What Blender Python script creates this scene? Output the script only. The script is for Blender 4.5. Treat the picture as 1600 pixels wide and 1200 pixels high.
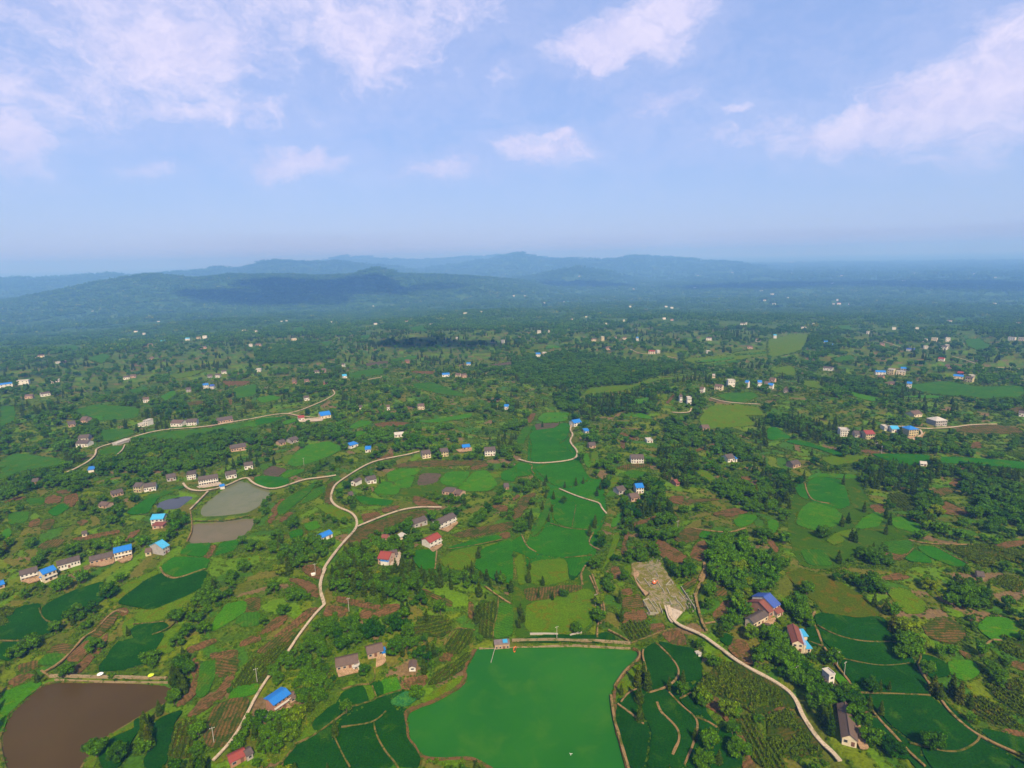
import bpy, math, random
import numpy as np
from mathutils import Matrix, Vector
from mathutils.geometry import delaunay_2d_cdt

for o in list(bpy.data.objects):
    bpy.data.objects.remove(o)
SC = bpy.context.scene
COL = SC.collection
RAD = math.radians

# ------------------------------------------------------------------ camera
CAM_H = 160.0
FPX = 925.0                 # focal length in pixels of the 1600 px wide photograph
PITCH = math.atan(200.0 / FPX)
ROLL = math.atan(34.0 / 1600.0)
_fw = np.array([0, math.cos(PITCH), -math.sin(PITCH)])
_up = np.array([0, math.sin(PITCH), math.cos(PITCH)])
_rt = np.array([1.0, 0, 0])
_cr = math.cos(ROLL) * _rt - math.sin(ROLL) * _up
_cu = math.sin(ROLL) * _rt + math.cos(ROLL) * _up
cam_d = bpy.data.cameras.new('camera')
cam = bpy.data.objects.new('camera', cam_d)
COL.objects.link(cam)
M = Matrix.Identity(4)
for i in range(3):
    M[i][0], M[i][1], M[i][2] = _cr[i], _cu[i], -_fw[i]
M[0][3], M[1][3], M[2][3] = 0, 0, CAM_H
cam.matrix_world = M
cam_d.sensor_width = 36.0
cam_d.lens = 36.0 * FPX / 1600.0
cam_d.clip_start = 1.0
cam_d.clip_end = 90000.0
SC.camera = cam

# ------------------------------------------------------------------ sun, sky
SUN_EL, SUN_AZ = RAD(45), RAD(163)      # azimuth clockwise from +Y: behind the camera
sun_dir = Vector((math.sin(SUN_AZ) * math.cos(SUN_EL), math.cos(SUN_AZ) * math.cos(SUN_EL), math.sin(SUN_EL)))
sd = bpy.data.lights.new('sun', 'SUN')
sd.energy = 5.0
sd.angle = RAD(0.53)
sd.color = (1.0, 0.86, 0.60)
sun = bpy.data.objects.new('sun', sd)
COL.objects.link(sun)
sun.rotation_euler = sun_dir.to_track_quat('Z', 'Y').to_euler()
sun.location = (0, 0, 400)

SC.view_settings.view_transform = 'Standard'
SC.view_settings.look = 'None'
SC.view_settings.exposure = 0.72
SC.view_settings.gamma = 1.0
SC.view_settings.use_curve_mapping = False
SC.render.engine = 'CYCLES'
CY = SC.cycles
CY.max_bounces = 5
CY.diffuse_bounces = 2
CY.glossy_bounces = 2
CY.transmission_bounces = 2
CY.volume_bounces = 1
CY.transparent_max_bounces = 4
CY.use_denoising = True
try:
    CY.denoiser = 'OPENIMAGEDENOISE'
    CY.denoising_input_passes = 'RGB_ALBEDO_NORMAL'
except Exception:
    pass
CY.caustics_reflective = False
CY.caustics_refractive = False


class NT:
    """small helper to write node trees"""
    def __init__(s, tree):
        s.t = tree
        s.n = tree.nodes
        s.l = tree.links

    def node(s, typ, **kw):
        n = s.n.new(typ)
        for k, v in kw.items():
            if k.startswith('i_'):
                key = k[2:]
                key = int(key) if key.isdigit() else key.replace('_', ' ')
                s.set(n.inputs[key], v)
            else:
                setattr(n, k, v)
        return n

    def set(s, sock, v):
        if hasattr(v, 'is_linked') or isinstance(v, bpy.types.NodeSocket):
            s.l.new(v, sock)
        else:
            sock.default_value = v

    def math(s, op, a, b=None, c=None, clamp=False):
        n = s.n.new('ShaderNodeMath')
        n.operation = op
        n.use_clamp = clamp
        s.set(n.inputs[0], a)
        if b is not None:
            s.set(n.inputs[1], b)
        if c is not None:
            s.set(n.inputs[2], c)
        return n.outputs[0]

    def vmath(s, op, a, b=None):
        n = s.n.new('ShaderNodeVectorMath')
        n.operation = op
        s.set(n.inputs[0], a)
        if b is not None:
            if op == 'SCALE':
                s.set(n.inputs['Scale'], b)
            else:
                s.set(n.inputs[1], b)
        return n.outputs[0] if op not in ('LENGTH', 'DOT_PRODUCT') else n.outputs['Value']

    def mix(s, f, a, b, blend='MIX'):
        n = s.n.new('ShaderNodeMix')
        n.data_type = 'RGBA'
        n.blend_type = blend
        s.set(n.inputs[0], f)
        s.set(n.inputs[6], a if not isinstance(a, tuple) else (*a, 1)[:4])
        s.set(n.inputs[7], b if not isinstance(b, tuple) else (*b, 1)[:4])
        return n.outputs[2]

    def noise(s, vec, scale, detail=3.0, rough=0.55, dist=0.0, out=0):
        n = s.n.new('ShaderNodeTexNoise')
        n.inputs['Scale'].default_value = scale
        n.inputs['Detail'].default_value = detail
        n.inputs['Roughness'].default_value = rough
        n.inputs['Distortion'].default_value = dist
        s.set(n.inputs['Vector'], vec)
        return n.outputs[out]

    def ramp(s, f, stops, interp='LINEAR'):
        n = s.n.new('ShaderNodeValToRGB')
        cr = n.color_ramp
        cr.interpolation = interp
        while len(cr.elements) < len(stops):
            cr.elements.new(0.5)
        for e, (p, c) in zip(cr.elements, stops):
            e.position = p
            e.color = (*c, 1)[:4] if isinstance(c, tuple) else (c, c, c, 1)
        s.set(n.inputs[0], f)
        return n.outputs[0]

    def maprange(s, v, a, b, c=0.0, d=1.0, smooth=True):
        n = s.n.new('ShaderNodeMapRange')
        n.interpolation_type = 'SMOOTHSTEP' if smooth else 'LINEAR'
        s.set(n.inputs[0], v)
        for i, x in enumerate((a, b, c, d)):
            n.inputs[i + 1].default_value = x
        return n.outputs[0]


# world: physical sky with a field of fair-weather clouds, both at infinity
SKY_TINT = (0.86, 0.87, 1.08)
AIR_COL = (3.6, 5.15, 9.2)
W = bpy.data.worlds.new('World')
SC.world = W
W.use_nodes = True
W.node_tree.nodes.clear()
nt = NT(W.node_tree)
sky = nt.node('ShaderNodeTexSky', sky_type='NISHITA', sun_disc=False, sun_elevation=SUN_EL,
              sun_rotation=SUN_AZ, altitude=300.0, air_density=1.3, dust_density=0.6, ozone_density=4.0)
tc = nt.node('ShaderNodeTexCoord')
sep = nt.node('ShaderNodeSeparateXYZ', i_0=tc.outputs['Generated'])
az = nt.math('ARCTAN2', sep.outputs[0], sep.outputs[1])
el = nt.math('ARCSINE', nt.math('MULTIPLY', sep.outputs[2], 0.9999))


def pix_dir(x, y):
    dx, dy = x - 800.0, 600.0 - y
    d = _fw * FPX + _cr * dx + _cu * dy
    return d / np.linalg.norm(d)


def sky_ang(x, y):
    d = pix_dir(x, y)
    return math.atan2(d[0], d[1]), math.asin(d[2])


comb = nt.node('ShaderNodeCombineXYZ', i_0=az, i_1=nt.math('MULTIPLY', el, 1.5))
P2 = comb.outputs[0]
warp = nt.vmath('SCALE', nt.vmath('SUBTRACT', nt.noise(P2, 9.0, 4, 0.6, out=1), (0.5, 0.5, 0.5)), 0.13)
PW = nt.vmath('ADD', P2, warp)
n1 = nt.noise(PW, 5.0, 6, 0.62)
n2 = nt.noise(PW, 20.0, 7, 0.66)
n3 = nt.noise(P2, 2.2, 3, 0.5)
sepw = nt.node('ShaderNodeSeparateXYZ', i_0=PW)
blob_sum = None
# cloud banks: centre in the sky, half width and half height (radians), tilt, weight
for (px, py, w, h, rot, wt) in [
        (290, 60, .20, .075, .15, .80), (60, 120, .24, .09, 0, .52), (590, 55, .16, .085, -.25, .80), (150, -40, .5, .10, 0, .7),
        (700, 10, .13, .045, -.2, .66), (478, 250, .085, .034, .12, .92), (430, 262, .05, .020, .1, .85), (950, 65, .12, .042, .18, 1.05), (1050, 8, .11, .035, .3, .86),
        (850, 232, .12, .028, .1, .82), (690, 262, .11, .026, .1, .74), (1030, 160, .075, .028, .5, .68), (1530, 140, .20, .055, .40, 1.0),
        (1590, 70, .12, .06, .4, .85), (1360, 190, .17, .035, .28, .86), (1200, 215, .20, .035, .05, .55), (15, 220, .05, .05, 0, .85),
        (240, 262, .05, .018, 0, .62), (1500, 245, .11, .022, 0, .62), (300, 170, .30, .03, 0, .50), (780, 115, .04, .02, .2, .5),
        (1145, 172, .035, .015, 0, .56), (872, 206, .04, .012, 0, .85), (1550, 200, .16, .03, .2, .72), (560, 130, .12, .03, 0, .5)]:
    a0, e0 = sky_ang(px, py)
    rel = nt.vmath('SUBTRACT', PW, (a0, e0 * 1.5, 0))
    vr = nt.node('ShaderNodeVectorRotate', rotation_type='Z_AXIS', i_Vector=rel, i_Angle=-rot)
    sc = nt.vmath('MULTIPLY', vr.outputs[0], (1 / w, 1 / (h * 1.5), 0))
    ln = nt.vmath('LENGTH', sc)
    g = nt.maprange(ln, 0.0, 1.7, wt, 0.0)
    blob_sum = g if blob_sum is None else nt.math('MAXIMUM', blob_sum, g)
dens = nt.math('ADD', nt.math('MULTIPLY', blob_sum, 0.88),
               nt.math('ADD', nt.math('MULTIPLY', n1, 0.75), nt.math('MULTIPLY', n2, 0.44)))
# far outside the picture the same kind of sky goes on
dens = nt.math('ADD', dens, nt.math('MULTIPLY', n3, 0.25))
cl = nt.maprange(dens, 0.86, 1.52, 0.0, 1.0)
thin = nt.maprange(dens, 0.50, 1.05, 0.0, 0.22)
cl = nt.math('MAXIMUM', cl, thin)
fade = nt.maprange(el, RAD(1.5), RAD(12), 0.10, 0.86)
cl = nt.math('MULTIPLY', cl, fade)
shade = nt.maprange(nt.math('ADD', nt.math('MULTIPLY', n2, 0.6), nt.math('MULTIPLY', n1, 0.6)), 0.4, 0.85, 0.0, 1.0)
ccol = nt.mix(shade, (6.2, 6.15, 8.8), (8.2, 7.6, 9.4))
skyc = nt.mix(0.62, nt.mix(1.0, sky.outputs[0], SKY_TINT, 'MULTIPLY'), AIR_COL)
fin = nt.mix(cl, skyc, ccol)
bg = nt.node('ShaderNodeBackground', i_Color=fin, i_Strength=0.068)
wo = nt.node('ShaderNodeOutputWorld', i_Surface=bg.outputs[0])

# ------------------------------------------------------------------ terrain
def _hash(ix, iy, seed):
    h = (ix.astype(np.int64) * 374761393 + iy.astype(np.int64) * 668265263 + seed * 1446647) & 0xffffffff
    h = ((h ^ (h >> 13)) * 1274126177) & 0xffffffff
    h = h ^ (h >> 16)
    return (h & 0xffff) / 65535.0


def vnoise(x, y, seed=0):
    ix, iy = np.floor(x), np.floor(y)
    fx, fy = x - ix, y - iy
    fx = fx * fx * fx * (fx * (fx * 6 - 15) + 10)
    fy = fy * fy * fy * (fy * (fy * 6 - 15) + 10)
    a, b = _hash(ix, iy, seed), _hash(ix + 1, iy, seed)
    c, d = _hash(ix, iy + 1, seed), _hash(ix + 1, iy + 1, seed)
    return (a + (b - a) * fx) * (1 - fy) + (c + (d - c) * fx) * fy


def fbm(x, y, scale, octv=3, seed=0):
    s, amp, tot = 0.0, 1.0, 0.0
    for i in range(octv):
        f = 2.03 ** i / scale
        s = s + amp * vnoise(x * f + 17.3 * i, y * f - 9.1 * i, seed + i)
        tot += amp
        amp *= 0.5
    return s / tot


def sstep(a, b, x):
    t = np.clip((x - a) / (b - a), 0, 1)
    return t * t * (3 - 2 * t)


def pix_rays(pts):
    p = np.asarray(pts, float)
    dx, dy = p[:, 0] - 800.0, 600.0 - p[:, 1]
    d = _fw[None] * FPX + _cr[None] * dx[:, None] + _cu[None] * dy[:, None]
    return d / np.linalg.norm(d, axis=1)[:, None]


# ridges: skyline in the photograph (pixels) and how far off they stand
RIDGE_DATA = [
    (5600, 2100, 1900, [(-200, 490), (0, 472), (60, 462), (100, 455), (150, 444), (200, 435), (230, 429), (260, 432), (300, 436), (350, 432), (400, 430),
                (450, 428), (500, 431), (550, 428), (588, 420), (620, 428), (660, 430), (720, 432), (770, 437), (830, 443), (880, 452), (930, 466), (980, 480)]),
    (10000, 3000, 2800, [(-200, 445), (0, 438), (60, 438), (65, 434), (100, 434), (145, 430), (180, 431), (205, 434), (270, 428), (330, 422), (380, 419),
                 (405, 412), (430, 409), (475, 410), (512, 410), (560, 413), (620, 420), (680, 430), (740, 440)]),
    (15000, 3600, 3400, [(420, 425), (470, 414), (520, 405), (535, 401), (550, 404), (570, 402), (585, 405), (625, 406), (660, 408), (700, 405), (740, 402), (790, 400), (850, 404), (930, 408), (1000, 412)]),
    (11000, 3300, 2700, [(560, 448), (637, 427), (675, 421), (700, 416), (750, 409), (775, 405), (800, 398), (817, 397), (830, 402), (850, 406), (887, 407), (912, 406),
                 (960, 407), (985, 402), (1000, 400), (1015, 402), (1050, 403), (1075, 406), (1100, 410), (1150, 412), (1200, 420), (1260, 432)]),
    (7400, 1800, 1600, [(690, 456), (760, 445), (830, 432), (880, 424), (905, 419), (940, 424), (980, 436), (1040, 448)]),
]
RIDGES = []
for (dist, near, far, pts) in RIDGE_DATA:
    d = pix_rays(pts)
    hd = np.hypot(d[:, 0], d[:, 1])
    azs = np.arctan2(d[:, 0], d[:, 1])
    zs = CAM_H + d[:, 2] / hd * dist
    RIDGES.append((dist, near, far, azs, zs))

# knolls (photo pixel of the middle, radius m, height m)
KN = []
for (px, py, rr, hh) in [(470, 800, 75, 9), (620, 925, 55, 7), (560, 1000, 45, 5), (1140, 890, 60, 8), (1480, 930, 90, 9), (330, 930, 60, 5),
                         (1010, 745, 75, 8), (1040, 620, 110, 10), (640, 690, 70, 6), (1500, 760, 90, 9), (120, 800, 90, 7), (290, 700, 90, 8), (560, 620, 120, 9),
                         (1300, 640, 100, 9), (150, 640, 110, 8)]:
    d = pix_rays([(px, py)])[0]
    t = -CAM_H / d[2]
    KN.append((d[0] * t, d[1] * t, rr, hh))


def hgt0(x, y):
    x = np.asarray(x, float)
    y = np.asarray(y, float)
    r = np.hypot(x, y) + 1e-6
    z = (fbm(x, y, 150, 3, 5) - 0.5) * 9.0 * sstep(150, 800, r) * (1 - 0.6 * sstep(9000, 14000, r))
    z = z + (fbm(x, y, 620, 3, 9) - 0.5) * 42.0 * sstep(700, 2600, r)
    z = z - 165.0 * sstep(450, 4800, r)          # the country falls away towards the plain
    k = 0
    for (kx, ky, rr, hh) in KN:
        k = k + hh * np.exp(-((x - kx) ** 2 + (y - ky) ** 2) / (rr * rr))
    z = z + k
    a = np.arctan2(x, y)
    rough = (fbm(x, y, 420, 4, 21) - 0.5)
    crag = (fbm(x, y, 300, 3, 27) - 0.5) * 46.0
    for (dist, near, far, azs, zs) in RIDGES:
        zc = np.interp(a, azs, zs, left=-260, right=-260)
        wob = (vnoise(a * 9.0, a * 0 + dist, 3) - 0.5) * near * 0.5
        u = r - dist
        prof = np.where(u < 0, sstep(-near, 0, u + 0 * wob) ** 1.25, 1 - sstep(0, far, u))
        zz = (zc + 165) * prof - 165 + rough * 110 * prof * (1 - prof) * 2.2 + crag * (dist / 5600.0) * prof
        z = np.where((zc > -165) & (prof > 0), np.maximum(z, np.maximum(zz, z * (1 - prof) + zz * prof)), z)
    return z


def unproject(pts, hf=None):
    """photo pixels -> ground points (first hit of the sight line with the terrain)"""
    hf = hf or hgt0
    d = pix_rays(pts)
    lo = np.full(len(d), 120.0)
    hit = np.full(len(d), np.nan)
    prev_t = lo.copy()
    ts = np.geomspace(120, 18000, 440)
    alive = np.ones(len(d), bool)
    for t in ts:
        if not alive.any():
            break
        idx = np.where(alive)[0]
        X = d[idx] * t
        below = CAM_H + X[:, 2] < hf(X[:, 0], X[:, 1])
        h = idx[below]
        hit[h] = t
        alive[h] = False
        prev_t[idx[~below]] = t
    hit[np.isnan(hit)] = 18000
    a, b = prev_t.copy(), hit.copy()
    for _ in range(14):
        m = (a + b) / 2
        X = d * m[:, None]
        below = CAM_H + X[:, 2] < hf(X[:, 0], X[:, 1])
        b = np.where(below, m, b)
        a = np.where(below, a, m)
    X = d * b[:, None]
    return X[:, :2]


def project(x, y, z):
    """world -> photo pixels, depth"""
    P = np.stack([np.asarray(x, float), np.asarray(y, float), np.asarray(z, float) - CAM_H], -1)
    dep = P @ _fw
    return 800 + FPX * (P @ _cr) / dep, 600 - FPX * (P @ _cu) / dep, dep


def unproject_many(lists):
    """one pass for many outlines"""
    if not lists:
        return []
    allp = np.vstack([np.asarray(p, float) for p in lists])
    w = unproject(allp)
    out, k = [], 0
    for p in lists:
        out.append(w[k:k + len(p)])
        k += len(p)
    return out


REG = {'A': (0, 880, 3.75), 'B': (400, 880, 3.75), 'C': (800, 880, 3.75), 'D': (1200, 880, 3.75),
       'E': (0, 640, 4.), 'F': (400, 640, 4.), 'G': (800, 640, 4.), 'I': (1200, 640, 4.),
       'J': (0, 370, 4.), 'K': (400, 370, 4.), 'L': (800, 370, 4.), 'M': (1200, 370, 4.), 'O': (0, 0, 1.),
       'S': (960, 860, 10.), 'N': (1200, 370, 4.)}


def pixels(txt):
    """'A 10,20 30,40 B 5,6' -> photo pixels; a letter names the enlarged map sheet the numbers were read from"""
    out, reg = [], REG['O']
    for tok in txt.split():
        if tok in REG:
            reg = REG[tok]
        else:
            a, b = tok.split(',')
            out.append((reg[0] + float(a) / reg[2], reg[1] + float(b) / reg[2]))
    return np.array(out)


def chaikin(p, closed, n=2, k=.25):
    p = np.asarray(p, float)
    for _ in range(n):
        if closed:
            q = np.roll(p, -1, 0)
            p = np.stack([p * (1 - k) + q * k, p * k + q * (1 - k)], 1).reshape(-1, 2)
        else:
            a, b = p[:-1], p[1:]
            m = np.stack([a * .75 + b * .25, a * .25 + b * .75], 1).reshape(-1, 2)
            p = np.concatenate([p[:1], m[1:-1], p[-1:]])
    return p


def inside(poly, x, y):
    c = np.zeros(x.shape, bool)
    n = len(poly)
    x0, y0 = poly[-1]
    for i in range(n):
        x1, y1 = poly[i]
        if y1 != y0:
            cond = (y1 > y) != (y0 > y)
            c ^= cond & (x < (x0 - x1) * (y - y1) / (y0 - y1) + x1)
        x0, y0 = x1, y1
    return c


def seg_dist(poly, x, y, closed=True):
    best = np.full(x.shape, 1e9)
    n = len(poly)
    for i in range(n if closed else n - 1):
        ax, ay = poly[i]
        bx, by = poly[(i + 1) % n]
        dx, dy = bx - ax, by - ay
        t = np.clip(((x - ax) * dx + (y - ay) * dy) / (dx * dx + dy * dy + 1e-9), 0, 1)
        best = np.minimum(best, np.hypot(x - ax - t * dx, y - ay - t * dy))
    return best


PONDS = {
    'green': "B 1310,450 1275,480 1262,520 1225,580 1238,640 1210,690 1130,740 1050,780 960,810 900,830 888,870 885,930 900,990 925,1050 960,1100 1010,1130 1100,1135 1220,1130 1300,1145 1345,1170 1390,1200 1430,1270 C 400,1320 700,1300 665,1200 640,1100 610,1000 590,900 583,830 582,770 600,710 650,630 700,580 735,545 740,515 720,492 600,478 0,458",
    'brown': "A 320,672 970,675 1000,720 1005,760 960,800 880,835 820,880 740,930 640,990 580,1050 540,1100 490,1160 460,1220 430,1290 60,1290 50,1200 20,1130 10,1030 30,930 80,850 150,780 230,710",
    'dark': "E 975,600 985,575 1050,555 1150,530 1265,525 1268,550 1220,590 1190,625 1060,625 990,620",
    'upper': "E 1230,660 1260,600 1310,560 1380,510 1450,465 1510,450 1570,465 1640,480 1700,495 1660,540 1610,590 1540,650 1440,665 1350,685 1240,690",
    'lower': "E 1200,708 1350,696 1560,655 1600,655 1580,690 1560,735 1480,790 1400,810 1250,835 1175,830 1195,780 1210,740",
}
POND = {}
for k, w in zip(PONDS, unproject_many([pixels(t) for t in PONDS.values()])):
    w = chaikin(w, True, 2)
    zz = hgt0(w[:, 0], w[:, 1])
    POND[k] = (w, float(np.percentile(zz, 30)) - 0.7)


def hgt(x, y):
    x = np.asarray(x, float)
    y = np.asarray(y, float)
    z = hgt0(x, y)
    for k, (poly, lev) in POND.items():
        x0, y0 = poly.min(0) - 40
        x1, y1 = poly.max(0) + 40
        m = (x > x0) & (x < x1) & (y > y0) & (y < y1)
        if not np.any(m):
            continue
        xs, ys = x[m], y[m]
        dist = seg_dist(poly, xs, ys)
        ins = inside(poly, xs, ys)
        zb = z[m]
        out = (lev + 0.7) + (zb - lev - 0.7) * sstep(0, 36, dist)
        out = np.where(dist < 2.5, np.minimum(out, lev + 0.15 + dist * 0.25), out)
        zi = lev - np.minimum(2.5, 0.05 + dist * 0.6)
        z[m] = np.where(ins, zi, out)
    return z


def h1(x, y):
    return float(hgt(np.array([x]), np.array([y]))[0])

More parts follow.
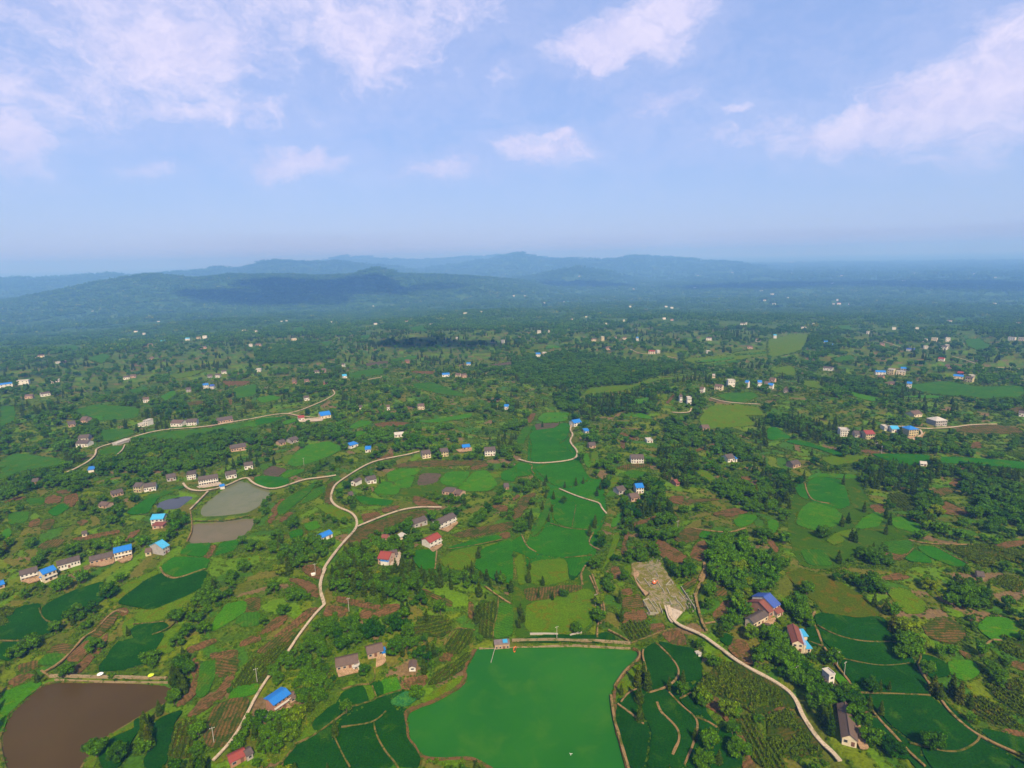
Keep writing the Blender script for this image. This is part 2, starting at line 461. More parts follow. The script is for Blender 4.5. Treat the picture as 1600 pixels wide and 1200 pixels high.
# ------------------------------------------------------------------ land use, read off the photograph
# class letter, outline [, @ two points giving the direction of crop rows]
FIELDS = """
v G 100,1060 85,860 130,740 210,600 240,480 120,400 100,330 110,100 360,80 350,180 420,320 480,430 560,440 590,650 530,790 520,900 440,1000 370,1080
u D 240,300 680,320 850,580 1000,780 1240,1010 1500,1170 1540,1240 900,1240 780,1060 620,880 520,760 330,480
u C 765,505 830,452 1100,505 1110,690 1120,850 1210,970 1160,1200 690,1200 605,860 640,770 720,745 785,640
u B 500,750 720,665 850,640 870,850 950,1130 940,1200 150,1200 240,1070 480,820
w I 170,500 300,410 560,430 620,560 740,640 960,740 880,800 560,880 420,1000 200,980 120,760
w F 820,450 830,390 1040,365 1340,380 1510,390 1600,370 1600,440 1500,500 1280,520 900,540 740,520
w C 0,150 90,20 350,-10 470,60 500,300 430,400 100,420 20,400
r E 1010,985 1090,930 1310,935 1290,995 1180,1045 1060,1058
r A 690,230 860,100 950,62 1050,97 1210,47 1200,130 1100,190 900,270 760,250
y A 640,220 720,130 900,50 930,60 800,140 690,225
y A 780,280 900,275 1100,195 1170,170 1160,220 1000,310 850,350 800,330
r A 260,250 420,170 600,110 620,170 600,220 420,290 330,350 250,310
r A 0,400 0,350 110,260 230,240 235,310 320,370 310,400 170,440 0,450
r A 0,470 150,470 170,500 60,570 0,560
m A 0,260 100,270 120,300 0,380
r A 580,590 690,450 760,440 960,402 900,500 840,560 720,600 590,610
r A 770,390 800,365 950,350 990,380 880,410 790,425
y A 930,420 1080,360 1050,430 1000,500 920,500
l A 1230,380 1330,240 1440,230 1430,290 1350,340 1250,390
s A 390,550 500,450 530,460 510,500 460,560
s A 1030,820 1110,720 1140,640 1110,590 1130,530 1180,600 1190,660 1150,730 1080,810
s A 1100,885 1190,780 1260,750 1340,640 1370,640 1310,760 1200,850 1120,890
s A 1230,510 1380,500 1390,540 1240,540
o A 1240,550 1390,545 1370,640 1270,640
m A 1360,725 1430,610 1500,540 1530,690 1480,710 @ 1370,720 1440,610
l A 1340,790 1370,730 1510,710 1500,760
o A 1190,980 1260,840 1340,800 1460,790 1430,900 1340,1060 1230,1080
m A 990,1130 1030,960 1060,930 1140,925 1130,1020 1110,1140 @ 1000,1130 1055,940
r A 845,1200 900,1000 920,920 1070,850 1010,950 960,1200
r A 600,1200 590,1140 640,1040 800,970 800,900 830,930 800,990 750,1070 700,1200
y A 490,1180 600,1040 760,930 900,830 910,860 800,940 640,1040 580,1110 540,1200
l A 0,860 0,770 180,690 240,690 130,790 40,870 0,1000
s A 50,690 140,640 200,650 90,710
o A 100,600 200,570 230,590 130,640
s A 410,620 540,500 560,510 500,590 430,640
s A 550,500 600,430 630,400 620,440 570,520
o A 530,400 640,300 690,310 640,380 560,430
s A 690,270 740,265 750,300 700,300
o A 270,530 330,470 440,480 400,530
g A 220,580 270,530 390,530 340,580
y A 720,380 750,300 780,310 770,400 740,420
g A 1180,560 1250,550 1250,640 1200,760 1150,760
s A 1090,480 1250,430 1270,440 1110,500
s A 1400,460 1500,420 1530,450 1420,475
o A 1420,250 1440,215 1520,200 1520,270 1450,290
g A 1380,350 1430,300 1520,290 1520,360 1420,370
r B 500,770 560,740 620,705 660,790 580,825 510,835
y B 620,705 680,700 700,760 660,790
r B 690,700 730,670 745,740 700,740
l B 735,670 820,640 850,710 755,740
r B 330,940 400,880 480,820 510,830 480,890 400,960 350,980
y B 240,1060 310,960 350,985 330,1010 250,1050
r B 150,1200 240,1080 340,1040 450,1040 500,1110 540,1200
r B 490,930 560,880 700,800 750,850 690,920 510,955
r B 480,980 690,935 690,990 740,1090 810,1200 560,1200 500,1090
r B 700,920 770,850 860,850 870,1000 920,1080 960,1140 940,1200 830,1190 740,1070
t B 790,780 870,730 930,730 930,770 880,805 800,800
m B 920,390 960,310 1060,295 1140,310 1140,350 1080,390 1000,390 @ 930,385 1130,320
m B 1110,450 1180,350 1270,360 1250,420 1180,490 1120,480 @ 1120,480 1200,350
m B 1000,680 1080,600 1170,550 1250,480 1240,550 1170,610 1060,670 @ 1020,680 1240,500
m B 1310,390 1325,230 1410,225 1390,410 @ 1340,400 1355,230
g B 1400,330 1430,230 1500,240 1500,400 1400,410
s B 1070,530 1110,480 1150,490 1130,530
s B 850,660 1000,620 980,680 870,710
s B 395,300 420,250 540,265 520,300 450,315
s B 600,320 640,260 840,240 830,280 680,320
s B 190,90 280,100 360,140 360,200 330,190 280,140
s B 270,20 340,10 380,40 370,90 340,85 280,50
s B 0,430 120,320 190,310 140,370
s B 100,440 240,330 310,270 370,265 280,340 150,430
s B 470,195 560,215 720,250 720,275 600,250 480,220
m B 0,590 60,530 200,470 250,400 270,390 190,520 60,690 0,700 @ 0,700 190,510
o B 0,520 100,450 230,400 200,460 60,525
y B 970,790 1050,720 1200,640 1220,650 1150,720 1000,770
o B 980,150 1050,190 1150,220 1140,240 1010,190
s B 1245,290 1250,220 1270,225 1270,300
g B 640,1190 720,1160 900,1190 900,1230 640,1230
r C 780,560 775,510 830,455 900,520 960,600 970,650 910,700 830,740 800,690 785,620
r C 860,450 930,470 1060,500 1100,600 1100,680 1000,690 985,640 960,560 900,490
r C 640,830 680,770 730,745 740,790 720,840 720,900 690,890
r C 610,870 640,860 770,960 800,1020 780,1110 760,1200 690,1200 630,1040
r C 765,810 800,770 870,745 880,760 845,820 870,890 930,940 975,1010 960,1080 910,1200 800,1200 830,1050 820,970 780,900
r C 860,820 880,780 920,770 980,840 1070,915 1090,960 1050,1080 1000,1200 930,1200 985,1060 985,980 930,920 870,870
r C 990,810 1045,770 1110,840 1100,890 1050,870
r C 1100,930 1150,950 1200,970 1160,1080 1100,1180 1020,1200 1070,1090
r C 1150,1200 1190,1100 1240,960 1290,970 1330,1100 1340,1200
m C 1070,750 1180,640 1200,580 1310,590 1420,650 1500,690 1640,800 1660,850 1560,840 1500,870 1400,880 1300,800 1200,770
m C 1310,910 1400,905 1500,1100 1500,1200 1440,1170 1380,1050 @ 1320,920 1460,1180
y C 80,350 90,240 300,200 440,150 480,200 490,300 430,370 330,405 200,410 110,390
y G 130,950 330,935 365,1060 230,1095 110,1085
r C 340,100 330,0 430,-20 400,50 360,100
o C 70,150 350,130 420,140 300,195 90,220
r C 110,430 270,412 360,420 480,420 560,400 600,420 600,450 0,437
m C 640,360 700,340 790,340 810,400 700,440 @ 655,355 710,440
s C 650,350 660,280 760,260 790,310 700,345
o C 650,275 660,210 740,180 770,255
s C 800,350 880,340 890,380 810,400
s C 880,400 960,380 1010,420 1020,470 930,450
s C 570,90 590,20 620,20 640,80
s C 645,160 690,150 700,180 650,185
y C 650,20 790,10 780,90 800,150 750,150 700,80
s C 1180,300 1250,220 1290,225 1260,280 1200,340
o C 1170,150 1240,130 1250,190 1190,190
o C 1010,130 1080,85 1070,120 1010,160
r C 1220,450 1250,415 1290,440 1270,490
s C 1270,500 1310,450 1370,460 1410,600 1350,580
s C 1110,820 1160,770 1210,800 1270,930 1330,1040 1300,960 1200,870
s C 1280,920 1310,940 1390,1130 1420,1200 1350,1200 1340,1080
y C 610,740 720,590 750,600 720,680 690,700 640,790
y C 1160,540 1210,510 1250,570 1190,580
n D 100,60 200,40 380,100 530,180 640,280 650,310 500,330 330,300 290,230 200,170
r D 280,310 330,300 540,330 670,320 740,450 560,463 400,428 290,360
r D 300,390 400,440 600,475 740,475 830,580 740,600 620,600 450,560 340,470
r D 430,580 620,610 830,600 960,760 700,763 530,750 450,640
r D 570,780 950,785 1060,900 1230,1020 1200,1080 1060,1110 900,1070 700,930 620,830
r D 570,910 640,920 780,1070 830,1150 700,1110 620,1020
r D 900,1095 1060,1125 1240,1060 1500,1180 1560,1240 1000,1240
r D 250,300 280,400 310,480 240,480 230,380
l D 380,640 420,660 510,760 440,740
r D 880,590 910,540 1040,590 1060,650 960,680
y D 690,160 800,150 920,230 900,290 800,290
o D 910,370 1020,320 1110,350 1160,420 1080,470 950,440
l D 1230,380 1290,320 1430,330 1500,380 1500,420 1350,480
l D 1060,580 1200,580 1240,640 1150,690 1080,660
m D 1170,780 1260,790 1380,880 1500,980 1300,930 1190,860 @ 1180,790 1400,930
m D 1300,740 1400,750 1500,800 1500,900 1400,850 @ 1300,740 1500,880
m D 1380,430 1500,480 1500,570 1340,490
m D 1390,720 1460,680 1500,700 1500,770
s D 1110,510 1190,540 1170,560
s D 1410,590 1460,575 1520,600 1520,635
m D 1330,120 1370,80 1500,130 1450,165 @ 1340,130 1450,160
s D 660,90 760,60 830,80 740,100
m D 0,900 130,870 200,930 330,1110 100,1130 0,1050
m D 0,1060 60,1110 90,1200 0,1200 @ 0,1080 70,1200
s D 0,860 80,835 150,870 20,895
s D 1370,980 1500,990 1500,1010 1390,1000
r D 1240,980 1400,1010 1560,1060 1560,1120 1380,1080
r E 1130,910 1180,850 1320,830 1280,920
s E 1275,930 1310,860 1345,840 1330,890 1305,930
s E 1375,880 1395,830 1410,835 1390,880
r E 1345,910 1380,830 1500,810 1460,880
r E 800,640 920,560 1000,540 950,600 930,650 820,660
g E 890,550 1130,480 1150,490 960,560
s E 270,560 330,535 390,550 370,585 290,590
s E 400,550 470,520 490,560 450,610 410,590
s E 180,710 240,680 250,720 190,735
o E 250,740 290,690 340,690 310,750
s E 480,710 520,690 550,700 520,725
s E 450,810 600,780 740,755 750,770 600,800 480,820
s E 780,830 820,770 880,755 830,800
o E 240,860 300,820 410,810 380,850 280,870
g E 160,560 280,550 260,600 200,600
r E 300,640 380,590 440,610 350,670
l E 0,790 50,740 70,780 20,820
g E 60,650 180,640 170,700 60,720
g E 0,330 100,270 400,310 390,350 150,380 0,440
o E 0,380 50,350 80,360 30,400
g E 630,130 800,120 850,150 700,200 640,190
g E 830,170 1000,145 1300,120 1600,70 1600,100 1300,150 1080,200 1000,190
g E 620,260 720,230 770,230 740,280 640,280
l E 1510,100 1590,80 1620,85 1600,110
s E 350,510 450,500 440,520 370,525
s E 0,590 90,550 180,545 80,570
l F 240,280 330,220 450,200 550,240 440,300 250,360 200,340
y F 160,300 230,280 240,320 190,350
l F 160,420 200,380 310,375 250,410 190,430
f F 40,400 100,350 190,375 150,420 80,425
r F 0,430 60,425 200,430 200,460 100,482 0,468
g F 130,600 180,550 240,520 330,480 380,450 330,520 250,580 150,650
s F 100,600 160,540 180,550 110,640
g F 280,590 370,500 430,470 420,520 360,560
o F 430,580 450,470 500,440 470,500 470,590
y F 370,600 470,600 570,650 600,680 540,700 430,640
r F 210,770 280,750 290,790 220,810
s F 70,680 130,600 140,610 90,700
s F 140,680 200,630 230,640 170,690
l F 300,720 380,700 400,740 330,760
s F 660,660 760,640 780,670 680,705
s F 790,620 900,600 850,640 790,640
s F 990,540 1060,560 1160,605 1010,600 980,570
y F 740,780 830,720 850,740 800,780
o F 640,745 750,705 900,655 1040,632 1080,650 900,700 760,780 580,860 550,850
l F 740,510 800,445 900,490 880,530 760,530
r F 620,540 740,560 860,570 830,600 660,590
l F 830,450 820,400 900,370 1030,375 990,410 860,450
l F 860,460 990,412 960,490 900,490
f F 1010,470 1030,400 1160,400 1120,460 1040,475
l F 1150,450 1200,390 1340,390 1280,480 1180,470
l F 1270,490 1370,390 1440,380 1510,470 1450,510 1290,510
y F 1450,400 1530,385 1530,420 1470,430
r F 1530,400 1620,360 1620,450 1540,440
o F 820,360 1000,320 1430,320 1440,340 1000,360
s F 1340,360 1440,340 1450,350 1350,380
r F 980,930 1000,880 1130,880 1120,1000 1030,1000
y F 1160,940 1250,880 1380,850 1370,930 1330,1000 1240,1000 1180,980
r F 1200,870 1350,820 1500,790 1540,810 1380,848 1230,880
r F 1370,980 1420,870 1600,810 1600,1090 1480,1060 1400,1010
s F 1520,780 1580,765 1585,800 1540,805
o F 1210,790 1330,750 1600,700 1600,740 1350,800
l F 570,170 640,140 700,140 640,165 600,180
l F 580,110 650,70 730,75 700,100 600,120
s F 740,90 840,75 970,85 900,105 760,105
l F 1000,75 1100,65 1350,20 1340,50 1100,85
s F 750,310 860,270 850,300 770,320
r F 0,60 160,50 200,35 100,80 0,100
l F 160,80 240,55 250,75 180,95
s F 1470,600 1560,600 1580,630 1530,640
r G 130,230 110,160 150,130 350,110 340,180 280,220 370,270 400,300 300,325 120,325
g G 30,200 70,120 130,100 90,170 60,230
f G 145,90 300,85 260,115 190,135 155,130
r G 0,370 50,330 120,350 115,410 0,420
r G 140,360 370,330 420,330 470,440 400,470 330,490 240,460 180,400
r G 330,510 440,470 560,430 530,520 500,570 400,540
r G 260,600 350,580 500,590 560,610 580,650 540,720 480,750 390,750 270,700
r G 140,830 220,730 300,740 470,760 470,830 510,880 430,925 330,925 140,900 90,850
r G 0,880 0,830 60,790 80,840 150,900 130,940 60,900
r G 345,930 500,920 400,1040 370,1040
y G 20,920 60,900 90,1080 50,1100
g G 120,800 180,690 220,560 240,570 220,680 150,780
o G 0,640 70,540 150,520 100,600 20,700
s G 0,560 40,530 50,545 10,570
y G 600,460 650,420 690,430 660,470 610,490
g G 660,410 760,380 850,400 800,430 700,425
o G 610,370 760,340 880,350 750,370
y G 580,980 650,770 680,780 620,920 560,1010
l G 620,740 640,680 700,640 660,720
s G 760,710 860,680 920,655 900,680 800,720 770,735
s G 690,850 720,760 730,770 700,850 725,880 690,910
s G 900,850 920,810 1000,860 1100,930 1060,965 940,920
o G 1010,800 1100,740 1180,760 1160,810 1060,840
r G 1170,800 1190,765 1255,775 1240,810
s G 1110,920 1160,830 1250,810 1190,950
s G 1260,650 1400,615 1480,640 1350,670 1270,665
l G 1390,700 1440,660 1530,665 1500,710 1420,740
s G 980,560 1010,540 1075,545 1060,590 1000,580
o G 1080,570 1250,560 1300,560 1080,595
s G 1430,420 1490,420 1480,445 1440,435
s G 1490,460 1540,440 1545,480
y G 1150,390 1200,375 1270,430 1230,450
s G 1105,265 1260,210 1270,225 1130,270
s G 670,150 700,145 780,185 750,190
s G 675,220 690,185 705,210 700,250
l G 440,300 470,270 490,340 480,370
y G 490,350 500,270 530,260 540,340
l G 160,60 200,20 360,20 340,70 200,85
o G 210,50 250,30 350,35 330,55
s G 90,90 110,30 150,20 120,80
r I 250,460 310,420 450,440 480,500 510,600 440,625 280,580 250,520
r I 160,480 220,460 250,570 200,540
l I 200,640 260,580 390,600 460,660 440,720 300,760 180,720
l I 540,750 600,680 680,640 720,680 680,730
y I 370,820 440,770 560,740 500,800 420,850
g I 200,880 350,880 400,980 250,970
r I 100,200 200,190 460,270 460,300 300,240
y I 330,300 480,290 640,290 540,330 400,350
r I 650,280 720,280 1000,285 1030,335 860,350 720,310
r I 1060,300 1200,300 1600,330 1650,375 1350,350 1070,335
r I 0,120 40,110 150,180 90,190 0,190
m I 760,530 850,530 930,600 870,640 780,590 @ 780,540 880,630
s I 640,600 720,590 720,640 680,650
s I 1080,640 1110,570 1200,620 1260,650 1150,660
s I 1130,470 1180,430 1220,440 1190,480
o I 1010,510 1130,490 1180,500 1080,545
g I 730,830 880,820 910,870 830,910 750,890
s I 720,910 800,890 860,900 830,940 740,930
r I 860,940 920,880 1000,930 1020,960 900,950
r I 930,865 1040,860 1250,980 1150,980 1000,920
m I 1080,860 1240,850 1450,860 1600,900 1600,970 1450,930 1350,990 1180,900
m I 1420,1060 1500,1040 1600,1090 1500,1100
s I 1420,850 1500,830 1620,820 1620,840 1480,865
l I 760,690 850,670 960,730 930,770 800,740
s I 1260,210 1330,200 1330,240 1270,240
o I 1150,130 1300,90 1550,110 1600,150 1300,150
l I 0,700 40,690 70,730 20,780
s I 0,830 30,820 60,870 50,900
s I 570,260 620,250 720,275 610,270
l I 240,440 300,400 540,410 560,430 460,430 310,415
g J 470,1080 600,1050 870,1070 860,1130 650,1150 500,1110
l J 570,1130 640,1120 640,1150
g J 340,700 420,670 500,690 450,720
g J 540,760 640,730 700,745 640,800
g J 0,1060 90,1060 100,1150 0,1190
g J 800,960 900,935 940,950 850,985
g J 1460,950 1600,920 1600,990 1480,1010
s J 1380,900 1570,900 1560,920 1420,940
s J 1420,1060 1440,1010 1450,1040 1430,1065
y J 1040,870 1200,840 1280,830 1240,860 1100,890
y J 0,990 60,985 50,1005 0,1005
l J 1000,1000 1080,960 1100,980 1040,1030
o J 1160,1040 1260,1025 1280,1040 1180,1055
g K 570,870 640,840 790,820 800,860 600,890
f K 680,790 830,775 820,795 690,810
s K 970,840 1120,840 1120,855 980,855
g K 960,570 1040,550 1080,590 980,590
g K 390,660 480,650 450,690
g K 640,625 720,610 700,640
g K 220,590 270,560 310,570 260,610
g K 980,920 1100,910 1200,950 1330,1000 1200,990 1000,950
g K 840,770 1000,740 1010,760 860,780
f K 1460,800 1600,780 1600,800 1480,810
l K 0,1010 100,990 160,1010 40,1040
y L 1070,760 1370,740 1400,720 1600,700 1600,740 1380,780 1100,790
y L 1120,800 1300,780 1380,800 1200,810
y L 440,990 480,950 640,930 740,930 860,890 1090,870 1080,880 900,900 760,940 650,970 480,980
l L 760,1020 850,1005 850,1030 780,1050
l L 740,1120 820,1100 880,1140 800,1130
y L 1170,1140 1250,1050 1530,1060 1580,1120 1450,1110 1530,1180 1200,1200
g L 1280,990 1500,970 1540,1000 1440,1040 1330,1020
s L 960,1040 1010,985 1020,990 975,1045
y L 930,990 980,980 960,1030
l L 210,690 290,680 300,695 220,700
y L 320,260 420,255 400,272 330,275
y M 0,640 150,610 260,610 220,700 150,730 0,760
y M 0,830 150,800 190,870 100,860
y M 200,900 300,900 350,950 250,940
g M 440,555 520,555 520,580 450,585
g M 1230,640 1330,635 1400,690 1320,710 1250,690
g M 860,930 1100,900 1350,940 1600,930 1600,1000 1300,1010 1000,980
l L 1150,778 1380,752 1380,764 1160,790
g L 1410,735 1600,720 1600,729 1400,744
g L 1250,792 1420,770 1430,780 1270,802
l M 830,1000 1000,990 1110,1000 1000,1010
o M 1500,1080 1600,1060 1600,1120
g M 1180,510 1250,505 1260,525 1190,530
g M 400,760 520,740 540,770 430,790
l M 480,960 600,990 700,1010 660,1030 560,1010
""".strip().split('\n')

# concrete lanes: width in metres, centre line
ROADS = """
2.6 A 1250,1165 1345,1065 1400,985 1450,890 1500,790 B 65,685 125,605 190,525 250,430 300,365 350,300 400,250
3.6 B 400,250 395,225 376,170 380,100 415,20 F 410,1030 450,960 510,880 560,820 620,760 635,715 620,670 580,640 510,615 470,580 468,540 490,480 520,455
3.2 F 520,455 600,400 690,345 780,315 950,285 1020,265
3.2 F 635,735 720,700 820,660 930,625 1030,612 1160,615
3.4 E 1145,465 1165,495 1210,515 1300,515 1400,490 1480,455 1550,435 1570,460 1640,480 1700,490 1780,475 1900,440 2000,430 2100,415
3.0 E 1300,520 1250,570 1190,630
3.6 E 420,395 470,375 560,325 600,285 600,245 700,215 800,185 930,145 1050,125 1180,118 1330,105 1480,75 1600,55 1700,35 1800,25 1870,45 2000,55
3.2 K 190,1110 270,1090 370,1050 440,1020 500,985 480,960
3.8 C 915,255 930,320 980,365 1100,415 1200,490 1300,570 1400,630 1500,680 1600,740 1660,800 1700,900 1750,980 1810,1060 1880,1120 1920,1170
3.4 G 40,315 130,340 250,335 370,320 408,300 408,260 375,225 360,195 385,160 360,130 380,80
2.4 G 295,500 400,545 500,575 550,590 560,620 590,655
3.4 I 750,105 850,110 990,125 1050,120 1150,115 1250,100 1350,95 1430,95
3.4 I 950,130 970,160 900,190
3.6 M 720,655 780,675 830,690
3.6 M 900,695 990,705
3.6 M 1150,750 1230,770 1310,800
3.6 M 1340,825 1450,815 1600,830
3.2 L 1240,1010 1340,1040 1550,1050
3.6 L 740,705 800,735 900,735
3.6 L 970,750 1030,762
5.0 M 1060,445 1180,437 1300,435
3.2 L 1000,1100 1060,1105 1115,1100 1120,1075
3.2 K 700,895 760,885 800,875
2.4 E 730,290 770,255 780,225
"""
TRACKS = """
2.0 G 1200,960 1210,1030 1160,1100 C 1135,10 1130,90 1080,160 1075,220 1100,290 1110,350 1140,400
1.3 G 510,770 475,835 500,860 550,880
1.3 C 455,80 500,180 535,260 500,360 500,430
1.3 C 470,70 510,185 550,260 520,350
1.3 A 240,625 290,655
1.6 A 260,630 330,590 400,530 490,430 560,400 640,310 690,275 740,295
0.9 A 940,40 990,85 1050,93 1130,63 1210,38
0.9 A 230,270 245,320 290,355 380,350
0.9 A 0,458 160,464
0.8 A 780,360 860,355 960,345
0.8 A 890,415 1000,380 1130,240
0.9 B 500,740 600,700 680,692 700,640 690,600
0.9 B 680,700 705,760 690,770
0.9 B 690,925 700,990 740,1080 820,1180 840,1220
0.8 B 500,960 690,927 760,850
1.0 B 225,1070 330,1020 400,970 500,890 560,840
0.8 B 455,1010 490,1090 550,1200
1.1 B 130,1200 230,1080
1.0 B 510,835 580,828 660,795 750,745 850,715
1.0 B 830,640 855,710
1.1 B 1420,200 1415,290 1390,350 1390,410
1.2 B 1340,140 1410,190 1500,240
0.9 B 1100,440 1160,340 1240,350 1280,360
1.2 C 845,455 930,540 975,610 980,650 950,700 880,740 800,765
1.2 C 730,740 670,770 640,820
1.6 C 580,770 590,850 600,920 640,1060 680,1200 700,1260
1.2 C 600,720 650,640 700,585 745,550 750,510 730,490
1.2 C 620,830 700,890 770,950
1.5 C 850,820 870,880 930,930 980,990 980,1050 940,1130
1.3 C 920,760 990,840 1080,910 1090,980 1060,1080 1010,1190
1.2 C 1080,910 1140,930 1200,970
1.2 C 985,800 1050,765
1.3 C 565,385 640,420 700,460
1.0 C 700,460 830,405 960,372
1.4 C 770,500 765,530 780,600 790,660
1.3 C 1130,360 1190,350
1.4 D 250,340 275,290
1.3 D 255,340 290,400 320,490
0.7 D 290,370 400,432 560,468 750,468
1.4 D 330,500 420,630 520,760 640,910 760,1040 820,1110 920,1200
1.0 D 520,763 700,770 950,780
0.5 D 430,562 620,605 740,605 830,590
1.1 D 560,895 640,912
1.5 D 880,600 920,680 1000,785 1060,870 1150,960 1240,1020 1360,1080 1480,1130
1.1 D 830,1060 950,1090 1060,1117 1160,1100 1230,1050 1240,1020
1.1 D 890,520 900,560 875,605
0.7 D 240,465 320,490
1.4 D 1270,490 1310,450 1370,460
1.2 I 230,465 240,510 275,575 390,592
1.3 I 880,820 1000,845 1280,850
1.0 I 1040,860 1150,920 1250,970
0.9 I 910,870 860,920 830,940
1.2 G 60,785 90,860 150,895
0.7 G 330,930 500,915
0.8 G 240,715 350,748 470,755
0.6 G 400,600 375,740
1.5 G 440,1100 430,1030 460,980
1.2 G 110,345 130,350 120,385 140,405
1.2 F 1130,890 1120,1000
0.8 F 1190,880 1380,850 1540,815
1.2 E 1000,995 1020,1030 1060,1060 1120,1057 1280,1000
1.2 E 1190,640 1200,700 1200,760 1170,830
1.0 E 1200,700 1350,690 1460,672 1560,645
1.0 E 1060,640 1040,690
1.2 G 1120,745 1290,770 1380,770 1460,745
1.0 G 1010,640 1050,690 1040,740
1.5 G 1050,65 1080,90 1120,105
1.0 K 560,1000 700,960
"""
# concrete or beaten-earth yards
YARDS = """
x S 230,235 480,190 690,180 800,310 880,400 900,520 1060,680 1160,900 1060,990 960,960 830,1010 770,880 690,1000 560,990 430,800 560,720 420,600 310,470
e O 444,1117 450,1101 457,1108 453,1118
c O 411,1124 413,1112 422,1112 418,1126
e O 529,1058 526,1049 560,1041 560,1048
e O 587,1039 588,1026 600,1021 603,1029 598,1034
e O 1190,978 1204,968 1212,966 1214,982 1206,984
c O 609,889 610,876 624,863 627,866 624,884
e O 672,860 674,852 690,850 692,853 677,864
e O 688,828 700,824 714,815 716,818 700,832
c C 890,250 960,275 1000,290 960,330 935,345 915,320
w S 480,200 680,190 760,330 700,360 540,340
w S 560,660 640,690 780,720 900,780 1000,840 1090,950 960,900 860,880 760,860 700,760 620,710
w S 640,460 700,470 760,560 740,620 700,640 600,600 590,520
e S 300,290 400,380 330,480 440,620 540,680 480,720 360,560 300,420
e O 1275,1080 1288,1083 1306,1076 1308,1073 1300,1070
e O 1336,1115 1346,1140 1358,1172 1344,1172 1338,1160
e O 33,909 60,901 64,907 46,913
e O 140,884 178,874 180,880 160,886
e O 183,877 208,869 207,876 190,881
c E 1230,490 1380,465 1390,480 1250,500
c O 466,660 478,655 506,654 504,658
e F 1250,255 1350,240 1350,260 1270,270
e O 1416,684 1438,682 1446,675 1440,686 1428,690
"""

# ------------------------------------------------------------------ materials
MATS = {}


def new_mat(name):
    m = bpy.data.materials.new(name)
    m.use_nodes = True
    m.node_tree.nodes.clear()
    t = NT(m.node_tree)
    return m, t


def finish(t, col, rough=0.9, spec=0.15, normal=None):
    b = t.node('ShaderNodeBsdfPrincipled')
    t.set(b.inputs['Base Color'], col if not isinstance(col, tuple) else (*col, 1)[:4])
    t.set(b.inputs['Roughness'], rough)
    b.inputs['Specular IOR Level'].default_value = spec
    if normal is not None:
        t.l.new(normal, b.inputs['Normal'])
    o = t.node('ShaderNodeOutputMaterial', i_Surface=b.outputs[0])
    return b


def bump(t, h, strength=0.5, dist=0.3):
    n = t.node('ShaderNodeBump')
    n.inputs['Strength'].default_value = strength
    n.inputs['Distance'].default_value = dist
    t.l.new(h, n.inputs['Height'])
    return n.outputs[0]


def pos_of(t):
    return t.node('ShaderNodeNewGeometry').outputs['Position']


def mat_crop(name, a, b, c=None, big=18.0, mid=3.0, fine=0.45, spread=0.3, amt=0.3, bumpd=0.25, furrow=0.0):
    """a crop: two tones in broad drifts, a third in patches, leafy grain; each field a little different"""
    m, t = new_mat(name)
    p = pos_of(t)
    oi = t.node('ShaderNodeObjectInfo')
    n1 = t.noise(p, 1 / big, 3, 0.6)
    n2 = t.noise(p, 1 / mid, 3, 0.6)
    n3 = t.noise(p, 1 / fine, 2, 0.6)
    f = t.maprange(t.math('ADD', t.math('MULTIPLY', n1, 0.7), t.math('MULTIPLY', n2, 0.3)), 0.5 - spread / 2, 0.5 + spread / 2)
    f = t.math('ADD', t.math('MULTIPLY', f, 0.7), t.math('MULTIPLY', oi.outputs['Random'], 0.3))
    col = t.mix(f, a, b)
    if c:
        n4 = t.noise(p, 1 / (big * 0.45), 4, 0.65, 0.6)
        col = t.mix(t.maprange(n4, 0.60 - amt * 0.25, 0.74 - amt * 0.25), col, c)
    if furrow:
        vr = t.node('ShaderNodeVectorRotate', rotation_type='Z_AXIS', i_Vector=t.vmath('ADD', p, t.vmath('SCALE', t.noise(p, .12, 2, .5, out=1), 1.4)), i_Angle=t.math('MULTIPLY', oi.outputs['Random'], 37.0))
        wv = t.node('ShaderNodeTexWave', bands_direction='X', i_Scale=.22, i_Distortion=1.0)
        t.l.new(vr.outputs[0], wv.inputs['Vector'])
        col = t.mix(t.math('MULTIPLY', t.math('POWER', wv.outputs['Fac'], 1.5), furrow), col, tuple(x * .42 for x in a) if name in ('soil', 'fallow') else (.012, .040, .002))
    gr = t.maprange(n3, 0.25, 0.75, 0.62, 1.38, smooth=False)
    vm = t.node('ShaderNodeVectorMath', operation='SCALE')
    t.l.new(col, vm.inputs[0])
    t.l.new(gr, vm.inputs['Scale'])
    finish(t, vm.outputs[0], 1.0, 0.0, bump(t, n3, 0.7, bumpd))
    MATS[name] = m
    return m


def mat_plain(name, a, b=None, scale=1.0, rough=0.8, spec=0.2, fine=0.25, bumps=0.0, dirt=None):
    m, t = new_mat(name)
    tcn = t.node('ShaderNodeTexCoord').outputs['Object']
    if b is None:
        b = tuple(x * 0.75 for x in a)
    n = t.noise(tcn, 1 / scale, 4, 0.6)
    col = t.mix(t.maprange(n, 0.3, 0.7), a, b)
    if dirt:
        n5 = t.noise(tcn, 0.9, 5, 0.7, 0.5)
        col = t.mix(t.maprange(n5, 0.5, 0.72, 0, 0.75), col, dirt)
    nf = t.noise(tcn, 1 / fine, 2, 0.5)
    finish(t, col, rough, spec, bump(t, nf, 0.4, bumps) if bumps else None)
    MATS[name] = m
    return m


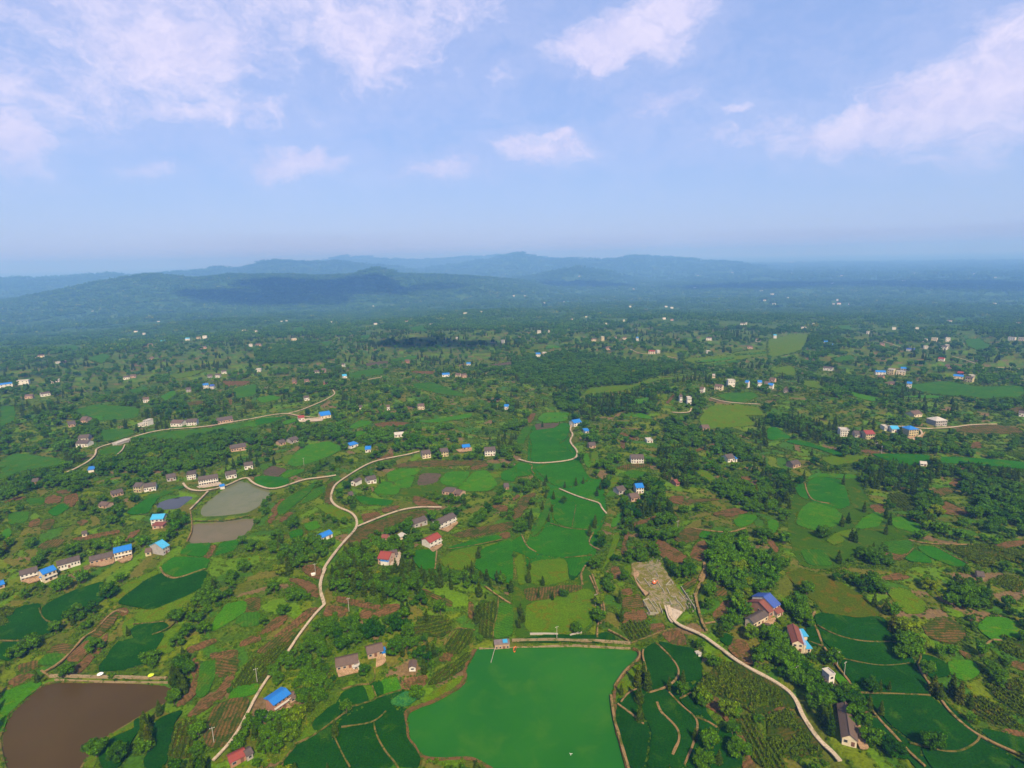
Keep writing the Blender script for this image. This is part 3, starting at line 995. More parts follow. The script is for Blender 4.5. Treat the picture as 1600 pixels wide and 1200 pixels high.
def mat_roof(name, a, b, rib=0.0, rough=0.6, spec=0.3):
    """roof sheets or tiles: courses running up the slope, weathered in streaks"""
    m, t = new_mat(name)
    tcn = t.node('ShaderNodeTexCoord').outputs['Object']
    n = t.noise(t.vmath('MULTIPLY', tcn, (1.0, 0.35, 0.35)), 1.1, 4, 0.65)
    oi = t.node('ShaderNodeObjectInfo')
    col = t.mix(t.maprange(n, 0.3, 0.72), a, b)
    col = t.mix(t.math('MULTIPLY', oi.outputs['Random'], 0.35), col, b)
    nd = t.noise(t.vmath('MULTIPLY', tcn, (1.6, .5, .5)), .8, 5, .7, .4)
    col = t.mix(t.maprange(nd, .52, .74, 0, .55), col, (.075, .05, .035))
    wv = t.node('ShaderNodeTexWave', bands_direction='X', i_Scale=rib if rib else 1.2)
    t.l.new(tcn, wv.inputs['Vector'])
    col = t.mix(t.math('MULTIPLY', wv.outputs['Fac'], 0.22), col, tuple(x * 0.55 for x in a))
    finish(t, col, rough, spec, bump(t, wv.outputs['Fac'], 0.6, 0.06))
    MATS[name] = m
    return m


mat_crop('rice', (.0035, .030, .0008), (.0080, .050, .0012), (.022, .062, .001), 22, 4, .5, .35, .15, .25, .22)
mat_crop('rice_light', (0.0120, 0.0768, 0.0012), (0.0216, 0.1080, 0.0014), (.042, .098, .001), 20, 4, .5, .35, .25, .25, .25)
mat_crop('green_crop', (0.0200, 0.0775, 0.0025), (0.0375, 0.1100, 0.0025), (.062, .095, .002), 14, 3, .6, .35, .3, .25, .35)
mat_crop('grass', (0.0682, 0.1122, 0.0006), (0.0440, 0.0990, 0.0006), (.080, .082, .001), 12, 3, .55, .4, .35)
mat_crop('grass_soft', (.036, .075, .0007), (.024, .066, .0007), (.066, .076, .001), 14, 3, .55, .4, .3)
mat_crop('meadow', (.050, .064, .001), (.036, .062, .001), (.078, .056, .003), 12, 3, .55, .4, .4)
mat_crop('lime', (0.0384, 0.1248, 0.0010), (0.0240, 0.0984, 0.0010), (.066, .115, .001), 12, 3, .5, .4, .3)
mat_crop('maize', (.034, .046, .002), (.019, .040, .0015), (.062, .050, .006), 9, 1.6, .6, .4, .5, .5, .6)
mat_crop('olive', (.052, .054, .005), (.030, .048, .003), (.110, .060, .020), 8, 1.8, .6, .4, .75, .4, .7)
mat_crop('soil', (.145, .075, .030), (.105, .054, .020), (.045, .050, .006), 6, 1.5, .6, .5, .55, .3, .55)
mat_crop('soil_bank', (.125, .066, .024), (.09, .052, .02), (.05, .062, .008), 5, 1.2, .4, .5, .5, .3)
mat_crop('fallow', (.085, .060, .040), (.060, .046, .030), (.042, .052, .014), 8, 2.0, .6, .5, .3, .2)
mat_crop('lotus', (.022, .110, .030), (.013, .085, .018), (.036, .13, .016), 4, 1.2, .7, .5, .5, .8)
mat_crop('track', (.215, .138, .062), (.155, .100, .040), (.06, .064, .008), 6, 1.2, .4, .5, .5, .1)
mat_crop('bund', (.155, .108, .036), (.082, .074, .014), (.034, .056, .004), 5, 1.5, .4, .5, .6, .1)
mat_crop('concrete_lane', (.37, .29, .20), (.31, .24, .165), (.20, .155, .09), 14, 2.2, .5, .5, .35, .03)
mat_crop('yard_concrete', (.38, .305, .23), (.31, .25, .19), (.24, .18, .12), 6, 1.5, .4, .5, .3, .03)
mat_crop('yard_earth', (.31, .195, .112), (.25, .16, .09), (.17, .115, .055), 5, 1.3, .4, .5, .4, .05)
mat_crop('waste', (.225, .178, .112), (.155, .135, .060), (.078, .095, .006), 5, 1.3, .4, .5, .55, .2)
mat_crop('site', (.085, .100, .003), (.125, .100, .028), (.19, .15, .09), 6, 1.4, .4, .4, .55, .2)
mat_crop('stone_bank', (.26, .19, .11), (.18, .135, .07), (.08, .085, .015), 5, 0.9, .35, .5, .4, .2)

WALLS = {'white': (0.56, 0.52, 0.45), 'cream': (0.54, 0.44, 0.3), 'pink': (0.4056, 0.2652, 0.1872), 'brick': (0.3120, 0.1560, 0.0975), 'grey': (0.3276, 0.2964, 0.2652),
         'yellow': (.42, .35, .20), 'mud': (0.3588, 0.2418, 0.1560)}
for k, c in WALLS.items():
    mat_plain('wall_' + k, c, tuple(x * .86 for x in c), 2.5, .85, .15, .2, .0, dirt=tuple(x * .55 for x in c))
mat_roof('roof_blue', (0.0066, 0.1265, 0.4400), (0.0193, 0.1595, 0.4510), 2.2, .45, .4)
mat_roof('roof_cyan', (0.0372, 0.2976, 0.5208), (0.0620, 0.3224, 0.5084), 2.2, .45, .4)
mat_roof('roof_navy', (0.0245, 0.0595, 0.2520), (0.0350, 0.0770, 0.2940), 2.2, .45, .4)
mat_roof('roof_ice', (0.2380, 0.3780, 0.5740), (0.2940, 0.4060, 0.5740), 2.2, .45, .4)
mat_roof('roof_grey', (0.0638, 0.0493, 0.0452), (0.0986, 0.0754, 0.0667), 1.3, .85, .15)
mat_roof('roof_brown', (0.0930, 0.0608, 0.0484), (0.1240, 0.0837, 0.0651), 1.3, .85, .15)
mat_roof('roof_red', (0.2380, 0.0420, 0.0280), (0.1890, 0.0385, 0.0315), 1.5, .7, .25)
mat_roof('roof_maroon', (0.1500, 0.0450, 0.0338), (0.1875, 0.0638, 0.0450), 1.5, .75, .2)
mat_roof('roof_dull', (0.2025, 0.1575, 0.1425), (0.1500, 0.1162, 0.1050), 0.6, .85, .15)
mat_roof('roof_pale', (0.4125, 0.3750, 0.3300), (0.3450, 0.3150, 0.2775), 0.6, .85, .15)
mat_plain('glass', (.020, .022, .028), (.035, .036, .04), 2, .25, .5)
mat_plain('frame', (0.354, 0.326, 0.299), None, 2)
mat_plain('door_wood', (.15, .07, .045), None, 2)
mat_plain('pole', (0.354, 0.326, 0.286), None, 1)
mat_plain('bark', (.09, .065, .045), (.06, .045, .03), .6, .95, .1, .1)
mat_plain('stone', (0.299, 0.265, 0.224), (.33, .29, .24), 1.2, .9, .15, .2)
mat_plain('foundation', (0.272, 0.245, 0.190), (.24, .22, .14), 1.2, .9, .1, .2)
mat_plain('rubble', (0.177, 0.150, 0.116), (.18, .155, .12), 1.2, .95, .1, .2)
mat_plain('orange_paint', (.75, .18, .02), (.65, .10, .02), .7, .5, .4)
mat_plain('red_paint', (.55, .05, .03), None, .7, .5, .4)
mat_plain('white_paint', (.75, .73, .70), None, .7, .5, .4)
mat_plain('lime_cloth', (.50, .62, .03), None, .7, .7, .2)
mat_plain('dark_iron', (.05, .045, .04), None, .7, .6, .4)


def mat_water(name, a, b, rough=0.12, spec=0.25, shore=None, sc=60.0):
    m, t = new_mat(name)
    p = pos_of(t)
    n = t.noise(p, 1 / sc, 3, 0.55)
    n2 = t.noise(p, 1 / (sc * .18), 4, 0.6, 0.4)
    col = t.mix(t.maprange(n, 0.35, 0.65), a, b)
    if shore:
        col = t.mix(t.maprange(n2, 0.46, 0.74, 0, .7), col, shore)
    w1 = t.noise(p, 1.6, 2, 0.5)
    w2 = t.noise(p, 0.22, 2, 0.5)
    finish(t, col, rough, spec, bump(t, t.math('ADD', w1, w2), 0.12, 0.05))
    MATS[name] = m


mat_water('water_green', (0.0098, 0.0805, 0.0046), (0.0172, 0.1012, 0.0046), .22, .06, (.030, .104, .005), 70.0)
mat_water('water_brown', (.047, .028, .0055), (.058, .035, .008), .25, .05, (.052, .034, .007))
mat_water('water_dark', (.022, .025, .026), (.030, .032, .034), .10, .3)
mat_water('water_grey', (.090, .098, .038), (.110, .108, .046), .2, .10, (.075, .090, .028), 40)
mat_water('water_mud', (.115, .090, .042), (.100, .082, .036), .25, .08, (.09, .08, .03), 30)


def mat_leaf(name, a, b, c, trans=0.10):
    """foliage: hue differs from tree to tree and from clump to clump"""
    m, t = new_mat(name)
    p = pos_of(t)
    oi = t.node('ShaderNodeObjectInfo')
    at = t.node('ShaderNodeAttribute', attribute_name='tone')
    n1 = t.noise(p, 1 / 45.0, 2, 0.5)
    f = t.math('ADD', t.math('MULTIPLY', oi.outputs['Random'], 0.65), t.math('MULTIPLY', t.maprange(n1, .35, .65), 0.35))
    col = t.ramp(f, [(0.0, a), (0.5, b), (0.85, b), (1.0, c)])
    gr = t.math('ADD', 0.30, t.math('MULTIPLY', at.outputs['Fac'], 1.5))  # tone brings painted core shade and lighter clump tops into the leaf colour
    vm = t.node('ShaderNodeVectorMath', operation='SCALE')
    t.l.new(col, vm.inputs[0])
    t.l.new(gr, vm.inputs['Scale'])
    d = t.node('ShaderNodeBsdfDiffuse', i_Color=vm.outputs[0])
    tr = t.node('ShaderNodeBsdfTranslucent', i_Color=vm.outputs[0])
    mx = t.node('ShaderNodeMixShader', i_0=trans, i_1=d.outputs[0], i_2=tr.outputs[0])
    t.node('ShaderNodeOutputMaterial', i_Surface=mx.outputs[0])
    MATS[name] = m


mat_leaf('leaf_broad', (0.0095, 0.0440, 0.0008), (0.0400, 0.0950, 0.0010), (0.1053, 0.1350, 0.0012))
mat_leaf('leaf_conifer', (0.0128, 0.0365, 0.0010), (0.0338, 0.0580, 0.0009), (0.0756, 0.0743, 0.0020))
mat_leaf('leaf_bamboo', (0.0200, 0.0725, 0.0010), (0.0450, 0.1125, 0.0010), (0.0900, 0.1400, 0.0012))
mat_leaf('leaf_bush', (0.0182, 0.0572, 0.0008), (0.0585, 0.1066, 0.0010), (0.1300, 0.1365, 0.0020))
mat_leaf('leaf_far', (0.0140, 0.0630, 0.0010), (0.0490, 0.1155, 0.0010), (0.1435, 0.1750, 0.0020))
mat_leaf('leaf_maize', (0.0312, 0.0624, 0.0010), (0.0528, 0.0816, 0.0015), (0.1020, 0.0936, 0.0050))


def mat_ground():
    m, t = new_mat('ground')
    p = pos_of(t)
    wr = t.vmath('SCALE', t.vmath('SUBTRACT', t.noise(p, 1 / 30.0, 3, 0.6, out=1), (0.5, 0.5, 0.5)), 26.0)
    pw = t.vmath('ADD', p, wr)
    pw = t.vmath('MULTIPLY', pw, (0.72, 1.28, 0.0))
    n1 = t.noise(p, 1 / 7.0, 5, 0.65)
    n2 = t.noise(p, 1 / 1.1, 3, 0.6)
    n0 = t.noise(p, 1 / 60.0, 3, 0.6)
    scrub = t.ramp(t.math('ADD', t.math('MULTIPLY', n1, .7), t.math('MULTIPLY', n0, .3)),
                   [(.30, (0.0164, 0.0475, 0.0008)), (.45, (0.0393, 0.0778, 0.0017)), (.55, (0.0672, 0.1000, 0.0024)), (.64, (0.1024, 0.0942, 0.0082)), (.74, (0.1393, 0.0819, 0.0287))])
    pa = t.node('ShaderNodeAttribute', attribute_name='plot')
    col = t.mix(pa.outputs['Alpha'], scrub, pa.outputs['Color'])
    gr = t.maprange(n2, .25, .75, .6, 1.4, smooth=False)
    vm = t.node('ShaderNodeVectorMath', operation='SCALE')
    t.l.new(col, vm.inputs[0])
    t.l.new(gr, vm.inputs['Scale'])
    # far off the plots are too small to tell apart: woodland green
    ln = t.vmath('LENGTH', p)
    fr = t.maprange(ln, 1100.0, 2600.0)
    wood = t.ramp(t.noise(p, 1 / 90.0, 6, 0.7), [(.30, (0.0131, 0.0475, 0.0033)), (.5, (0.0262, 0.0696, 0.0033)), (.60, (0.0451, 0.0942, 0.0041)), (.68, (0.0655, 0.0942, 0.0082)), (.78, (0.1065, 0.0901, 0.0328))])
    colf = t.mix(fr, vm.outputs[0], wood)
    finish(t, colf, .95, .05, bump(t, t.math('ADD', n2, n1), .8, .5))
    MATS['ground'] = m


mat_ground()

# ------------------------------------------------------------------ mesh helpers
ORDER = [0]


def link(o, parent=None):
    COL.objects.link(o)
    if parent is not None:
        o.parent = parent
    return o


def mesh_obj(name, verts, faces, mat, parent=None, smooth=False, kind=None):
    me = bpy.data.meshes.new(name)
    me.from_pydata([tuple(v) for v in verts], [], [tuple(f) for f in faces])
    if smooth:
        me.shade_smooth()
    for mm in (mat if isinstance(mat, (list, tuple)) else [mat]):
        me.materials.append(MATS[mm])
    o = link(bpy.data.objects.new(name, me), parent)
    if kind:
        o['kind'] = kind
    return o


def big_mesh(name, V, F):
    """quick mesh from arrays; F is (n,3) or (n,4)"""
    me = bpy.data.meshes.new(name)
    V = np.asarray(V, np.float32)
    F = np.asarray(F, np.int32)
    k = F.shape[1]
    me.vertices.add(len(V))
    me.vertices.foreach_set('co', V.ravel())
    me.loops.add(F.size)
    me.loops.foreach_set('vertex_index', F.ravel())
    me.polygons.add(len(F))
    me.polygons.foreach_set('loop_start', np.arange(0, F.size, k, dtype=np.int32))
    me.polygons.foreach_set('loop_total', np.full(len(F), k, np.int32))
    me.update(calc_edges=True)
    return me


class MB:
    def __init__(s):
        s.v, s.f = [], []

    def box(s, x0, x1, y0, y1, z0, z1):
        b = len(s.v)
        s.v += [(x0, y0, z0), (x1, y0, z0), (x1, y1, z0), (x0, y1, z0), (x0, y0, z1), (x1, y0, z1), (x1, y1, z1), (x0, y1, z1)]
        s.f += [tuple(b + i for i in q) for q in ((3, 2, 1, 0), (4, 5, 6, 7), (0, 1, 5, 4), (1, 2, 6, 5), (2, 3, 7, 6), (3, 0, 4, 7))]
        return s

    def slab(s, quad, th):
        """a plate: four corners (top), thickness downwards along its normal"""
        q = [Vector(p) for p in quad]
        n = (q[1] - q[0]).cross(q[3] - q[0]).normalized()
        if n.z < 0:
            n = -n
        b = len(s.v)
        s.v += [tuple(p) for p in q] + [tuple(p - n * th) for p in q]
        s.f += [tuple(b + i for i in g) for g in ((0, 1, 2, 3), (7, 6, 5, 4), (0, 4, 5, 1), (1, 5, 6, 2), (2, 6, 7, 3), (3, 7, 4, 0))]
        return s

    def prism(s, poly, axis, a, b_):
        """polygon (2-D) extruded along axis 'x' or 'y' from a to b"""
        n, b = len(poly), len(s.v)
        for t in (a, b_):
            for (u, z) in poly:
                s.v.append((t, u, z) if axis == 'x' else (u, t, z))
        s.f += [tuple(b + i for i in range(n)), tuple(b + n + i for i in reversed(range(n)))]
        for i in range(n):
            j = (i + 1) % n
            s.f.append((b + i, b + n + i, b + n + j, b + j))
        return s

    def tube(s, p, q, r0, r1, n=8, cap=True):
        p, q = Vector(p), Vector(q)
        d = (q - p).normalized()
        a = d.orthogonal().normalized()
        c = d.cross(a)
        b = len(s.v)
        for (pt, r) in ((p, r0), (q, r1)):
            for i in range(n):
                t = 2 * math.pi * i / n
                s.v.append(tuple(pt + a * (math.cos(t) * r) + c * (math.sin(t) * r)))
        for i in range(n):
            j = (i + 1) % n
            s.f.append((b + i, b + j, b + n + j, b + n + i))
        if cap:
            s.f += [tuple(b + i for i in reversed(range(n))), tuple(b + n + i for i in range(n))]
        return s

    def build(s, name, mat, parent=None, kind=None, smooth=False):
        return mesh_obj(name, s.v, s.f, mat, parent, smooth, kind)


def empty(name, loc, rz=0.0, label=None, cat=None, group=None):
    o = bpy.data.objects.new(name, None)
    o.empty_display_size = 0.5
    o.location = loc
    o.rotation_euler = (0, 0, rz)
    link(o)
    if label:
        o['label'] = label
    if cat:
        o['category'] = cat
    if group:
        o['group'] = group
    return o


def tag(o, label, cat, group=None):
    o['label'] = label
    o['category'] = cat
    if group:
        o['group'] = group
    return o


# ------------------------------------------------------------------ land-use raster (1 m cells) for the planting
RX0, RY0, RW, RH = -1750, 60, 3500, 1900
MASK = np.zeros((RH, RW), np.uint8)      # 1 field 2 lane/track 3 water 4 house or yard
HEADROOM = np.zeros((RH, RW), np.uint8)


def paint(poly, val, grow=0.0):
    lo = np.floor(poly.min(0) - grow - 1).astype(int)
    hi = np.ceil(poly.max(0) + grow + 1).astype(int)
    x0, x1 = max(lo[0], RX0), min(hi[0], RX0 + RW)
    y0, y1 = max(lo[1], RY0), min(hi[1], RY0 + RH)
    if x1 <= x0 or y1 <= y0:
        return
    X, Y = np.meshgrid(np.arange(x0, x1) + .5, np.arange(y0, y1) + .5)
    m = inside(poly, X, Y)
    if grow:
        m |= seg_dist(poly, X, Y) < grow
    sub = MASK[y0 - RY0:y1 - RY0, x0 - RX0:x1 - RX0]
    sub[m & (sub < val)] = val


def paint_line(line, val, w):
    for a, b in zip(line[:-1], line[1:]):
        lo = np.floor(np.minimum(a, b) - w - 1).astype(int)
        hi = np.ceil(np.maximum(a, b) + w + 1).astype(int)
        x0, x1 = max(lo[0], RX0), min(hi[0], RX0 + RW)
        y0, y1 = max(lo[1], RY0), min(hi[1], RY0 + RH)
        if x1 <= x0 or y1 <= y0:
            continue
        X, Y = np.meshgrid(np.arange(x0, x1) + .5, np.arange(y0, y1) + .5)
        m = seg_dist(np.array([a, b]), X, Y, False) < w
        sub = MASK[y0 - RY0:y1 - RY0, x0 - RX0:x1 - RX0]
        sub[m & (sub < val)] = val


def mask_at(x, y):
    ix = np.clip((x - RX0).astype(int), 0, RW - 1)
    iy = np.clip((y - RY0).astype(int), 0, RH - 1)
    out = MASK[iy, ix]
    off = (x < RX0) | (x >= RX0 + RW) | (y < RY0) | (y >= RY0 + RH)
    return np.where(off, 0, out)


def swell(p, d):
    """push an outline outwards by d metres"""
    a = 0.5 * np.sum(p[:, 0] * np.roll(p[:, 1], -1) - np.roll(p[:, 0], -1) * p[:, 1])
    t = np.roll(p, -1, 0) - np.roll(p, 1, 0)
    n = np.stack([t[:, 1], -t[:, 0]], 1) * (1 if a > 0 else -1)
    return p + n / (np.hypot(n[:, 0], n[:, 1])[:, None] + 1e-6) * d


# ------------------------------------------------------------------ draped sheets
def resample(p, step, closed=True):
    q = np.vstack([p, p[:1]]) if closed else p
    L = np.r_[0, np.cumsum(np.hypot(*np.diff(q, axis=0).T))]
    n = max(4 if closed else 2, int(round(L[-1] / step)) + (0 if closed else 1))
    s = np.linspace(0, L[-1], n, endpoint=not closed)
    return np.stack([np.interp(s, L, q[:, 0]), np.interp(s, L, q[:, 1])], 1)


def sheet(name, poly, mat, lift, step=None, skirt=0.5, kind='structure', jit=0.0):
    """a field or yard: outline filled with a fine net, laid on the terrain, with a cut edge"""
    dist = float(np.hypot(*poly.mean(0)))
    step = step or max(1.2, dist / 190.0)
    b = resample(poly, step)
    if jit:
        b = b + np.stack([vnoise(b[:, 0] / 3.1, b[:, 1] / 3.1, 77) - .5, vnoise(b[:, 0] / 3.1, b[:, 1] / 3.1, 78) - .5], 1) * 2 * jit
    g = step * 2.2
    lo, hi = b.min(0), b.max(0)
    X, Y = np.meshgrid(np.arange(lo[0] + g / 2, hi[0], g), np.arange(lo[1] + g / 2, hi[1], g))
    X, Y = X.ravel(), Y.ravel()
    ins = inside(b, X, Y)
    X, Y = X[ins], Y[ins]
    if len(X):
        far = seg_dist(b, X, Y) > g * .45
        X, Y = X[far], Y[far]
    n = len(b)
    pts = [Vector(p) for p in b] + [Vector((x, y)) for x, y in zip(X, Y)]
    vs, es, fs, ov, oe, of = delaunay_2d_cdt(pts, [], [list(range(n))], 1, 1e-4)
    V = np.array([(v.x, v.y) for v in vs])
    Z = hgt(V[:, 0], V[:, 1]) + lift
    verts = [(x, y, z) for (x, y), z in zip(V, Z)]
    faces = [tuple(f) for f in fs]
    # outer edge loop -> skirt
    cnt = {}
    for f in faces:
        for i in range(len(f)):
            e = (f[i], f[(i + 1) % len(f)])
            k = (min(e), max(e))
            cnt[k] = None if k in cnt else e
    low = {}
    for e in [e for e in cnt.values() if e]:
        for v in e:
            if v not in low:
                low[v] = len(verts)
                verts.append((verts[v][0], verts[v][1], verts[v][2] - skirt))
        faces.append((e[1], e[0], low[e[0]], low[e[1]]))
    return mesh_obj(name, verts, faces, mat, None, False, kind)


def ribbon(name, line, width, mat, lift, th=0.4, kind='structure', wob=0.12):
    dist = float(np.hypot(*line.mean(0)))
    step = max(1.0, dist / 230.0)
    c = resample(line, step, False)
    d = np.gradient(c, axis=0)
    d /= np.hypot(d[:, 0], d[:, 1])[:, None] + 1e-9
    nrm = np.stack([-d[:, 1], d[:, 0]], 1)
    w = width / 2 * (1 + wob * 2 * (vnoise(c[:, 0] / 4, c[:, 1] / 4, 4) - .5))
    w2 = width / 2 * (1 + wob * 2 * (vnoise(c[:, 0] / 4, c[:, 1] / 4, 8) - .5))
    Lp, Rp = c + nrm * w[:, None], c - nrm * w2[:, None]
    z = np.maximum(hgt(c[:, 0], c[:, 1]), np.maximum(hgt(Lp[:, 0], Lp[:, 1]), hgt(Rp[:, 0], Rp[:, 1]))) + lift
    k = np.ones(5) / 5
    if len(z) > 6:
        z = np.maximum(z, np.convolve(np.pad(z, 2, mode='edge'), k, 'valid'))
    n = len(c)
    V = np.vstack([np.c_[Lp, z], np.c_[c, z + .03], np.c_[Rp, z], np.c_[Lp, z - th], np.c_[Rp, z - th]])
    F = []
    for i in range(n - 1):
        F += [(i, i + 1, n + i + 1, n + i), (n + i, n + i + 1, 2 * n + i + 1, 2 * n + i),
              (3 * n + i, 3 * n + i + 1, i + 1, i), (2 * n + i, 2 * n + i + 1, 4 * n + i + 1, 4 * n + i)]
    F += [(0, n, 2 * n, 4 * n, 3 * n), (n - 1, 4 * n - 1, 5 * n - 1, 3 * n - 1, 2 * n - 1)]
    return mesh_obj(name, V, F, mat, None, False, kind)


def wall_along(name, line, width, z0, z1, mat, label=None, cat=None, kind=None):
    """a straight-sided wall following a line, from z0 to z1 above the ground"""
    c = resample(line, 2.0, False)
    d = np.gradient(c, axis=0)
    d /= np.hypot(d[:, 0], d[:, 1])[:, None] + 1e-9
    nrm = np.stack([-d[:, 1], d[:, 0]], 1) * width / 2
    z = hgt(c[:, 0], c[:, 1])
    n = len(c)
    L, R_ = c + nrm, c - nrm
    V = np.vstack([np.c_[L, z + z0], np.c_[L, z + z1], np.c_[R_, z + z1], np.c_[R_, z + z0]])
    F = []
    for i in range(n - 1):
        for k in range(4):
            a, b = k * n, ((k + 1) % 4) * n
            F.append((a + i, a + i + 1, b + i + 1, b + i))
    F += [(0, n, 2 * n, 3 * n), (4 * n - 1, 3 * n - 1, 2 * n - 1, n - 1)]
    o = mesh_obj(name, V, F, mat, None, False, kind)
    if label:
        tag(o, label, cat)
    return o


# ------------------------------------------------------------------ ground, ponds, fields, lanes
def parse_lines(txt):
    out = []
    for ln in txt.strip().split('\n'):
        w, rest = ln.split(' ', 1)
        out.append((w, rest))
    return out


CLS = {'r': ('rice_field', 'rice', .42), 'g': ('crop_field', 'green_crop', .34), 'y': ('grass_field', 'grass', .22), 'l': ('crop_field', 'lime', .36),
       'm': ('maize_field', 'maize', .30), 'o': ('crop_field', 'olive', .24), 's': ('bare_field', 'soil', .14), 'f': ('fallow_field', 'fallow', .10), 't': ('lotus_pond', 'lotus', .5), 'v': ('valley_field', 'rice_light', .05), 'w': ('grass_field', 'grass_soft', .05), 'u': ('valley_field', 'rice', .05), 'n': ('meadow', 'meadow', .22)}
FIELD_POLYS = []
ROW_FIELDS = []
fields_px = []
for ln in FIELDS:
    cls, rest = ln.split(' ', 1)
    body, rows = (rest.split('@') + [None])[:2]
    fields_px.append((cls, body, rows))
_fw_polys = unproject_many([pixels(b) for _, b, _ in fields_px])
for (cls, body, rows), w in zip(fields_px, _fw_polys):
    FIELD_POLYS.append((cls, swell(chaikin(w, True, 2, .13), .55)))
    if rows is not None:
        ROW_FIELDS.append((len(FIELD_POLYS) - 1, pixels(body.split()[0] + ' ' + rows)))
ROW_FIELDS = [(i, w) for (i, _), w in zip(ROW_FIELDS, unproject_many([p for _, p in ROW_FIELDS]))]
for cls, w in FIELD_POLYS:
    paint(w, 1)
_pl = parse_lines(ROADS)
ROAD_LINES = [(float(w), chaikin(u, False, 3)) for (w, t), u in zip(_pl, unproject_many([pixels(t) for w, t in _pl]))]
_pl = parse_lines(TRACKS)
TRACK_LINES = [(float(w), chaikin(u, False, 3)) for (w, t), u in zip(_pl, unproject_many([pixels(t) for w, t in _pl]))]
_pl = parse_lines(YARDS)
YARD_POLYS = [(k, u) for (k, t), u in zip(_pl, unproject_many([pixels(t) for k, t in _pl]))]
for w, l in ROAD_LINES:
    paint_line(l, 2, w / 2 + 1.0)
for w, l in TRACK_LINES:
    paint_line(l, 2, max(1.0, w / 2))
for k, w in YARD_POLYS:
    paint(w, 4)
for k, (w, lev) in POND.items():
    paint(w, 3)

# smallholders' plots on the rough ground: blocks of narrow strips, each block turned its own way
def _cells(u, v, seed):
    iu, iv = np.floor(u), np.floor(v)
    b1 = np.full(u.shape, 9.0)
    b2 = np.full(u.shape, 9.0)
    ident = np.zeros(u.shape)
    for du in (-1, 0, 1):
        for dv in (-1, 0, 1):
            cu, cv_ = iu + du, iv + dv
            px_ = cu + .12 + .76 * _hash(cu, cv_, seed)
            py_ = cv_ + .12 + .76 * _hash(cu, cv_, seed + 1)
            dd = np.maximum(np.abs(u - px_), np.abs(v - py_)) * .6 + np.hypot(u - px_, v - py_) * .4
            idn = _hash(cu, cv_, seed + 2) + cu * .0 
            near_ = dd < b1
            b2 = np.where(near_, b1, np.minimum(b2, dd))
            ident = np.where(near_, idn, ident)
            b1 = np.where(near_, dd, b1)
    return ident, b2 - b1


def parcels(x, y):
    """plot value 0..1 and nearness to its edge"""
    wx = x + (fbm(x, y, 34, 2, 201) - .5) * 22
    wy = y + (fbm(x, y, 34, 2, 207) - .5) * 22
    bid, be = _cells(wx / 62., wy / 62., 301)
    th = bid * 3.14159
    c, s = np.cos(th), np.sin(th)
    uu, vv = wx * c - wy * s, wx * s + wy * c
    pid, pe = _cells(uu / 19. + bid * 91, vv / 6.6 + bid * 57, 311)
    return pid, np.minimum(pe, be * 3)


PLOT_COL = [(.36, (0, 0, 0), 0.0), (.48, (0.0880, 0.1180, 0.0017), .9), (.60, (0.0330, 0.0900, 0.0025), 1.0), (.70, (0.0639, 0.0778, 0.0049), 1.0), (.84, (0.0680, 0.1320, 0.0015), 1.0), (.955, (0.0901, 0.0860, 0.0099), 1.0), (1.01, (0.1229, 0.0803, 0.0344), 1.0)]


def plot_crop(x, y):
    """1 where a plot is tilled and clear of scrub"""
    pid, pe = parcels(x, y)
    return (pid >= .36) & (pe > .10)


# ground: one sheet, fine in front of the camera, out to the horizon
azd = np.r_[np.linspace(-180, -56, 40)[:-1], np.linspace(-56, 56, 860), np.linspace(56, 180, 40)[1:]]
rr = [40.0]
while rr[-1] < 40000:
    r = rr[-1]
    rr.append(r + max(0.85, min(r * r / 62000.0, r * 0.022)) if r > 120 else r + 12)
rr = np.array(rr)
A, R = np.meshgrid(np.radians(azd), rr)
GX, GY = R * np.sin(A), R * np.cos(A)
GZ = hgt(GX.ravel(), GY.ravel()).reshape(GX.shape)
# the rough ground between fields is uneven and stepped; under the sheets it lies lower
mk = mask_at(GX.ravel(), GY.ravel()).reshape(GX.shape)
rough = (fbm(GX, GY, 9, 3, 31) - .5) * 1.1 * (R > 130) * sstep(3000, 1500, R)
GZ = GZ + np.where(mk == 0, rough * .8, 0) - np.where((mk == 1) | (mk == 2) | (mk == 4), .55, 0)
nr, na = GX.shape
idx = np.arange(nr * na).reshape(nr, na)
F = np.stack([idx[:-1, :-1], idx[:-1, 1:], idx[1:, 1:], idx[1:, :-1]], -1).reshape(-1, 4)
V = np.stack([GX, GY, GZ], -1).reshape(-1, 3)
V = np.vstack([V, [[0, 0, 0]]])
F = F[:, ::-1]
me = big_mesh('ground', V, F)
rf = R.ravel()
near = np.where((rf < 1700) & (rf > 120) & (np.abs(A.ravel()) < 1.0))[0]
pid, pe = parcels(GX.ravel()[near], GY.ravel()[near])
pc = np.zeros((len(V), 4), np.float32)
lo = 0.0
for hi, colr, al in PLOT_COL:
    mm_ = (pid >= lo) & (pid < hi)
    pc[near[mm_], :3] = colr
    pc[near[mm_], 3] = al
    lo = hi
pc[near, 3] *= sstep(.02, .10, pe)
at_ = me.attributes.new('plot', 'FLOAT_COLOR', 'POINT')
at_.data.foreach_set('color', pc.ravel())
me.materials.append(MATS['ground'])
me.shade_smooth()
g = link(bpy.data.objects.new('ground', me))
g['kind'] = 'structure'

for k, mname in (('green', 'water_green'), ('brown', 'water_brown'), ('dark', 'water_dark'), ('upper', 'water_grey'), ('lower', 'water_mud')):
    poly, lev = POND[k]
    c = poly.mean(0)
    big = c + (poly - c) * 1.0
    big = big + (big - c) / np.hypot(*(big - c).T)[:, None] * 1.2
    mesh_obj('pond_water', [(x, y, lev) for x, y in big], [tuple(range(len(big)))], mname, None, False, 'structure')

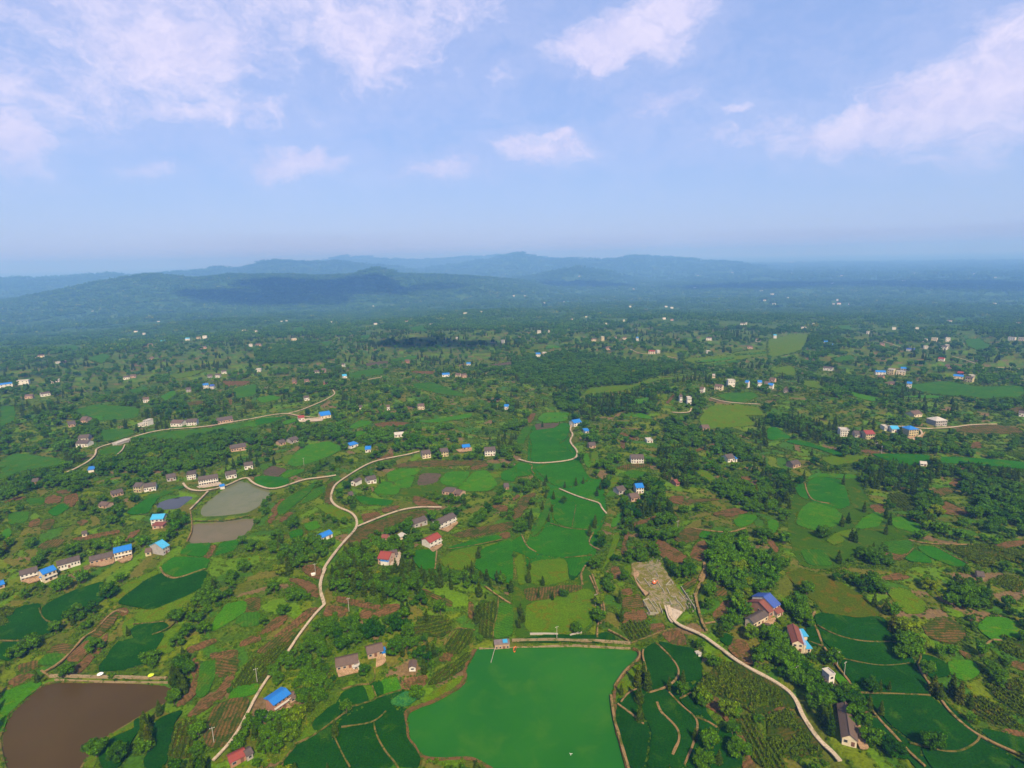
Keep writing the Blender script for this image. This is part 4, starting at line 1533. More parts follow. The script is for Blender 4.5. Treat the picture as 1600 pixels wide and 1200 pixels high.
FIELD_OBJS = []
for i, (cls, w) in enumerate(FIELD_POLYS):
    nm, mt, lift = CLS[cls]
    if cls == 'r' and fields_px[i][1].split()[0] in 'EFGI':
        mt = 'rice_light'
    FIELD_OBJS.append(sheet(nm, w, mt, lift + 0.006 * (i % 30), jit=0.35 if np.hypot(*w.mean(0)) < 900 else 2.5))
for i, (k, w) in enumerate(YARD_POLYS):
    sheet('yard', chaikin(w, True, 2, .2) if k == 'x' else w, {'c': 'yard_concrete', 'e': 'yard_earth', 'w': 'waste', 'x': 'site'}[k], .66 + .005 * i, jit=1.2 if k == 'x' else 0.0)
for i, (w, l) in enumerate(TRACK_LINES):
    ribbon('footpath', l, w * .55, 'track' if w > 1.15 else 'bund', .72 + .005 * (i % 20), wob=.35)
for i, (w, l) in enumerate(ROAD_LINES):
    ribbon('lane', l, w * .38, 'concrete_lane', .86 + .006 * i, wob=.10)

# ------------------------------------------------------------------ buildings
WIN_MESH = {}


def shared_box(key, w, d, h, mat):
    k = (key, round(w, 2), round(d, 2), round(h, 2), mat)
    if k not in WIN_MESH:
        mb = MB().box(-w / 2, w / 2, -d / 2, d / 2, -h / 2, h / 2)
        me = bpy.data.meshes.new(key)
        me.from_pydata(mb.v, [], mb.f)
        me.materials.append(MATS[mat])
        WIN_MESH[k] = me
    return WIN_MESH[k]


def add_window(root, x, y, z, w, h, side='f', fine=True):
    """side f: wall facing -y; r: wall facing +x; l: facing -x"""
    rz = {'f': 0, 'r': math.pi / 2, 'l': -math.pi / 2}[side]
    fr = bpy.data.objects.new('window', shared_box('window', w, .12, h, 'frame' if fine else 'glass'))
    fr.location = (x, y, z)
    fr.rotation_euler = (0, 0, rz)
    link(fr, root)
    if fine:
        pn = bpy.data.objects.new('pane', shared_box('pane', w - .2, .06, h - .2, 'glass'))
        pn.location = (0, -.06, 0)
        link(pn, fr)


def house(name, label, cat, A, B, D, h, roof, roofmat, wall, win=(3, 1), C=None, ov=.55, rh=None, fine=True, group=None, balcony=False, parts=True):
    h, D, ov = h * .63, D * .74, ov * .7
    rh = rh * .72 if rh is not None else None
    A, B = np.asarray(A, float), np.asarray(B, float)
    L = float(np.hypot(*(B - A)))
    ux = (B - A) / L
    ny = np.array([-ux[1], ux[0]])
    s = 1.0
    if C is not None:
        dd = float((np.asarray(C) - A) @ ny)
        s = 1.0 if dd > 0 else -1.0
        if D <= 0:
            D = abs(dd)
    elif ny @ ((A + B) / 2) < 0:
        s = -1.0
    if s < 0:                      # keep a right-handed frame: walk the wall the other way
        A, B, ux = B, A, -ux
        ny = np.array([-ux[1], ux[0]])
    c = (A + B) / 2 + ny * D / 2
    cs = np.array([A, B, B + ny * D, A + ny * D])
    zs = hgt(cs[:, 0], cs[:, 1])
    z = float((zs[0] + zs[1]) / 2) * .7 + float(zs.mean()) * .3 + .15
    root = empty(name, (c[0], c[1], z), math.atan2(ux[1], ux[0]), label, cat, group)
    paint(cs, 4, 1.0)
    l2, d2 = L / 2, D / 2
    base = -2.5
    span = D if roof in ('gable', 'hip', 'mono', 'monof') else L
    rh = rh if rh is not None else span * (.24 if roof in ('gable', 'gf', 'hip') else .12)
    w = MB()
    if roof == 'gable':
        w.prism([(-d2, base), (d2, base), (d2, h), (0, h + rh), (-d2, h)], 'x', -l2, l2)
    elif roof == 'gf':
        w.prism([(-l2, base), (l2, base), (l2, h), (0, h + rh), (-l2, h)], 'y', -d2, d2)
    elif roof == 'mono':
        w.prism([(-d2, base), (d2, base), (d2, h + rh), (-d2, h)], 'x', -l2, l2)
    elif roof == 'monof':
        w.prism([(-d2, base), (d2, base), (d2, h), (-d2, h + rh)], 'x', -l2, l2)
    else:
        w.box(-l2, l2, -d2, d2, base, h)
    w.build('wall', 'wall_' + wall, root)
    r = MB()
    e = .05
    th = .16
    if roof == 'gable':
        k = rh / d2 * ov
        for q in (-1, 1):
            r.slab([(-l2 - ov * .7, q * (d2 + ov), h - k + e + th), (l2 + ov * .7, q * (d2 + ov), h - k + e + th), (l2 + ov * .7, q * .02, h + rh + e + th), (-l2 - ov * .7, q * .02, h + rh + e + th)], th)
        r.box(-l2 - ov * .7, l2 + ov * .7, -.16, .16, h + rh + e + th - .1, h + rh + e + th + .12)
    elif roof == 'gf':
        k = rh / l2 * ov
        for q in (-1, 1):
            r.slab([(q * (l2 + ov), -d2 - ov * .7, h - k + e + th), (q * (l2 + ov), d2 + ov * .7, h - k + e + th), (q * .02, d2 + ov * .7, h + rh + e + th), (q * .02, -d2 - ov * .7, h + rh + e + th)], th)
        r.box(-.16, .16, -d2 - ov * .7, d2 + ov * .7, h + rh + e + th - .1, h + rh + e + th + .12)
    elif roof == 'hip':
        X, Y, Z0, Z1 = l2 + ov, d2 + ov, h + e + th, h + rh + e + th
        rx = max(l2 - d2, .2)
        r.slab([(-X, -Y, Z0), (X, -Y, Z0), (rx, 0, Z1), (-rx, 0, Z1)], th)
        r.slab([(X, Y, Z0), (-X, Y, Z0), (-rx, 0, Z1), (rx, 0, Z1)], th)
        r.slab([(X, -Y, Z0), (X, Y, Z0), (rx, .02, Z1), (rx, -.02, Z1)], th)
        r.slab([(-X, Y, Z0), (-X, -Y, Z0), (-rx, -.02, Z1), (-rx, .02, Z1)], th)
    elif roof in ('mono', 'monof'):
        q = 1 if roof == 'mono' else -1
        k = rh / D * ov
        za, zb = (h - k, h + rh + k) if q > 0 else (h + rh + k, h - k)
        r.slab([(-l2 - ov, -d2 - ov, za + e + th), (l2 + ov, -d2 - ov, za + e + th), (l2 + ov, d2 + ov, zb + e + th), (-l2 - ov, d2 + ov, zb + e + th)], th)
    else:
        r.box(-l2 - .15, l2 + .15, -d2 - .15, d2 + .15, h + .003, h + .18)
        for (a, b, c_, d_) in ((-l2 - .15, l2 + .15, -d2 - .15, -d2 + .1), (-l2 - .15, l2 + .15, d2 - .1, d2 + .15), (-l2 - .15, -l2 + .1, -d2 + .1, d2 - .1), (l2 - .1, l2 + .15, -d2 + .1, d2 - .1)):
            r.box(a, b, c_, d_, h + .18, h + .75)
    r.build('roof', roofmat, root)
    nx, nyw = win
    if nx and parts:
        sh = h / nyw
        for j in range(nyw):
            for i in range(nx):
                x = -l2 + L * (i + .5) / nx
                if j == 0 and i == nx // 2 and nx > 1:
                    dm = bpy.data.objects.new('door', shared_box('door', 1.0, .12, 1.6, 'door_wood'))
                    dm.location = (x, -d2 - .02, .8)
                    link(dm, root)
                else:
                    ww = min(1.3, L / nx * .55)
                    add_window(root, x, -d2 - .02, sh * j + sh * .56, ww, min(1.1, sh * .48), 'f', fine)
            if fine and D > 5:
                side = 'l' if c[0] > 0 else 'r'
                add_window(root, (-l2 - .02) if side == 'l' else (l2 + .02), 0, sh * j + sh * .56, .9, .9, side, fine)
        if balcony and nyw > 1:
            for j in range(1, nyw):
                MB().box(-l2, l2, -d2 - .85, -d2 - .004, sh * j - .12, sh * j + .02).box(-l2, l2, -d2 - .85, -d2 - .76, sh * j + .02, sh * j + .7).build('balcony', 'wall_white', root)
    return root


NEAR = [
    # label, category, name, corners (near corner, far end of the front wall[, end of the side wall]), depth, height, roof, roof material, wall, windows, options
    ("house with bright blue sheet roof and brick gable beside the white lane", 'house', 'farmhouse', "O 429.5,1117 453.5,1097 413,1110", 0, 6.0, 'gable', 'roof_blue', 'brick', (4, 2), dict(rh=1.0, balcony=True, ov=.9)),
    ("small brown-roofed annex behind the blue-roofed brick house", 'shed', 'shed', "O 454,1100 463,1095", 4.5, 2.8, 'gable', 'roof_brown', 'mud', (1, 1), {}),
    ("single-storey brown-tiled farmhouse with pinkish yard in the wood above the paddies", 'house', 'farmhouse', "O 526,1050 560,1041", 7.5, 3.2, 'gable', 'roof_brown', 'mud', (4, 1), {}),
    ("small white lean-to at the end of the brown-tiled farmhouse", 'shed', 'lean_to', "O 552,1046 561,1043.5", 3, 2.2, 'mono', 'roof_pale', 'white', (1, 1), {}),
    ("brown-tiled farmhouse with a blue tarp at its corner, in the wood", 'house', 'farmhouse', "O 575,1028 599,1021", 7, 3.2, 'gable', 'roof_brown', 'mud', (3, 1), {}),
    ("bright blue tarp canopy at the corner of the brown-tiled farmhouse", 'canopy', 'canopy', "O 598.5,1023 602.5,1022", 3.5, 2.4, 'mono', 'roof_blue', 'cream', (0, 1), {}),
    ("tiny white hut with brown tiles above the bare terrace by the green pond", 'hut', 'hut', "O 639,1041 649,1041", 5, 2.4, 'gf', 'roof_brown', 'white', (1, 1), {}),
    ("small red sheet-roofed shed at the bottom edge of the picture", 'shed', 'shed', "O 361,1201 385,1188", 5, 3.2, 'gable', 'roof_red', 'brick', (2, 1), {}),
    ("grey tiled hut joined to the red-roofed shed", 'hut', 'hut', "O 387,1190 396,1184", 4.5, 3.0, 'gable', 'roof_grey', 'grey', (1, 1), {}),
    ("dark grey tiled wing at the near end of the red and blue roofed farmstead", 'house', 'farmhouse', "O 1177,986 1200,969 1162,979", 0, 4.6, 'gable', 'roof_grey', 'cream', (4, 1), {}),
    ("red sheet-roofed middle wing of the farmstead above the curving lane", 'house', 'farmhouse', "O 1200.8,968.4 1207.5,963.4", 13, 5.0, 'gable', 'roof_maroon', 'brick', (1, 1), {}),
    ("deep blue sheet-roofed upper wing of the farmstead above the curving lane", 'house', 'farmhouse', "O 1208,963 1218,955.5", 14, 5.8, 'gable', 'roof_navy', 'white', (2, 2), {}),
    ("dull red-roofed outbuilding across the yard from the blue-roofed wing", 'shed', 'outbuilding', "O 1214.5,966.5 1223,961", 7.5, 3.0, 'gable', 'roof_maroon', 'cream', (2, 1), {}),
    ("brown tiled byre below the yard of the red and blue roofed farmstead", 'shed', 'byre', "O 1197,994 1206.5,987 1186,985", 0, 2.8, 'gable', 'roof_brown', 'mud', (2, 1), {}),
    ("tall cream farmhouse with rusty red roof beside the big rice field", 'house', 'farmhouse', "O 1237,1019 1254,1021", 15, 6.0, 'gf', 'roof_maroon', 'cream', (2, 2), dict(ov=.4, rh=1.7)),
    ("ice blue flat-roofed side wing along the tall cream farmhouse", 'house', 'side_wing', "O 1254.6,1021.2 1258.5,1021.6", 14.4, 5.0, 'monof', 'roof_ice', 'cream', (0, 1), dict(ov=.25, rh=.5)),
    ("lower of two bright blue canopies beside the tall cream farmhouse", 'canopy', 'canopy', "O 1259.5,1021.5 1267,1020.5", 5, 3.2, 'mono', 'roof_cyan', 'cream', (1, 1), dict(rh=.5)),
    ("upper of two bright blue canopies beside the tall cream farmhouse", 'canopy', 'canopy', "O 1256,1002 1261,1001.5", 5, 3.2, 'mono', 'roof_cyan', 'cream', (0, 1), dict(rh=.5)),
    ("small white two-storey tower house with flat roof above the long shed", 'house', 'tower_house', "O 1294,1073 1303,1070", 4.5, 6.5, 'flat', 'roof_pale', 'white', (1, 2), {}),
    ("low weathered grey-roofed house in front of the white tower house", 'house', 'farmhouse', "O 1284,1079 1296,1078", 10, 3.0, 'gf', 'roof_grey', 'white', (2, 1), {}),
    ("long brown-roofed shed with cream gable near the bottom right corner", 'shed', 'long_shed', "O 1315,1163 1338,1169", 21, 4.0, 'gf', 'roof_brown', 'cream', (2, 1), dict(rh=2.0)),
    ("small pump shed standing on the dam of the green pond", 'shed', 'dam_shed', "O 773,1005 796,1005", 5, 3.2, 'monof', 'roof_dull', 'mud', (4, 1), dict(ov=.3)),
    # middle distance
    ("house with crimson roof and blue awning in the wood below the lane fork", 'house', 'farmhouse', "O 591,882 607.5,884", 10, 5.4, 'gable', 'roof_red', 'pink', (3, 2), {}),
    ("blue awning on the front of the crimson-roofed house", 'canopy', 'awning', "O 595,883.5 607,884.8", 1.6, 3.6, 'mono', 'roof_blue', 'white', (0, 1), dict(ov=.2, rh=.4)),
    ("dark tiled wing joined to the crimson-roofed house", 'house', 'side_wing', "O 608.5,875 622,873", 7, 3.6, 'gable', 'roof_grey', 'grey', (3, 1), {}),
    ("white two-storey house with tile red roof above the rice terraces", 'house', 'farmhouse', "O 672,857.5 690,851", 8.5, 6.2, 'gable', 'roof_red', 'white', (3, 2), dict(balcony=True)),
    ("grey-roofed farmhouse left of the white house on the terraced slope", 'house', 'farmhouse', "O 648,825 668,820", 8, 4.4, 'gable', 'roof_grey', 'grey', (3, 1), {}),
    ("white two-storey farmhouse with grey roof and long brown yard", 'house', 'farmhouse', "O 688,827 713,817", 8.5, 5.6, 'gable', 'roof_grey', 'white', (4, 2), dict(balcony=True)),
    ("broad grey hip-roofed farmhouse with brown yard among the light green fields", 'house', 'farmhouse', "O 689,772 708,775", 10, 3.6, 'hip', 'roof_grey', 'pink', (3, 1), {}),
    ("brown-tiled wing right of the grey hip-roofed farmhouse", 'house', 'side_wing', "O 709,775 719,778", 9, 3.4, 'gable', 'roof_brown', 'mud', (2, 1), {}),
    ("slim grey-roofed house beside the bend of the pale lane", 'house', 'farmhouse', "O 548,758 557,760", 9, 4.2, 'gf', 'roof_grey', 'white', (2, 1), {}),
    ("grey-roofed house with white gable right of the lane bend", 'house', 'farmhouse', "O 573,757 590,755", 9, 4.5, 'gable', 'roof_grey', 'white', (3, 1), {}),
    ("dark-roofed hut hidden in trees below the lane bend", 'hut', 'hut', "O 546,778 553,777", 6, 3.0, 'gable', 'roof_grey', 'mud', (1, 1), {}),
    ("bright blue shed roof left of the forking lane", 'shed', 'shed', "O 504,846 520,839.5", 7, 3.4, 'gable', 'roof_blue', 'white', (2, 1), {}),
    ("large bright blue barn at the end of the far left lane", 'barn', 'barn', "O 500,655 519,652", 15, 4.5, 'gable', 'roof_blue', 'cream', (3, 1), {}),
    ("white and red house at the roadside before the blue barn", 'house', 'farmhouse', "O 466,658 477,656.5", 9, 4.2, 'gable', 'roof_red', 'white', (2, 1), {}),
    ("right of the two blue sheds in the trees above the olive terraces", 'shed', 'shed', "O 570,707.5 580,706.5", 9, 4.0, 'gable', 'roof_blue', 'white', (2, 1), {}),
    ("left of the two blue sheds in the trees above the olive terraces", 'shed', 'shed', "O 547,702 561,697", 8, 4.0, 'mono', 'roof_blue', 'white', (2, 1), {}),
    ("low whitish farm building below the brown strip field", 'house', 'farm_building', "O 615,684 633,682", 8, 3.2, 'gable', 'roof_pale', 'white', (3, 1), {}),
    ("cream house with small grey roof, leftmost of three above the terraces", 'house', 'farmhouse', "O 659,717 675,715", 10, 5.5, 'gable', 'roof_grey', 'cream', (3, 2), {}),
    ("pale yellow two-storey house, middle one of three above the terraces", 'house', 'farmhouse', "O 688,714.5 702,713", 10, 6.5, 'gable', 'roof_grey', 'yellow', (3, 2), {}),
    ("white two-storey house, rightmost of three above the terraces", 'house', 'farmhouse', "O 756,713 776,712", 10, 7.0, 'gable', 'roof_grey', 'white', (4, 2), {}),
    ("small blue canopy roof between the yellow and the white two-storey house", 'canopy', 'canopy', "O 722,703.5 736,702.5", 8, 3.4, 'gable', 'roof_blue', 'pink', (2, 1), {}),
    ("little grey hut at the right end of the light green fields", 'hut', 'hut', "O 788,766 796,765", 8, 3.4, 'gable', 'roof_grey', 'pink', (2, 1), {}),
    ("tiny rust-brown hut left of the wood clearing", 'hut', 'hut', "O 596,844 605,845", 5, 2.4, 'gable', 'roof_maroon', 'mud', (1, 1), {}),
    ("tiny pale hut in the clearing above the crimson-roofed house", 'hut', 'hut', "O 626,843 634,840", 4, 2.2, 'mono', 'roof_pale', 'cream', (1, 1), {}),
    ("left of two dark tiled farmhouses under the trees above the left pond", 'house', 'farmhouse', "O 437,697 448,694", 9, 3.6, 'gable', 'roof_grey', 'mud', (2, 1), {}),
    ("right of two dark tiled farmhouses under the trees above the left pond", 'house', 'farmhouse', "O 454,694 468,690", 10, 4.0, 'gable', 'roof_grey', 'grey', (3, 1), {}),
    ("blue-roofed white house at the head of the valley lane", 'house', 'farmhouse', "O 896,667 910,664", 11, 5.0, 'gable', 'roof_blue', 'white', (3, 2), {}),
    ("small blue shed just below the blue-roofed valley house", 'shed', 'shed', "O 914,678 922,677", 8, 3.6, 'mono', 'roof_blue', 'white', (1, 1), {}),
    ("grey tiled hut in scrub below the blue shed", 'hut', 'hut', "O 920,701 932,700", 9, 3.8, 'gable', 'roof_grey', 'mud', (2, 1), {}),
    ("long white two-storey house with dark roof on the central knoll", 'house', 'farmhouse', "O 984,724 1008,724", 10, 5.8, 'gable', 'roof_grey', 'white', (5, 2), {}),
    ("low flat white roof in the trees of the central knoll", 'shed', 'shed', "O 1010,692 1021,692", 9, 3.0, 'flat', 'roof_pale', 'white', (2, 1), {}),
    ("blue-roofed tall house in the trees beside the long valley paddies", 'house', 'farmhouse', "O 993,772 1007,770.5", 9, 6.2, 'gable', 'roof_blue', 'white', (3, 2), {}),
    ("brown-tiled house right in front of the blue-roofed tall house", 'house', 'farmhouse', "O 985,785 1001,782", 9, 3.8, 'gable', 'roof_brown', 'pink', (3, 1), {}),
    ("grey-tiled farmhouse left of the blue-roofed tall house", 'house', 'farmhouse', "O 966,774 979,770", 9, 3.8, 'gable', 'roof_grey', 'grey', (2, 1), {}),
    ("grey-roofed house with one blue roof edge alone in the right wood", 'house', 'farmhouse', "O 1136,722.5 1149,722", 11, 4.6, 'gable', 'roof_grey', 'white', (3, 1), {}),
    ("blue lean-to at the right end of the lone grey-roofed house", 'shed', 'lean_to', "O 1149.4,722 1152,721.8", 9, 4.0, 'mono', 'roof_blue', 'white', (0, 1), {}),
    ("brownish hut in scrub at the top of the right-hand knoll", 'hut', 'hut', "O 1097,673 1110,672", 10, 3.4, 'gable', 'roof_brown', 'mud', (2, 1), {}),
    ("rust-red hut roof deep in the right-hand wood", 'hut', 'hut', "O 1056,760 1062,759", 8, 3.0, 'gable', 'roof_maroon', 'brick', (1, 1), {}),
    ("white three-storey block at the left end of the hamlet on the far right road", 'house', 'village_house', "O 1311,682 1328,682", 11, 8.0, 'flat', 'roof_pale', 'white', (4, 3), {}),
    ("grey tiled house right of the white three-storey block", 'house', 'village_house', "O 1334,684 1350,684", 10, 4.6, 'gable', 'roof_grey', 'grey', (3, 1), {}),
    ("yellow house with red roof in the hamlet on the far right road", 'house', 'village_house', "O 1351,687 1368,686", 11, 7.0, 'gable', 'roof_red', 'yellow', (4, 2), {}),
    ("tall yellow house with bright blue roof at the road end", 'house', 'village_house', "O 1418,683 1436,682", 12, 9.5, 'hip', 'roof_blue', 'yellow', (4, 3), {}),
    ("white garden wall building left of the light blue roof", 'house', 'village_house', "O 1381,673 1391,673", 10, 4.2, 'flat', 'roof_pale', 'white', (2, 1), {}),
    ("white house with light blue roof in the hamlet on the far right road", 'house', 'village_house', "O 1392,676 1406,676", 10, 4.6, 'gable', 'roof_cyan', 'white', (3, 1), {}),
    ("large grey gabled villa beside the far right road", 'house', 'villa', "O 1460,666 1481,666", 14, 7.5, 'hip', 'roof_pale', 'grey', (5, 2), {}),
    ("brown roof in trees left of the grey gabled villa", 'house', 'farmhouse', "O 1427,652 1442,651", 12, 4.0, 'gable', 'roof_brown', 'cream', (3, 1), {}),
    ("low white wall house below the yellow and red house", 'house', 'farm_building', "O 1366,696 1376,697", 7, 2.6, 'flat', 'roof_pale', 'white', (2, 1), {}),
    ("dark tiled farmhouse at the foot of the right wood, above the rice field", 'house', 'farmhouse', "O 1238,732 1252,729", 9, 4.0, 'gable', 'roof_grey', 'mud', (3, 1), {}),
    ("small white pump hut in the band of rice fields at right", 'hut', 'hut', "O 1437,728 1449,729", 6, 2.4, 'gable', 'roof_pale', 'white', (2, 1), {}),
    ("dark hut roof in scrub near the right edge", 'hut', 'hut', "O 1527,905 1537,907", 6, 2.8, 'gable', 'roof_grey', 'mud', (1, 1), {}),
    # left-hand row of houses
    ("blue-roofed hut cut by the left edge of the picture", 'hut', 'hut', "O -3,922 8,918", 6, 3.0, 'gable', 'roof_blue', 'pink', (1, 1), {}),
    ("grey-roofed white farmhouse at the lower end of the left row", 'house', 'farmhouse', "O 33,909 60,901", 7.5, 5.0, 'gable', 'roof_grey', 'white', (4, 2), dict(balcony=True)),
    ("tall cream house with bright blue roof in the left row", 'house', 'farmhouse', "O 70,911 90,902", 8, 7.0, 'gable', 'roof_blue', 'cream', (3, 2), dict(balcony=True)),
    ("small blue-roofed annex below the tall cream house of the left row", 'shed', 'annex', "O 64,909 70,908", 5, 3.4, 'mono', 'roof_blue', 'white', (1, 1), {}),
    ("long grey-tiled farmhouse behind the tall cream house of the left row", 'house', 'farmhouse', "O 91,893 126,882", 7.5, 4.4, 'gable', 'roof_grey', 'white', (7, 1), {}),
    ("long low brown-tiled farmhouse in the middle of the left row", 'house', 'farmhouse', "O 141,884 178,873.5", 7.5, 3.2, 'gable', 'roof_grey', 'mud', (5, 1), {}),
    ("white two-storey house with bright blue roof at the upper end of the left row", 'house', 'farmhouse', "O 180,877 207,869", 8.5, 6.4, 'gable', 'roof_blue', 'cream', (5, 2), dict(balcony=True)),
    ("light blue-roofed house turned sideways beyond the left row", 'house', 'farmhouse', "O 256,870 266,864 245,862", 0, 6.0, 'gable', 'roof_cyan', 'grey', (3, 2), {}),
    ("small brown hut beside the light blue-roofed house", 'hut', 'hut', "O 228,872 237,870", 6, 3.4, 'gable', 'roof_brown', 'yellow', (1, 1), {}),
    ("white house with pale cyan roof below the small dark pond", 'house', 'farmhouse', "O 237,824 256,822", 9, 6.0, 'gable', 'roof_cyan', 'white', (3, 2), {}),
    ("brown-red outbuilding in front of the pale cyan roof", 'shed', 'outbuilding', "O 239,829.5 255,828.5", 5, 3.0, 'mono', 'roof_maroon', 'pink', (2, 1), {}),
    ("tiny lone hut in the fields left of the pale cyan roof", 'hut', 'hut', "O 129,840 136,838.5", 4.5, 3.2, 'gable', 'roof_grey', 'cream', (1, 1), {}),
    ("low grey-tiled house left of the yellow house", 'house', 'farmhouse', "O 174,778 195,773", 8, 3.4, 'gable', 'roof_grey', 'mud', (4, 1), {}),
    ("brown-tiled hut on a bare patch below the low grey house", 'hut', 'hut', "O 153,793 168,795", 7, 2.8, 'gable', 'roof_brown', 'mud', (2, 1), {}),
    ("yellow two-storey house above the small dark pond", 'house', 'farmhouse', "O 208,769 222,769.5", 9, 6.2, 'gable', 'roof_grey', 'yellow', (3, 2), {}),
    ("long white farmhouse with grey roof joined to the yellow house", 'house', 'farmhouse', "O 223.5,769 246,766", 9, 4.8, 'gable', 'roof_grey', 'white', (5, 1), {}),
    ("grey-roofed barn above the small dark pond", 'barn', 'barn', "O 260,753 277,750", 9, 4.0, 'gable', 'roof_grey', 'grey', (3, 1), {}),
    ("white block of two storeys at the lane above the grey-green pond", 'house', 'farmhouse', "O 291,751 308,749", 10, 6.0, 'flat', 'roof_grey', 'white', (4, 2), {}),
    ("long white two-storey row house facing the grey-green pond", 'house', 'row_house', "O 308,762 345,756", 9, 6.4, 'gable', 'roof_grey', 'white', (8, 2), dict(balcony=True)),
    ("white farmhouse with dark roof at the right end of the pond row", 'house', 'farmhouse', "O 353,752 372,748.5", 9, 4.6, 'gable', 'roof_grey', 'white', (4, 1), {}),
    ("tiny blue canopy on the bank of the grey-green pond", 'canopy', 'canopy', "O 344,765 352,763", 4, 2.6, 'gable', 'roof_blue', 'white', (0, 1), {}),
    ("grey-roofed house with white gable above the pond lane", 'house', 'farmhouse', "O 381,735 397,733", 9, 5.0, 'gable', 'roof_grey', 'white', (3, 1), {}),
    ("grey-roofed farmhouse row on the wooded slope above the pond", 'house', 'row_house', "O 359,707 388,703", 11, 4.6, 'gable', 'roof_grey', 'pink', (6, 1), {}),
    ("white house at the junction of the far left lane", 'house', 'farmhouse', "O 117,699 139,698", 10, 4.8, 'gable', 'roof_grey', 'white', (4, 1), {}),
    ("grey tiled house behind the white house at the lane junction", 'house', 'farmhouse', "O 121,690 140,688", 11, 4.2, 'gable', 'roof_grey', 'grey', (3, 1), {}),
    ("pink-walled house in the grove above the lane junction", 'house', 'farmhouse', "O 125,661 136,661", 12, 5.0, 'gable', 'roof_brown', 'pink', (3, 2), {}),
    ("grey-tiled house in the grove above the lane junction", 'house', 'farmhouse', "O 106,668 120,666", 12, 4.2, 'gable', 'roof_grey', 'mud', (3, 1), {}),
    ("low white house, leftmost along the far left lane", 'house', 'farmhouse', "O 215,667 226,667", 11, 4.0, 'flat', 'roof_pale', 'white', (3, 1), {}),
    ("tall white house second from the left along the far left lane", 'house', 'farmhouse', "O 224,666 232,666", 10, 8.0, 'flat', 'roof_pale', 'white', (2, 3), {}),
    ("white house with pink yard in the middle of the far left lane", 'house', 'farmhouse', "O 265,667 286,666", 12, 5.0, 'gable', 'roof_brown', 'white', (4, 1), {}),
    ("white house with dark grey roof right of the pink yard", 'house', 'farmhouse', "O 290,666 309,664", 12, 5.4, 'gable', 'roof_grey', 'white', (4, 2), {}),
    ("long grey and pink row house at the right end of the far left lane", 'house', 'row_house', "O 338,663 367,659", 12, 4.6, 'gable', 'roof_grey', 'pink', (6, 1), {}),
    ("blue tarp roof in the wood below the far left lane", 'canopy', 'canopy', "O 137,739 148,737", 8, 3.0, 'mono', 'roof_blue', 'white', (0, 1), {}),
    ("low grey roof under trees at the left edge of the wood belt", 'house', 'farmhouse', "O 49,758 60,756", 8, 3.2, 'gable', 'roof_grey', 'mud', (2, 1), {}),
    ("pale barn standing beside the far left lane", 'barn', 'barn', "O 181,697 206,689", 7, 2.6, 'flat', 'roof_pale', 'grey', (0, 1), {}),
]
